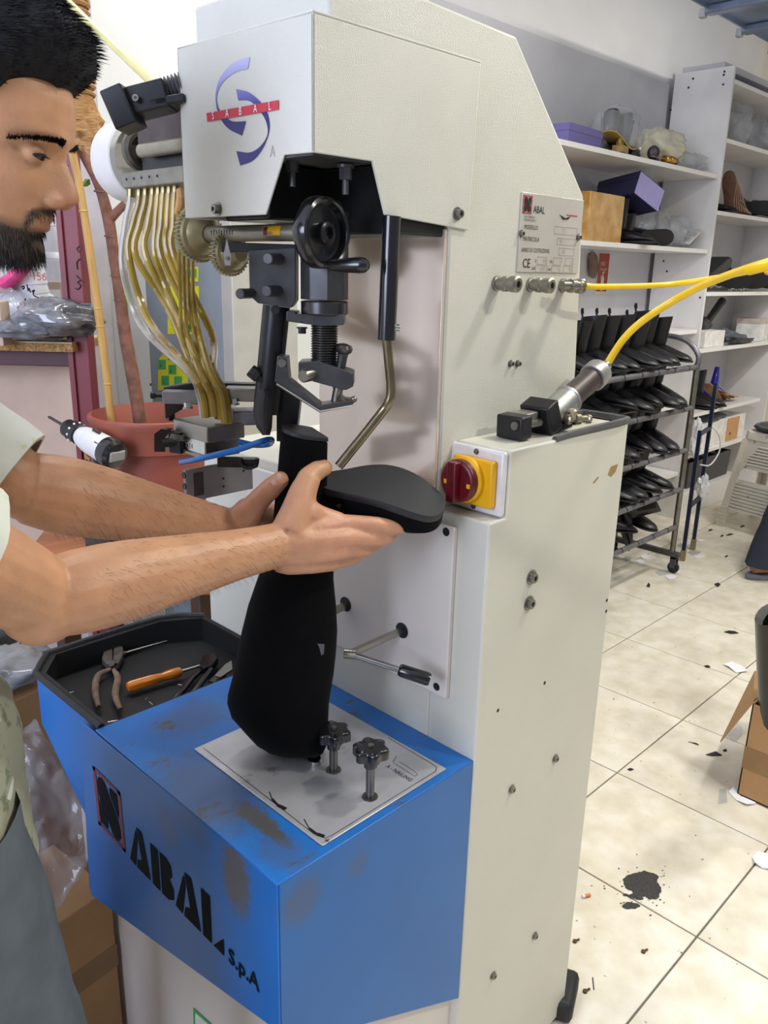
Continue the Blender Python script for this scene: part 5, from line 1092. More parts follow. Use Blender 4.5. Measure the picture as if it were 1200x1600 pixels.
tag(obj('plastic_bag', MB().crumple((4.53, 2.22, Zs1+.048), (.17, .11, .055), .45, 11, 36, 18, flat_z=-.046), film_c, None, sharp=3), 'flat clear plastic bag against the side panel on the top shelf', 'bag')
t = thing('burnishing_tool', 'small brass and black hand tool on the front edge of the top shelf', 'tool', (4.15, 2.115, Zs1))
a = Vector((3.97, 2.115, Zs1+.022)); d = Vector((1, 0, 0)); obj('rod', MB().cyl(a, a+d*.16, .005, n=10), stl, t); obj('brass_body', MB().lathe([(.016, 0), (.021, .004), (.021, .02), (.018, .022), (.018, .05), (.021, .052), (.021, .09), (.015, .094)], a+d*.14, d, 20), M('brass', 'b98a35', .3, .85), t); obj('black_tip', MB().lathe([(.015, 0), (.017, .03), (.008, .06), (.003, .08)], a+d*.234, d, 16), blk, t)
sbox('foil_parcel', 'golden foil wrapped parcel standing at the left of the second shelf', 'parcel', 3.44, 3.78, 2.12, 2.36, Zs2, Zs2+.215, M('gold_foil_wrap', 'dcb06a', .24, metal=.25, var=.2, scale=14, col2='b98538', coat=.4, bump=1, bscale=13), .05, 0)
t = thing('shoe_box', 'dark navy shoebox with a lilac end tilted on the boots of the second shelf', 'box', (3.95, 2.28, Zs2+.16))
R = Matrix.Rotation(-.22, 3, 'Z') @ Matrix.Rotation(-.12, 3, 'X') @ Matrix.Rotation(.42, 3, 'Y'); c = Vector((4.02, 2.245, Zs2+.235))
obj('body', MB().box(c, (.19, .27, .11), R), navy, t, .002); obj('end_panel', MB().box(c+R@Vector((0, -.1375, 0)), (.192, .003, .112), R), lil2, t); obj('lid', MB().box(c+R@Vector((0, .001, .045)), (.196, .274, .034), R), navy, t, .002)
o = copy_tree(proto, (3.90, 2.21, Zs2), .25, 'black boot standing upright right of the gold parcel on the second shelf', None); o.scale = (1.05, 1.05, 1.0)
o = copy_tree(proto, (4.04, 2.24, Zs2), 1.0, 'black boot under the tilted navy box on the second shelf', None); o.scale = (1.05, 1.05, .75)
o = copy_tree(proto, (4.15, 2.15, Zs2+.045), 1.45, 'shiny black boot lying on its side on the second shelf', None); o.rotation_euler = (0, 1.45, 1.35)
tag(obj('plastic_bag', MB().crumple((4.28, 2.28, Zs2+.105), (.15, .13, .11), .4, 21, 36, 20, flat_z=-.1), film_c, None, sharp=3), 'clear crumpled plastic bag right of the navy box on the second shelf', 'bag')
tag(obj('plastic_bag', MB().crumple((4.46, 2.20, Zs2+.085), (.10, .09, .09), .45, 23, 32, 18, flat_z=-.08), film_c, None, sharp=3), 'small grey clear bag at the right end of the second shelf', 'bag')
t = thing('plastic_tray', 'tilted clear plastic blister tray at the right end of the second shelf', 'tray', (4.56, 2.13, Zs2)); R = Matrix.Rotation(-.5, 3, 'Y'); obj('shell', MB().box((4.56, 2.14, Zs2+.062), (.16, .07, .012), R), M('tray_clear', 'd5d2ce', .2, var=.05), t, .004)
for k in (-1, 1): obj('divider', MB().box(Vector((4.56, 2.14, Zs2+.062))+R@Vector((k*.035, 0, .012)), (.006, .066, .018), R), M('tray_clear', ''), t)
# fire extinguisher sign on the back panel
q = [PY(px, py, 2.425) for px, py in ((938, 393), (954, 395), (946, 458), (931, 456))]; sg = thing('fire_extinguisher_sign', 'narrow red fire extinguisher sign on the shelf back panel', 'sign', q[3])
obj('green_border', MB().poly([(q[0].x-.012, 2.4285, q[2].z-.006), (q[1].x+.004, 2.4285, q[2].z-.006), (q[1].x+.004, 2.4285, 1.56), (q[0].x-.012, 2.4285, 1.56)], (0, -.002, 0)), M('sign_border', 'd6d7b0', .5), sg)
rs = obj('red_sheet', MB().bb(q[0].x-.004, q[1].x-.004, 2.4255, 2.4268, q[2].z+.01, 1.555), M('sign_red', '9d2c2b', .5, var=.05), sg)
xc = (q[0].x+q[1].x)/2-.004; zb = q[2].z
obj('pictogram', MB().poly([(xc+u*.03, 2.4252, zb+.03+v*.085) for u, v in ((-.5, 0), (.5, 0), (.5, .62), (.15, .75), (.15, .9), (.6, .95), (.6, 1.0), (-.15, 1.0), (-.15, .75), (-.5, .62))], (0, -.0006, 0)), M('sign_pale', 'c9cda0', .5), rs)
obj('arrow', MB().poly([(xc-.02, 2.4252, zb+.026), (xc+.02, 2.4252, zb+.026), (xc, 2.4252, zb+.012)], (0, -.0006, 0)), wht_p, rs)
text('sign_text', 'FIRE', M('sign_pale', ''), rs, (xc-.035, 2.425, 1.49), (1, 0, 0), (0, 0, 1), .030, .9); text('sign_text', 'EXTINGUISHER', M('sign_pale', ''), rs, (xc-.038, 2.425, 1.465), (1, 0, 0), (0, 0, 1), .017, .6); text('sign_text', 'FIRE', M('sign_pale', ''), rs, (xc-.025, 2.425, 1.42), (1, 0, 0), (0, 0, 1), .024, .8)
t = thing('leather_piece', 'brown leather sole hanging on the panel left of the red sign', 'leather', (4.0, 2.41, 1.42)); obj('sheet', MB().loft([[PY(927+8*math.cos(a), 414+21*math.sin(a), y) for a in [2*math.pi*i/20 for i in range(20)]] for y in (2.420, 2.427)]), M('brown_leather', '73594a', .6, var=.15), t); obj('edge', MB().tube([PY(919+2*math.sin(a*3), 396+36*a, 2.418) for a in [i/6 for i in range(7)]], .003, n=6), M('brown_leather', ''), t)
# ---------------------------------------------------------------- things on the tall unit
def u2(px, py, y=2.2): return PY(px, py, y)
Zu = [2.171, 1.801, 1.361, 1.036, .651, .396]
tag(obj('plastic_bag', MB().crumple((5.02, 2.18, Zu[0]+.11), (.13, .10, .12), .42, 31, 36, 20, flat_z=-.105), film_c, None, sharp=3), 'clear shiny plastic bag on the top level of the tall unit, by its side panel', 'bag')
tag(obj('plastic_bag', MB().crumple((5.36, 2.20, Zu[0]+.10), (.17, .11, .11), .42, 37, 36, 20, flat_z=-.095), film_c, None, sharp=3), 'clear plastic bag on the top level of the tall unit, cut by the picture edge', 'bag')
brown = M('sole_edge_tan', '7c5d4c', .6, var=.2, scale=30); cream_e = M('sole_edge_cream', 'c6a98c', .6)
out_s = [(-.035, 0), (-.03, .07), (-.038, .13), (-.043, .19), (-.03, .25), (0, .27), (.03, .25), (.043, .19), (.036, .13), (.03, .07), (.035, 0), (.02, -.02), (-.02, -.02)]
for k in range(9):
    an = 1.38-.125*k; c = Vector((4.97+.24*math.cos(an)+.010*k, 2.135, Zu[1]+.004)); d = Vector((-math.cos(an), .06, math.sin(an))).normalized(); s_ = Vector((.15, 1, 0)).normalized(); n_ = s_.cross(d).normalized(); s_ = d.cross(n_)
    P = smooth_path([c+s_*u*1.05+d*(v*.82+.014) for u, v in out_s], 2)
    t = thing('shoe_sole', 'brown leather sole in the leaning stack on the tall unit, %s from the left' % nth[k], 'sole', c, 'leaning stack of brown soles'); obj('sole', MB().loft([P, [p+n_*.006 for p in P]]), brown, t); obj('welt', MB().loft([[p+n_*.0062 for p in P], [p+n_*.008 for p in P]]), cream_e, t)
for k, (x, y, rz, lab) in enumerate(((5.45, 2.21, .5, 'black shoe lying right of the brown sole stack on the tall unit'), (5.66, 2.22, .4, 'second black shoe on the sole shelf of the tall unit, at the picture edge'))):
    o = copy_tree(proto, (x, y, Zu[1]+.064), rz, lab, None); o.rotation_euler = (0, 1.4, rz)
o = copy_tree(proto, (4.90, 2.20, Zu[1]), .1, 'dark boot squeezed left of the brown sole stack', None); o.scale = (.8, .9, .75)
bcl = M('black_pu', '1f2023', .4, var=.2)
t = thing('shoe_upper', 'black folded boot leg lying tilted on the black shoe shelf of the tall unit', 'leather', (4.83, 2.16, Zu[2])); obj('leg_piece', MB().poly([(4.84, 2.12, Zu[2]+.105), (5.09, 2.12, Zu[2]+.205), (5.14, 2.12, Zu[2]+.19), (5.13, 2.12, Zu[2]+.14), (4.98, 2.12, Zu[2]+.07), (4.84, 2.12, Zu[2]+.03)], (0, .12, 0)), bcl, t, .012); obj('lining', MB().tube([(4.85, 2.115, Zu[2]+.02), (4.90, 2.112, Zu[2]+.035), (4.96, 2.112, Zu[2]+.025), (5.0, 2.115, Zu[2]+.03)], .004, n=6), M('grey_lining', '8d8d90', .7), t)
for x, z_, ang, ry, lab, sc_ in ((5.10, .064, .45, 1.4, 'black shoe under the yellow hoses on the tall unit, left one', 1.1), (5.36, .066, .5, 1.45, 'black shoe under the yellow hoses on the tall unit, middle one', 1.15), (5.64, .068, .4, 1.4, 'black shoe under the yellow hoses on the tall unit, right one', 1.2)):
    o = copy_tree(proto, (x, 2.19, Zu[2]+z_), ang, lab, None); o.rotation_euler = (0, ry, ang); o.scale = (sc_, sc_, sc_)
mb = MB()
for k in range(26): mb.ell((5.24+random.uniform(-.13, .13), 2.10+random.uniform(0, .03), Zu[2]+.008+random.uniform(0, .012)), (.008, .008, .006), None, 8, 5)
t = obj('metal_eyelets', mb, bright, None, kind='stuff'); tag(t, 'small heap of shiny eyelets at the front of the black shoe shelf', 'eyelets')
# shelf at 1.035
t = thing('shoe_last', 'black shoe last with its tall shank pointing up on the tall unit', 'last', (4.98, 2.2, Zu[3])); obj('foot', MB().crumple((5.04, 2.24, Zu[3]+.12), (.13, .06, .055), .2, 41), bcl, t); obj('shank', MB().tube([(5.12, 2.22, Zu[3]+.14), (5.22, 2.22, Zu[3]+.21), (5.30, 2.22, Zu[3]+.265)], [.022, .024, .026], n=10), bcl, t)
sbox('carton', 'small white open box on the grey shelf of the tall unit, left end', 'box', 4.84, 5.12, 2.10, 2.22, Zu[3], Zu[3]+.095, M('white_card', 'eceae6', .6), .0)
sbox('carton', 'small tan box behind the black shoe last', 'box', 4.86, 5.00, 2.25, 2.36, Zu[3], Zu[3]+.125, M('tan_card', 'c39a6b', .7))
t = thing('shoe_uppers', 'soft grey leather uppers heaped in the middle of the grey shelf', 'leather', (5.16, 2.16, Zu[3])); gl_ = M('grey_leather', '5f666c', .5, var=.15)
obj('upper', MB().crumple((5.38, 2.24, Zu[3]+.045), (.18, .07, .045), .3, 43, flat_z=-.04), gl_, t); obj('upper', MB().crumple((5.46, 2.18, Zu[3]+.03), (.15, .06, .03), .3, 44, flat_z=-.027), gl_, t); obj('dark_scrap', MB().crumple((5.40, 2.11, Zu[3]+.017), (.22, .025, .017), .4, 45, flat_z=-.014), bcl, t)
sbox('carton', 'white printed box at the right end of the grey shelf', 'box', 5.71, 5.90, 2.12, 2.28, Zu[3], Zu[3]+.14, M('white_card', ''), .1, 0, M('card_print', 'c9bcae', .6))
# shelf at .65
for k, (x, lab) in enumerate(((4.99, 'black boot standing on the lowest open shelf of the tall unit, left of a pair'), (5.12, 'black boot standing on the lowest open shelf of the tall unit, right of a pair'))): o = copy_tree(proto, (x, 2.22, Zu[4]), .1+.1*k, lab, 'pair of boots on the tall unit'); o.scale = (1.1, 1.0, 1.05)
t = thing('leather_offcuts', 'fan of brown leather pieces right of the standing boots on the tall unit', 'leather', (5.15, 2.2, Zu[4]))
for k in range(5):
    c = Vector((5.18+.035*k, 2.20-.012*k, Zu[4]+.004+.004*k)); mb = MB(); P = [c+Vector((u*.9, w_*.5, max(0, (.13-.022*k)*(1-u/.26)))) for u, w_ in ((0, -.06), (0, .08), (.13, .10), (.26, .04), (.26, -.05), (.12, -.09))]
    obj('piece', mb.loft([P, [p+UP*.006 for p in P]]), M('offcut_brown', '6d4a33', .6, var=.25, scale=20) if k % 2 else M('offcut_tan', 'b98e62', .65, var=.15), t)
c = Vector((5.47, 2.27, Zu[4])); t = thing('funnel', 'bright blue plastic funnel standing upside down on the tall unit', 'funnel', c); fm = M('funnel_blue', '1a1fb8', .3, var=.05, coat=.3)
obj('cone', MB().lathe([(.075, 0), (.078, .004), (.075, .055), (.050, .075), (.030, .085)], c, (0, 0, 1), 28), fm, t); obj('spout', MB().lathe([(.030, .083), (.026, .12), (.016, .21), (.0135, .215), (.012, .21)], c+Vector((0, 0, 0)), (.08, 0, 1), 20), fm, t)
# shelf at .395 and the crate below
sbox('carton', 'white carton with an orange panel under the blue funnel shelf', 'box', 4.95, 5.66, 2.10, 2.33, Zu[5], Zu[5]+.16, M('white_card', ''))
t = [o for o in scn.objects if o.get('label', '').startswith('white carton with an orange')][0]
obj('orange_panel', MB().bb(5.36, 5.55, 2.0965, 2.099, Zu[5]+.005, Zu[5]+.155), M('card_orange', 'cf9c66', .6, var=.05), t); obj('hand_hole', MB().cyl((5.42, 2.0964, Zu[5]+.05), (5.42, 2.0955, Zu[5]+.05), .010, n=14), blk_p, t); obj('grey_cover', MB().crumple((5.2, 2.2, Zu[5]+.17), (.22, .11, .02), .3, 47), gl_, t)
tag(obj('plastic_bag', MB().crumple((4.76+.02, 2.05, Zu[5]+.115), (.035, .035, .11), .5, 51, 26, 16), M('film_white', ''), None), 'white crumpled plastic hanging at the left end of the white carton', 'plastic')
obj('plinth', MB().bb(4.722, 5.58, 2.06, 2.39, 0.001, .155), white_lam, bay2, .002)
t = thing('crate', 'dark grey plastic crate full of scraps on the plinth of the tall unit', 'crate', (5.05, 2.2, .156)); cm = M('crate_grey', '3a3a3f', .5, var=.08)
o4 = [(4.86, 2.10), (5.50, 2.10), (5.50, 2.36), (4.86, 2.36)]; i4 = [(4.875, 2.115), (5.485, 2.115), (5.485, 2.345), (4.875, 2.345)]
obj('shell', MB().loft([[(a*.96+.04*5.18, b*.96+.04*2.23, .157) for a, b in o4], [(a, b, .325) for a, b in o4], [(a, b, .325) for a, b in i4], [(a, b, .18) for a, b in i4]]), cm, t, .004)
for k in range(9):
    p = Vector((4.95+.055*k, 2.17+random.uniform(0, .1), .30+random.uniform(0, .05)))
    tag(obj('shoe_scrap', MB().crumple(p, (.07, .04, .05), .5, 60+k, 20, 12), (bcl, M('scrap_tan', '8d7a55', .5), M('scrap_grey', '6c6a6a', .4), bcl)[k % 4], None), 'crumpled leather or metal scrap in the dark grey crate', 'scrap', 'scraps in the grey crate')['label'] = ('black', 'tan', 'grey', 'dark')[k % 4]+' crumpled scrap in the dark grey crate, '+nth[k]+' from the left'
# ---------------------------------------------------------------- white plastic stool at the right edge
sw_ = M('old_white_plastic', 'd4cfc4', .5, var=.05, scale=8, dirt=('7b7468', 22, .62)); S = Vector((4.93, 1.62, 0)); 
st = thing('stool', 'worn white plastic stool with ribbed sides at the right edge', 'stool', S); ux, uy = Vector((.98, -.2, 0)), Vector((.2, .98, 0)); HT = .59
def SP(u, v, z): k = 1-.32*z/HT; return S+ux*u*.20*k+uy*v*.20*k+UP*z
obj('seat', MB().loft([[SP(u, v, z) for u, v in ((-1.02, -.8), (-.8, -1.02), (.8, -1.02), (1.02, -.8), (1.02, .8), (.8, 1.02), (-.8, 1.02), (-1.02, .8))] for z in (HT-.05, HT)]), sw_, st, .006)
for a, b in ((-1, -1), (1, -1), (1, 1), (-1, 1)):
    mb = MB().loft([[SP(a*(1-du), b*(1-dv), z) for du, dv in ((0, 0), (.26, 0), (.26, .08), (.08, .08), (.08, .26), (0, .26))] for z in (.0, .2, HT-.05)]); lg = obj('leg', mb, sw_, st)
    for k in range(5): 
        z = .03+.022*k; obj('foot_rib', MB().loft([[SP(a*(1.02-du), b*(1.02-dv), zz_) for du, dv in ((0, 0), (.27, 0), (.27, .05), (.05, .05), (.05, .27), (0, .27))] for zz_ in (z, z+.008)]), sw_, lg)
for (a, b, c, d) in ((-1, -1, 1, -1), (-1, 1, -1, -1)):
    for k in range(9):
        z = .115+.02*k; obj('rib', MB().loft([[SP(a+(c-a)*t_, b+(d-b)*t_, zz_)+o_ for t_, zz_, o_ in ((.12, z, Vector()), (.88, z, Vector()), (.88, z+.011, Vector()), (.12, z+.011, Vector()))] for o_ in (0,)] + [[SP(a+(c-a)*t_, b+(d-b)*t_, zz_)+(uy if b == d else ux)*.012 for t_, zz_ in ((.12, z), (.88, z), (.88, z+.011), (.12, z+.011))]]), sw_, st)
    obj('side_panel', MB().loft([[SP(a+(c-a)*t_, b+(d-b)*t_, zz_)+(uy if b == d else ux)*dd for t_, zz_ in ((.1, .115), (.9, .115), (.9, .30), (.1, .30))] for dd in (.008, .014)]), sw_, st)
    for k in range(7):
        z = .40+.018*k; w_ = .12+.05*max(0, k-3); obj('rib', MB().tube([SP(a+(c-a)*w_, b+(d-b)*w_, z-.06), SP(a+(c-a)*(w_+.10), b+(d-b)*(w_+.10), z-.005), SP(a+(c-a)*(w_+.2), b+(d-b)*(w_+.2), z), SP(a+(c-a)*.88, b+(d-b)*.88, z)], .006, n=6, k=3), sw_, st)
    obj('apron', MB().loft([[SP(a+(c-a)*t_, b+(d-b)*t_, zz_)+(uy if b == d else ux)*dd for t_, zz_ in ((.1, .37), (.9, .37), (.9, HT-.05), (.1, HT-.05))] for dd in (.008, .014)]), sw_, st)
t = thing('cushion', 'black and grey pad lying on top of the white stool', 'cushion', S+UP*HT); obj('pad', MB().ell(S+UP*(HT+.022), (.155, .145, .022), None, 28, 10), bcl, t); obj('rim', MB().tube([S+UP*(HT+.03)+Vector((math.cos(a)*.135, math.sin(a)*.125, 0)) for a in [2*math.pi*i/24 for i in range(25)]], .010, n=8, k=1), gl_, t)
# ================================================================ the other worker at the right edge (only a leg in frame)
o2 = thing('person', 'person in dark trousers and grey slippers, one leg in view at the right edge', 'person', (4.25, 1.15, 0))
fc2 = Vector((.85, -.45, 0)).normalized(); lf2 = Vector((.45, .85, 0)).normalized()
B = MB(); A1 = Vector((4.06, 1.315, .085)); A2 = Vector((4.50, .98, .085)); HPc = Vector((4.34, 1.10, .90))
def hip(s_): return HPc+lf2*(s_)*.09
for an, s_ in ((A1, 1), (A2, -1)):
    h_ = hip(s_); kn_ = h_.lerp(an, .5)+fc2*.05; B.tube([h_, h_.lerp(kn_, .5), kn_, kn_.lerp(an, .35), an], [.085, .078, .056, .056, .036], n=16)
    B.tube([an-UP*.025-fc2*.055, an-UP*.025+fc2*.02, an-UP*.035+fc2*.10, an-UP*.045+fc2*.17], [.030, .038, .036, .022], n=12)
def or2(c, rx, ry, n=28): return [c+fc2*rx*math.cos(t)+lf2*ry*math.sin(t) for t in [2*math.pi*i/n for i in range(n)]]
tr2 = [(HPc-UP*.05, .11, .16), (HPc+UP*.12, .105, .145), (HPc+UP*.30, .11, .16), (HPc+UP*.45, .10, .18), (HPc+UP*.52, .07, .14), (HPc+UP*.56, .055, .07)]
B.loft([or2(*a) for a in tr2]); hc = HPc+UP*.70+fc2*.03
B.tube([HPc+UP*.52, hc-UP*.03], [.058, .052], n=14); B.ell(hc+UP*.02-fc2*.01, (.085, .075, .10)); B.ell(hc+fc2*.035-UP*.045, (.055, .052, .065)); B.tube([hc+fc2*.085+UP*.01, hc+fc2*.105-UP*.03], [.008, .013], n=8)
for s_ in (1, -1):
    B.ell(hc+lf2*s_*.078-UP*.005, (.018, .012, .03)); sh_ = HPc+UP*.49+lf2*s_*.17; el_ = sh_-UP*.28+lf2*s_*.04; wr_ = el_-UP*.22+fc2*.10
    B.tube([sh_, sh_.lerp(el_, .5), el_, el_.lerp(wr_, .4), wr_], [.052, .045, .038, .037, .026], n=14); B.tube([wr_, wr_-UP*.05+fc2*.02, wr_-UP*.09+fc2*.03], [.026, .034, .034], n=12)
    for k in range(4): q = wr_-UP*.085+fc2*(.03-.0)+lf2*0+fc2*(k-1.5)*.017; B.tube([q, q-UP*.04, q-UP*.065-lf2*s_*.012], [.010, .009, .0075], n=8)
    q = wr_-UP*.03+fc2*.03; B.tube([q, q-UP*.03+fc2*.025, q-UP*.06+fc2*.03], [.013, .011, .009], n=8)
me = bpy.data.meshes.new('raw2'); bmesh.ops.recalc_face_normals(B.bm, faces=B.bm.faces); B.bm.to_mesh(me); B.bm.free(); tmp = bpy.data.objects.new('tmp2', me); COL.objects.link(tmp)
rm_ = tmp.modifiers.new('r', 'REMESH'); rm_.mode = 'VOXEL'; rm_.voxel_size = .006; sm_ = tmp.modifiers.new('s', 'SMOOTH'); sm_.iterations = 3
dg = bpy.context.evaluated_depsgraph_get(); dg.update(); bm2 = bpy.data.meshes.new_from_object(tmp.evaluated_get(dg)); bpy.data.objects.remove(tmp); bm2.materials.clear(); bm2.materials.append(M('skin_plain', 'a9745c', .5, var=.06))
for p in bm2.polygons: p.use_smooth = True
ob2 = bpy.data.objects.new('body', bm2); link(ob2, o2)
navy_c = M('navy_trousers', '2a2d3d', .9, var=.12, scale=10, bump=.2, bscale=40)
for an, s_ in ((A1, 1), (A2, -1)):
    h_ = hip(s_); P = smooth_path([h_+UP*.08, h_.lerp(an, .3), h_.lerp(an, .62), an-UP*.015-fc2*.005], 7); Rr = smooth_vals([.125, .115, .10, .078], 7)
    obj('trouser_leg', MB().loft([[p+(fc2*math.cos(t)+lf2*math.sin(t))*(Rr[i]+.008*noise.noise(Vector((math.cos(t)*2, math.sin(t)*2, p.z*9)))) for t in [2*math.pi*j/28 for j in range(28)]] for i, p in enumerate(P)], cap=False), navy_c, o2, sharp=3)
    sl = obj('slipper', MB().loft([[an-UP*(.083-dz)+fc2*(u*k+.06)+lf2*v*k for u, v in [(.15*math.cos(t), .052*math.sin(t)*(1+.15*math.cos(t))) for t in [2*math.pi*j/28 for j in range(28)]]] for dz, k in ((0, .96), (.008, 1), (.022, 1), (.026, .96))]), M('slipper_grey', '6c6d7c', .7), o2)
    obj('strap', MB().tube([an-UP*.055+fc2*.09+lf2*.05, an-UP*.010+fc2*.08+lf2*.035, an+UP*.002+fc2*.075, an-UP*.010+fc2*.08-lf2*.035, an-UP*.055+fc2*.09-lf2*.05], .007, n=8), M('slipper_grey', ''), sl)
obj('shirt', MB().loft([or2(c, a+.018, b+.018) for c, a, b in [(HPc-UP*.06, .115, .165)]+tr2[1:]], cap=False), M('dark_shirt', '3b3d44', .9), o2, sharp=3)
for s_ in (1, -1): sh_ = HPc+UP*.49+lf2*s_*.17; el_ = sh_-UP*.28+lf2*s_*.04; obj('sleeve', MB().tube([sh_+UP*.02-lf2*s_*.03, sh_.lerp(el_, .4), sh_.lerp(el_, .8)], [.068, .062, .056], n=18), M('dark_shirt', ''), o2)
obj('hair', MB().ell(hc+UP*.035-fc2*.018, (.092, .083, .098)), hair_m, o2)
# ================================================================ carton with boots, lower right
card = M('cardboard', 'ab8459', .8, var=.035, scale=30); card2 = M('cardboard_tape', '8a6a44', .35, var=.08)
CX, CY, CW, CD, CHt = 2.185, .672, .42, .50, .300
bxo = thing('carton', 'open brown cardboard box with black boots at the lower right edge', 'box', (CX, CY, 0))
th_ = .005
for a in ((CX, CX+th_, CY-CD, CY), (CX+CW-th_, CX+CW, CY-CD, CY), (CX, CX+CW, CY-th_, CY), (CX, CX+CW, CY-CD, CY-CD+th_)): obj('wall_panel', MB().bb(*a, .003, CHt), card, bxo, .001)
obj('bottom_panel', MB().bb(CX, CX+CW, CY-CD, CY, .003, .008), card, bxo)
obj('tape', MB().bb(CX-.001, CX-.0002, CY-CD, CY+.0005, .095, .165), card2, bxo)
def flap(a, b, c, d): return obj('flap', MB().loft([[Vector(p) for p in (a, b, c, d)], [Vector(p)+Vector((.003, .003, .003)) for p in (a, b, c, d)]]), card, bxo)
flap((CX+.01, CY, CHt), (CX+.40, CY, CHt), (CX+.36, CY+.12, CHt-.08), (CX+.02, CY+.075, CHt-.17))
flap((CX+CW, CY-.01, CHt), (CX+CW, CY-CD+.01, CHt), (CX+CW+.15, CY-CD+.02, CHt-.06), (CX+CW+.15, CY-.02, CHt-.06))
glb = M('glossy_black_leather', '141416', .28, var=.2, coat=.35)
for k, (x, y, zt2, dx) in enumerate(((CX+.075, CY-.065, .565, -.050), (CX+.22, CY-.09, .50, .03), (CX+.15, CY-.24, .50, -.02), (CX+.30, CY-.30, .47, .03))):
    t = thing('boot', ('tall shiny black boot leg leaning over the flap side of the brown carton', 'tall black boot leg just behind the first one in the brown carton', 'black boot leg in the middle of the brown carton', 'black boot leg at the far corner of the brown carton')[k], 'boot', (x, y, .01), 'boots in the brown carton')
    obj('shaft', MB().loft([[Vector((x+dx*u+math.cos(a)*(.05+.030*u), y+.045*u+math.sin(a)*(.035+.02*u), .09+(zt2-.09)*u+.012*math.sin(2*a)*u)) for a in [2*math.pi*i/24 for i in range(24)]] for u in (0, .3, .6, .85, 1)]+[[Vector((x+dx+math.cos(a)*.072, y+.03+math.sin(a)*.048, zt2-.01+.012*math.sin(2*a))) for a in [2*math.pi*i/24 for i in range(24)]], [Vector((x+dx*.4+math.cos(a)*.045, y+.01+math.sin(a)*.03, .2)) for a in [2*math.pi*i/24 for i in range(24)]]]), glb, t)
    obj('foot', MB().tube([(x, y, .13), (x, y, .075), (x+.05, y-.04, .05), (x+.09, y-.08, .045)], [.045, .048, .036, .02], n=16), glb, t)
# ---------------------------------------------------------------- litter on the floor
def scrap(nm, label, pts, mat, z=.0012, th=.002, curl=0):
    P = [PZ(px, py, 0) for px, py in pts]; c = sum(P, Vector())/len(P)
    if not label.startswith('flat'): pass
    o = obj(nm, MB().loft([[p+UP*(z+curl*abs(k % 2)) for k, p in enumerate(P)], [p+UP*(z+th+curl*abs(k % 2)) for k, p in enumerate(P)]]), mat, None); return tag(o, label, nm.replace('_', ' '))
papr = M('white_paper', 'e9e9ee', .7, var=.03); lb = M('leather_scrap_black', '222022', .6)
scrap('leather_scrap', 'pointed black leather scrap on the tiles left of the carton', ((1103, 1180), (1118, 1175), (1128, 1181), (1112, 1182)), lb)
scrap('leather_scrap', 'tiny black scrap just above the pointed one by the carton', ((1129, 1173), (1134, 1171), (1136, 1174), (1131, 1175)), lb)
scrap('leather_scrap', 'two-lobed dark scrap on the tile joint above the carton', ((1131, 988), (1139, 986), (1148, 987), (1154, 990), (1142, 991)), lb)
scrap('leather_scrap', 'small dark scrap at the tile crossing near the wheeled rack', ((1116, 913), (1122, 911), (1126, 914), (1121, 918)), lb)
scrap('leather_scrap', 'slim dark scrap standing on the tile right of the machine back edge', ((1010, 917), (1013, 911), (1016, 914), (1015, 918)), lb)
scrap('leather_scrap', 'small dark chip on a tile joint left of the white paper', ((1100, 1041), (1106, 1040), (1110, 1043), (1104, 1044)), lb)
scrap('leather_scrap', 'small dark chip on the tile joint at the middle of the floor', ((980, 1203), (985, 1201), (990, 1203), (985, 1205)), lb)
scrap('leather_scrap', 'row of dark crumbs on the tile left of the carton flap', ((1075, 1160), (1080, 1161), (1092, 1165), (1088, 1162)), lb)
scrap('paper_scrap', 'white crumpled paper on the tile joint behind the carton', ((1129, 1039), (1142, 1037), (1158, 1041), (1168, 1051), (1150, 1052), (1138, 1044)), papr, curl=.006)
scrap('paper_scrap', 'white folded paper tucked under the carton corner', ((1138, 1238), (1145, 1234), (1158, 1246), (1172, 1244), (1181, 1257), (1166, 1261), (1150, 1251)), papr, curl=.008)
scrap('paper_scrap', 'crumpled white paper at the right edge on the dark tile joint', ((1175, 1340), (1184, 1335), (1206, 1337), (1210, 1362), (1192, 1358), (1178, 1352)), papr, curl=.008)
scrap('tape_strip', 'short clear ribbed plastic strip left of the carton corner', ((1124, 1234), (1134, 1232), (1136, 1254), (1122, 1257)), film_c)
scrap('plastic_scrap', 'greyish clear plastic scrap behind the carton flap', ((1137, 1145), (1150, 1136), (1160, 1137), (1161, 1148), (1148, 1160), (1136, 1153)), film_c, curl=.01)
for k, (px, py, w_, h_) in enumerate(((1034, 895, 12, 5), (1048, 902, 10, 4), (1056, 893, 8, 3), (1084, 864, 12, 4), (1092, 870, 10, 3), (1075, 848, 14, 5), (1066, 853, 9, 4), (1095, 845, 7, 2), (1008, 870, 9, 4), (980, 873, 8, 4), (1000, 877, 8, 3))):
    P = [(px-w_*(.8+.2*random.random()), py+random.uniform(-1, 1)), (px-w_*.2, py-h_), (px+w_, py-h_*.4), (px+w_*.5, py+h_*.7), (px-w_*.3, py+h_)]
    o = scrap('paper_scrap', ('white paper' if k % 3 else 'clear plastic')+' scrap on the floor '+('left of the rack wheel', 'right of the rack wheel', 'just above the rack wheel', 'between the frame feet', 'right of the frame feet', 'behind the rack post', 'close behind the rack wheel', 'behind the frame, tiny', 'under the lowest rack rail', 'nearest the machine back', 'under the rack toward the machine')[k], P, papr if k % 3 else film_c); o['group'] = 'white scraps by the rack feet'
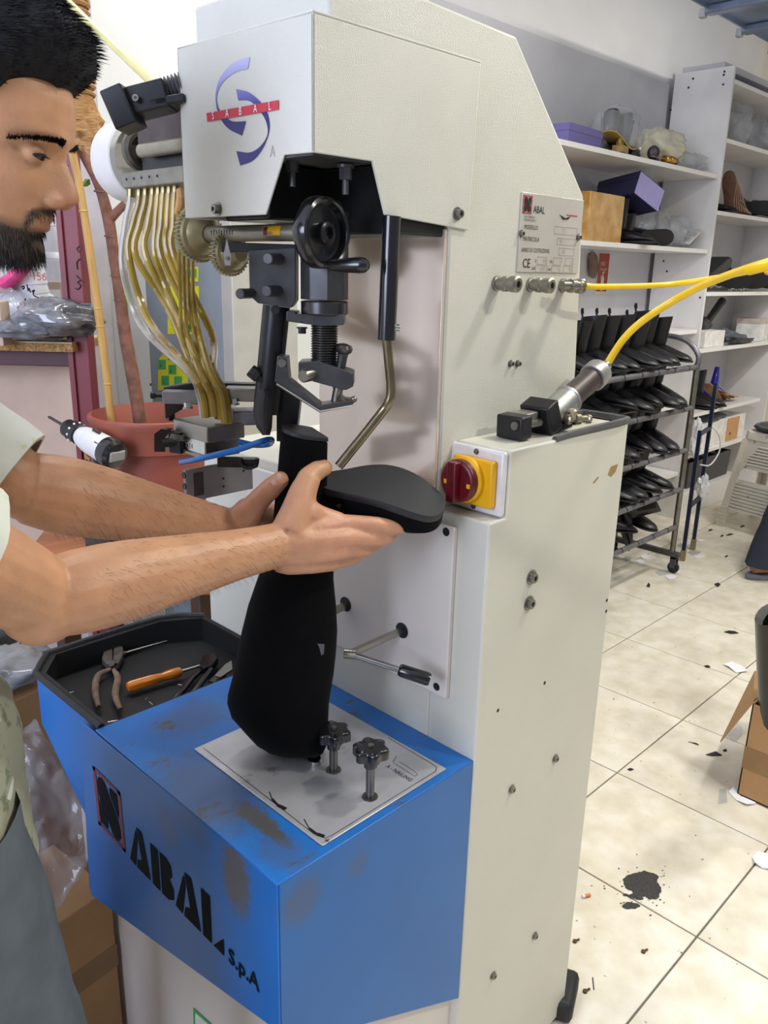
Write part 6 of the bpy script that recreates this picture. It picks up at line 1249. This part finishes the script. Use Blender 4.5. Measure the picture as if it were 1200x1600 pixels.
for k, (px, py, w_) in enumerate(((1140, 836, 6), (1128, 838, 3), (1110, 829, 4), (1160, 823, 4), (1135, 870, 3))):
    o = scrap('leather_scrap', 'thin dark sliver on the floor before the stool, '+('just left of its foot', 'furthest left, longest gap', 'nearest the shelf plinth', 'right below the ribs', 'nearest the camera')[k], ((px-w_, py+1), (px, py-2), (px+w_, py-1), (px, py+1)), lb); o['group'] = 'dark slivers before the stool'
c = PZ(915, 1402, 0); d = Vector((1, -.55, 0)).normalized(); cg = thing('cigarette_butt', 'cigarette butt with an orange filter on the tiles by the machine', 'cigarette', c)
obj('filter', MB().cyl(c+UP*.0045-d*.003, c+UP*.0045+d*.012, .004, n=12), M('filter_orange', 'd98a4a', .7), cg); obj('paper_end', MB().cyl(c+UP*.0045-d*.003, c+UP*.0045-d*.009, .004, n=12), papr, cg)
for (px, py, lab) in ((1005, 1488, 'small rusty bolt on the tile below the black stain'), (898, 1472, 'small rusty washer on the tile next to the machine'), (914, 1550, 'small rusty bolt next to the thin nail by the machine base')):
    c = PZ(px, py, 0); bn = thing('rusty_bolt', lab, 'bolt', c); obj('head', MB().lathe([(.005, 0), (.005, .004)], c+UP*.0005, (0, 0, 1), 6), M('rust_dark', '5c4632', .7, .4), bn); obj('stem', MB().cyl(c+UP*.003, c+Vector((.012, -.004, .003)), .0022, n=8), M('rust_dark', ''), bn)
a, b = PZ(926, 1528, 0), PZ(928, 1547, 0); tag(obj('nail', MB().cyl(a+UP*.0015, b+UP*.0015, .0011, n=8), M('rust_dark', '')), 'thin nail lying on the tile by the machine base', 'nail')
mb = MB()
for (px, py, rx, ry, sd_) in ((1004, 1381, 27, 19, 1), (1018, 1392, 14, 12, 2), (985, 1376, 12, 9, 3), (987, 1415, 13, 5.5, 4), (990, 1400, 9, 4, 5), (978, 1398, 4, 2, 6), (1000, 1404, 6, 2, 7)):
    q = blot(px, py, rx, ry, lambda a_, b_: PZ(a_, b_, .0008+.0001*sd_), sd_*2.3, 34); mb.faces(q, [tuple(range(len(q)))])
for k in range(60):
    px, py = random.gauss(1000, 24), random.gauss(1388, 20); q = blot(px, py, random.uniform(.5, 2.2), random.uniform(.4, 1.4), lambda a_, b_: PZ(a_, b_, .0007), k, 8); mb.faces(q, [tuple(range(8))])
tag(obj('glue_stain', mb, M('stain_black', '3a3836', .75, var=.3, scale=200), None, kind='stuff'), 'flaking black stain on the tile joint right of the machine base', 'stain')
mb = MB()
for k in range(90):
    c = Vector((random.uniform(1.2, 5.2), random.uniform(-.2, 1.6), .0012)); s_ = random.uniform(.0008, .0024); mb.ell(c, (s_*1.6, s_, s_*.5), Matrix.Rotation(random.random()*3, 3, 'Z'), 6, 4)
t = obj('floor_crumbs', mb, M('crumb', '5d554b', .8), None, kind='stuff'); tag(t, 'dark crumbs and dust specks strewn over the floor tiles', 'dust')
# ================================================================ left background: rack, plant, bench, bags
redst = M('oxide_red_steel', '7c2f38', .45, var=.1, scale=8, dirt=('5b2028', 14, .62)); chip = M('chipboard', 'b98f57', .8, var=.3, scale=160, col2='7d5a33'); lam_w = M('chipboard_face', 'cbb79a', .5)
HD = 2.0
p = V(128, 545, HD); PXr, PYr = p.x, p.y
rk = thing('steel_shelving', 'dark red steel shelving with a chipboard shelf behind the man', 'shelf', (PXr, PYr, 0))
dl = Vector((-.72, .69, 0)).normalized(); ul = Vector((.69, .72, 0)).normalized()   # along the shelf (to the left) and depth
dl = -RH; ul = FH
rot_ = math.atan2(RH.y, RH.x)
P0 = Vector((PXr, PYr, 0))
obj('post', MB().box(P0+UP*1.1, (.050, .045, 2.2), rot_), redst, rk, .003); obj('post_lip', MB().box(P0+UP*1.1-RH*.018-FH*.026, (.012, .008, 2.2), rot_), redst, rk)
obj('post', MB().box(P0-RH*.39+UP*1.1, (.050, .045, 2.2), rot_), redst, rk, .003); obj('post', MB().box(P0-RH*.165+FH*.15+UP*.6, (.055, .045, 1.2), rot_), M('oxide_red_dark', '4a2228', .5), rk, .003)
zs = V(104, 533, HD).z
obj('chipboard_shelf', MB().box(P0-RH*.222+FH*.055+UP*(zs-.011), (.44, .22, .020), rot_), chip, rk, .001); obj('shelf_face', MB().box(P0-RH*.222+FH*.055+UP*(zs+.0005), (.438, .218, .003), rot_), lam_w, rk)
obj('beam', MB().box(P0-RH*.212+FH*.0+UP*(zs-.042), (.37, .03, .036), rot_), M('oxide_red_dark', ''), rk, .002)
obj('lower_board', MB().box(P0-RH*.17+FH*.115+UP*(zs-.32), (.30, .02, .58), rot_), M('pinkish_board', 'cbb3a0', .7, var=.04), rk, .002)
obj('upper_beam', MB().box(P0-RH*.20+UP*2.05, (.36, .03, .04), rot_), redst, rk)
mk = MB()   # handwriting on the post, read sideways: 2/20
fx = -.0237
def on_post(px, py): q = V(px, py, HD-.0245); return q
for pts in (((117, 450), (122, 452), (126, 446), (121, 441), (127, 438)), ((119, 430), (129, 440), (134, 441)), ((121, 421), (120, 410), (126, 404), (132, 410)), ((123, 394), (120, 388), (125, 384), (128, 388), (124, 394))): mk.tube([on_post(*q) for q in pts], .0012, n=5, k=3)
obj('marker_writing', mk, M('marker_dark', '3c1c22', .6), rk, kind='stuff')
mk = MB().tube([on_post(134, 690), on_post(136, 705), on_post(133, 720), on_post(139, 735)], .002, n=5); obj('paint_chip', MB().poly([on_post(*q) for q in ((130, 692), (134, 690), (136, 712), (141, 716), (139, 720), (134, 716), (137, 732), (132, 716))], -FH*.0005), M('chip_tan', 'b98d5e', .7), rk)
tag(obj('magnet', MB().box(V(134, 480, HD-.032), (.024, .014, .018), rot_+.3), M('magnet_grey', '5c646c', .5), None, .002), 'small grey block stuck on the red steel post', 'magnet')
zt3 = zs+.003
def bag(c, r, seed, mat, lab, amp=.28): 
    return tag(obj('parts_bag', MB().crumple(c, r, amp, seed, 40, 22, 2.0, flat_z=-r[2]*.75), mat, None, sharp=2), lab, 'bag')
gbag = M('grey_bagged_parts', '7d7f85', .18, var=.35, scale=26, coat=.6, col2='4b4c52', bump=.5, bscale=40)
c1 = V(92, 505, HD-.045); c1.z = zt3+.052; bag(c1, (.105, .08, .050), 71, gbag, 'shiny grey bag of small parts on top, tip hanging over the chipboard edge')
c1 = V(60, 515, HD-.02); c1.z = zt3+.028; bag(c1-FH*.02, (.11, .09, .028), 73, gbag, 'shiny grey bag of small parts lying under the other on the chipboard shelf')
c1 = V(15, 490, HD+.05); c1.z = zt3+.055; bag(c1, (.07, .07, .055), 75, film_c, 'clear plastic bag behind the grey bags on the chipboard shelf')
c2 = V(58, 470, HD+.12); c2.z = zt3
j = thing('cup_stack', 'stack of white plastic cups with red print on the chipboard shelf', 'cups', c2); cupm = M('cup_white', 'dfe0e6', .35, var=.03)
prof = [(.040, 0)]; 
hh = .30
for k in range(12): prof += [(.040+.0006*k, .012+.022*k), (.042+.0006*k, .014+.022*k), (.042+.0006*k, .018+.022*k)]
obj('cups', MB().lathe(prof+[(.046, hh-.01), (.046, hh)], c2, (-.10, .08, 1), 28), cupm, j)
text('red_print', '156', M('print_red2', 'c0303a', .5), j, V(50, 438, HD+.075), RH, UP, .028, .9, .001)
wh = thing('white_sack', 'white sack with black marker writing behind the grey bags', 'sack', V(50, 500, HD+.10)); obj('sack', MB().crumple(V(45, 482, HD+.11), (.075, .05, .06), .2, 77, 30, 18), M('sack_white', 'cfd3dc', .4, var=.05), wh)
mk = MB()
for pts in (((34, 449), (37, 447), (38, 450), (35, 452)), ((42, 444), (44, 455), (45, 450), (48, 457)), ((50, 456), (54, 453), (52, 460), (57, 464), (64, 466)), ((38, 475), (40, 466), (39, 476), (44, 471), (46, 474), (50, 470), (57, 471))): mk.tube([V(px, py, HD+.052) for px, py in pts], .0017, n=5, k=3)
obj('marker_writing', mk, blk_p, wh, kind='stuff')
tag(obj('pink_cloth', MB().tube([V(-40, 455, HD+.05), V(5, 445, HD+.06), V(28, 428, HD+.06), V(45, 408, HD+.07), V(58, 385, HD+.08)], [.03, .030, .026, .022, .012], n=14, k=5, flat=.6), M('pink_fabric', 'd84f88', .9, var=.2, scale=30, bump=.6, bscale=40)), 'bright pink cloth draped beside the white cups', 'cloth')
for k, (px, py0, py1, r, lab) in enumerate(((85, 405, 340, .024, 'clear lidded plastic jar behind the cups, topmost of the jars'), (88, 440, 395, .026, 'clear plastic jar behind the cups, lower one'))):
    a = V(px, py0, HD+.20); b = V(px, py1, HD+.20); t = thing('jar', lab, 'jar', a); hgt = (b-a).z
    obj('glass', MB().lathe([(r*.9, 0), (r, .004), (r, hgt*.75), (r*.85, hgt*.82)], a, (0, 0, 1), 22), film_c, t); obj('lid', MB().lathe([(r*.95, hgt*.80), (r*.95, hgt), (r*.9, hgt+.002)], a, (0, 0, 1), 22), cupm, t)
sb = V(94, 533, HD+.25); t = thing('carton', 'pinkish carton behind the jars on the chipboard shelf', 'box', sb); obj('body', MB().box(Vector((sb.x, sb.y, zt3+.065)), (.07, .05, .13), rot_), M('pinkish_board', ''), t, .002); obj('label_sheet', MB().box(Vector((sb.x, sb.y, zt3+.075))-FH*.0255, (.045, .001, .07), rot_), papr, t)
for j_obj, zz0 in (): pass
obj_j = MB().box(V(92, 440, HD+.23)-UP*.0, (.06, .05, .012), rot_)
tag(obj('white_block', MB().box(V(0, 505, HD-.08), (.03, .05, .10), rot_), M('pinkish_board', ''), None, .002), 'pinkish white box end at the left picture edge on the chipboard shelf', 'box')
# plant pot with a bare branch and a bamboo cane
terra = M('terracotta_plastic', '9a5240', .5, var=.06, scale=10); PC = V(246, 660, 1.93); PC.z = 0
zr = V(160, 655, 1.85).z; zb_ = zr-.30
pot = thing('plant_pot', 'large terracotta coloured plant pot behind the nail feeder', 'pot', (PC.x, PC.y, zb_))
R0 = .155
obj('vessel', MB().lathe([(R0*.66, 0), (R0*.80, .12), (R0*.82, .122), (R0*.86, .225), (R0*.97, .23), (R0*1.0, .285), (R0*1.03, .296), (R0*1.02, .304), (R0*.97, .306), (R0*.90, .27), (R0*.84, .225)], (PC.x, PC.y, zb_), (0, 0, 1), 48), terra, pot)
obj('soil', MB().lathe([(0, .225), (R0*.845, .225)], (PC.x, PC.y, zb_), (0, 0, 1), 32), M('soil', '4a3a2e', .9, var=.3, scale=80), pot)
bark = M('brown_bark', '7a5140', .75, var=.3, scale=40, bump=.5, bscale=70); pl2 = thing('plant', 'bare brown branch with a few green leaves growing from the terracotta pot', 'plant', (PC.x, PC.y, zb_+.225))
PH = 1.94
br = obj('trunk', MB().tube([V(x_, y_, PH) for x_, y_ in ((222, 690), (216, 640), (206, 580), (195, 520), (186, 450), (178, 400), (170, 345), (155, 290), (135, 250), (118, 220), (110, 195))], [.016, .0155, .0155, .0145, .0135, .0125, .0130, .0115, .0105, .010, .008], n=12, k=3), bark, pl2)
obj('twig', MB().tube([V(170, 345, PH), V(182, 332, PH), V(196, 318, PH)], [.011, .0095, .009], n=10), bark, br); obj('twig', MB().tube([V(180, 418, PH), V(188, 411, PH), V(192, 406, PH)], [.010, .008, .007], n=8), bark, br)
for yq in (300, 370, 432, 470, 505, 560, 610): 
    xq = np.interp(yq, [290, 345, 400, 450, 520, 580, 640], [155, 170, 178, 186, 195, 206, 216]); q0 = V(float(xq)-1, yq, PH); obj('node_ring', MB().lathe([(.0128, -.002), (.0152, 0), (.0128, .002)], q0, (RH*.12+UP*1), 12), bark, br)
leaf = M('leaf_green', '7da63c', .4, var=.15)
def leafq(a, b, w_): 
    a, b = Vector(a), Vector(b); d = (b-a); s_ = d.cross(FH).normalized()*w_; n_ = FH*.006; mb = MB(); L_n = [a, a+d*.3+s_+n_, a+d*.65+s_*.8+n_, b, a+d*.65-s_*.8, a+d*.3-s_]
    return obj('leaf', MB().faces(L_n+[a+d*.5-n_], [(0, 1, 6), (1, 2, 6), (2, 3, 6), (3, 4, 6), (4, 5, 6), (5, 0, 6)]), leaf, pl2)
leafq(V(150, 278, PH), V(174, 281, PH), .006); leafq(V(140, 280, PH), V(128, 292, PH), .007); leafq(V(188, 440, PH), V(202, 462, PH), .010); leafq(V(192, 432, PH), V(198, 486, PH), .012); leafq(V(150, 262, PH), V(158, 247, PH), .003)
bam = M('bamboo', 'c49a55', .5, var=.12, scale=14, stretch=(6, 6, 1)); bc = thing('bamboo_cane', 'straight yellow bamboo cane leaning from the terracotta pot', 'cane', V(175, 690, 1.91)); a, b = V(178, 700, 1.91), V(90, 60, 1.91)
obj('cane', MB().tube([a, V(163, 560, 1.91), V(144, 420, 1.91), V(126, 300, 1.91), V(108, 210, 1.91), b], [.0085, .009, .009, .0085, .0085, .008], n=12), bam, bc)
for x_, y_ in ((167, 600), (158, 510), (152, 482), (126, 352-22), (112, 236)): obj('cane_node', MB().lathe([(.0088, -.003), (.0102, 0), (.0088, .003)], V(float(np.interp(y_, [210, 300, 420, 560, 700], [108, 126, 144, 163, 178])), y_, 1.91), b-a, 14), bam, bc)
# raffia wrapped post, top left
raf = M('raffia', 'b98c58', .8, var=.3, scale=60, stretch=(1, 1, 8), bump=.5, bscale=90); q = V(112, 100, 1.80); wp = thing('wrapped_post', 'post wrapped in tan raffia cord at the top left above the red steel post', 'post', (q.x, q.y, 1.62))
zlo, zhi = V(118, 190, 1.80).z, 2.35
obj('core', MB().cyl((q.x, q.y, zlo), (q.x, q.y, zhi), .036, n=18), raf, wp)
for k in range(44):
    z = zlo+.05+.016*k; tl = random.uniform(-.35, .35); pts = [(q.x+math.cos(a)*.039, q.y+math.sin(a)*.039, z+tl*.04*math.sin(a+k)) for a in [2*math.pi*i/14 for i in range(15)]]; obj('cord', MB().tube(pts, random.uniform(.0035, .006), n=5, k=1), raf, wp)
obj('frayed_end', MB().crumple((q.x+RH.x*.02, q.y+RH.y*.02, zlo-.01), (.03, .03, .05), .5, 81), raf, wp)
ctube = tag(obj('air_hose', MB().tube([V(40, -70, 1.36), V(98, -5, 1.33), V(160, 55, 1.28), V(205, 98, 1.22), V(240, 132, 1.15), V(246, 145, 1.13)], .0055, n=10, k=5), M('cream_yellow_hose', 'd8cf86', .3, var=.06, coat=.3)), 'pale yellow hose running from top left down to the black feed housing', 'hose')
# orange bench with drill
bz = V(150, 850, 1.9).z; BP = [tuple(PZ(*q, bz)[:2]) for q in ((10, 905), (78, 815), (150, 848))]+[tuple(V(px, 800, hd)[:2]) for px, hd in ((165, 2.11), (330, 2.11), (330, 1.66), (60, 1.66))]; orw = M('orange_table_wood', 'c0743c', .35, var=.15, scale=6, stretch=(1, 8, 1), coat=.2)
bn = thing('bench', 'orange brown wooden bench behind the arms carrying the pot and drill', 'bench', (.75, 1.75, 0))
obj('top', MB().loft([[(x_, y_, bz-.03+dz) for x_, y_ in BP] for dz in (0, .03)]), orw, bn, .004)
for x_, y_ in [tuple(V(px, 800, hd)[:2]) for px, hd in ((90, 1.72), (310, 1.72), (310, 2.06), (165, 2.06))]: obj('leg', MB().bb(x_-.02, x_+.02, y_-.02, y_+.02, .002, bz-.03), M('dark_leg_wood', '4a3324', .6, var=.1), bn, .003)
stnd = thing('pot_stand', 'dark block under the terracotta pot on the orange bench', 'stand', (PC.x, PC.y, bz)); obj('block', MB().lathe([(.10, 0), (.10, max(.01, zb_-bz))], (PC.x, PC.y, bz+.0005), (0, 0, 1), 32), dk2, stnd); obj('rim', MB().lathe([(.103, 0), (.103, .006), (.10, .006)], (PC.x, PC.y, bz+.0005), (0, 0, 1), 32), dk, stnd)
cb0 = [V(180, 845, 1.8), V(160, 848, 1.78), V(140, 858, 1.74), V(126, 872, 1.70), V(130, 876, 1.69), V(150, 868, 1.72), V(170, 852, 1.77), V(200, 842, 1.82)]
tag(obj('power_cable', MB().tube([Vector((q.x, q.y, bz+.006)) for q in cb0], .005, n=8, k=4), blk), 'black cable loop lying on the orange bench', 'cable')
DD = 1.76; drl = thing('cordless_drill', 'white and black cordless drill pointing left in front of the plant pot', 'drill', (V(160, 760, DD).x, V(160, 760, DD).y, bz))
a, b = V(178, 710, DD-.03), V(112, 672, DD+.05); d = (b-a).normalized(); LL = (b-a).length; wp_ = M('drill_white', 'dcdbd8', .4, var=.04); dx_ = basis(d)
obj('motor_housing', MB().lathe([(.022, -.004), (.031, 0), (.0325, .012), (.031, .03), (.029, LL*.55), (.024, LL*.72), (.020, LL*.78)], a, d, 32), wp_, drl)
ec = obj('end_cap', MB().lathe([(.012, -.012), (.028, -.010), (.034, -.002), (.0345, .014), (.032, .024)], a, d, 32), blk, drl); obj('end_panel', MB().box(a-d*.011, (.006, .040, .024), Matrix((d, d.cross(UP).normalized(), d.cross(UP).normalized().cross(d))).transposed()), M('drill_grey', 'a9a8a8', .4), ec, .003)
obj('vent', MB().box(a+d*.04-FH*.028+UP*.004, (.022, .004, .026), Matrix((d, FH, UP)).transposed()), blk, drl, .002); obj('switch_slider', MB().box(a+d*.055+UP*.031, (.026, .014, .006), Matrix((d, FH, UP)).transposed()), blk, drl, .002)
obj('chuck', MB().lathe([(.020, 0), (.0235, .003), (.0235, .030), (.021, .034), (.021, .046), (.012, .058)], a+d*LL*.78, d, 28), M('chuck_black', '202022', .4, var=.2), drl)
ck = MB()
for k in range(10): aa = 2*math.pi*k/10; q = a+d*(LL*.78+.016)+(dx_[0]*math.cos(aa)+dx_[1]*math.sin(aa))*.0235; ck.ell(q, (.003, .003, .003), None, 6, 4)
obj('torque_marks', ck, wht_p, drl, kind='stuff'); obj('drill_bit', MB().lathe([(.0035, 0), (.0035, .06), (.0008, .066)], a+d*(LL*.78+.055), d, 10), dk, drl)
hq = a+d*.045-UP*.02; obj('handle', MB().tube([hq, hq-UP*.05-d*.004, hq-UP*.10-d*.008, hq-UP*.13-d*.006], [.022, .019, .019, .023], n=16), blk, drl); bzh = max(.02, (hq.z-.13)-bz)
obj('battery', MB().box(Vector((hq.x, hq.y, bz+bzh/2+.001))-d*.006, (.10, .065, bzh), Matrix((Vector((d.x, d.y, 0)).normalized(), Vector((-d.y, d.x, 0)).normalized(), UP)).transposed()), blk, drl, .006)
# cartons and plastic film, lower left
h1 = V(60, 1068, 1.42); bxa = thing('carton', 'tall brown corrugated carton behind the blue tray', 'box', (.45, 1.6, 0))
obj('body', MB().box((.47, 1.585, (h1.z-.02)/2), (.26, .22, h1.z-.024), .2), card, bxa, .003); obj('corner_fold', MB().bb(.47, .478, 1.472, 1.475, .02, h1.z-.03), card, bxa)
tag(obj('plastic_bag', MB().crumple((.47, 1.56, h1.z+.018), (.13, .09, .035), .35, 91, 40, 20, flat_z=-.027), film('grey_film', '8f9194', .8), None, sharp=3), 'grey plastic bag lying on the tall carton behind the tray', 'bag')
tag(obj('dark_pad', MB().box((.50, 1.672, h1.z+.018), (.22, .05, .05), .2), gl_ if False else M('dark_foam', '35363a', .8), None, .01), 'dark grey foam pad behind the grey plastic bag', 'pad')
bxb = thing('carton', 'open brown carton on the floor left of the machine pedestal', 'box', (.42, 1.48, 0))
obj('body', MB().box((.415, 1.27, .18), (.20, .19, .355), .12), card, bxb, .003); obj('flap', MB().box((.33, 1.20, .375), (.012, .17, .10), Matrix.Rotation(.12, 3, 'Z') @ Matrix.Rotation(-.9, 3, 'Y')), card, bxb, .001); obj('tape', MB().box((.415, 1.27, .21), (.202, .192, .05), .12), card2, bxb)
n1, n2 = 56, 50; g1 = []
for i in range(n1):
    for j_ in range(n2):
        u, v = i/(n1-1), j_/(n2-1); x_, y_ = .22+.30*u, 1.15+.29*v; z = .43+.12*v**1.3+.05*u-.10*max(0, .3-u)-.10*max(0, .35-v)+.045*noise.noise(Vector((u*4, v*4, 2)))+.022*abs(noise.noise(Vector((u*9, v*9, 7))))+.012*abs(noise.noise(Vector((u*21, v*21, 3))))
        g1.append(Vector((x_, y_, z)))
fs = [(i*n2+k, (i+1)*n2+k, (i+1)*n2+k+1, i*n2+k+1) for i in range(n1-1) for k in range(n2-1)]
pf = tag(obj('plastic_film', MB().faces(g1, fs), film('bag_film', '9a9ca0', .26), None, sharp=3), 'sheet of crumpled clear plastic film over the cartons left of the machine', 'film')
sdm = pf.modifiers.new('thickness', 'SOLIDIFY'); sdm.thickness = .001
tag(obj('wood_slat', MB().poly([V(px, py, 1.08) for px, py in ((0, 1275), (12, 1290), (52, 1415), (52, 1425), (0, 1335))], FH*.012), M('slat_tan', 'b79a78', .7), None), 'tan cardboard strip sticking up beside the grey trousers', 'cardboard')
tag(obj('plastic_bag', MB().crumple((.50, 1.335, .035), (.05, .03, .035), .5, 95, 26, 16), film_c, None, sharp=3), 'small clear plastic scrap at the foot of the machine pedestal', 'plastic')
st_p = [Vector((.534, y, z)) for y, z in ((1.02, .10), (.94, .10), (.94, .19), (1.02, .19))]
sk = obj('green_label', MB().poly([PX(px, py, .5345) for px, py in ((302, 1575), (330, 1600), (330, 1640), (303, 1620))], (-.0006, 0, 0)), M('label_white', 'e6e9e2', .5), mach); obj('green_mark', MB().poly([PX(px, py, .5338) for px, py in ((302, 1575), (330, 1600), (330, 1604), (305, 1582), (305, 1620), (303, 1620))], (-.0004, 0, 0)), M('sticker_green', ''), sk)
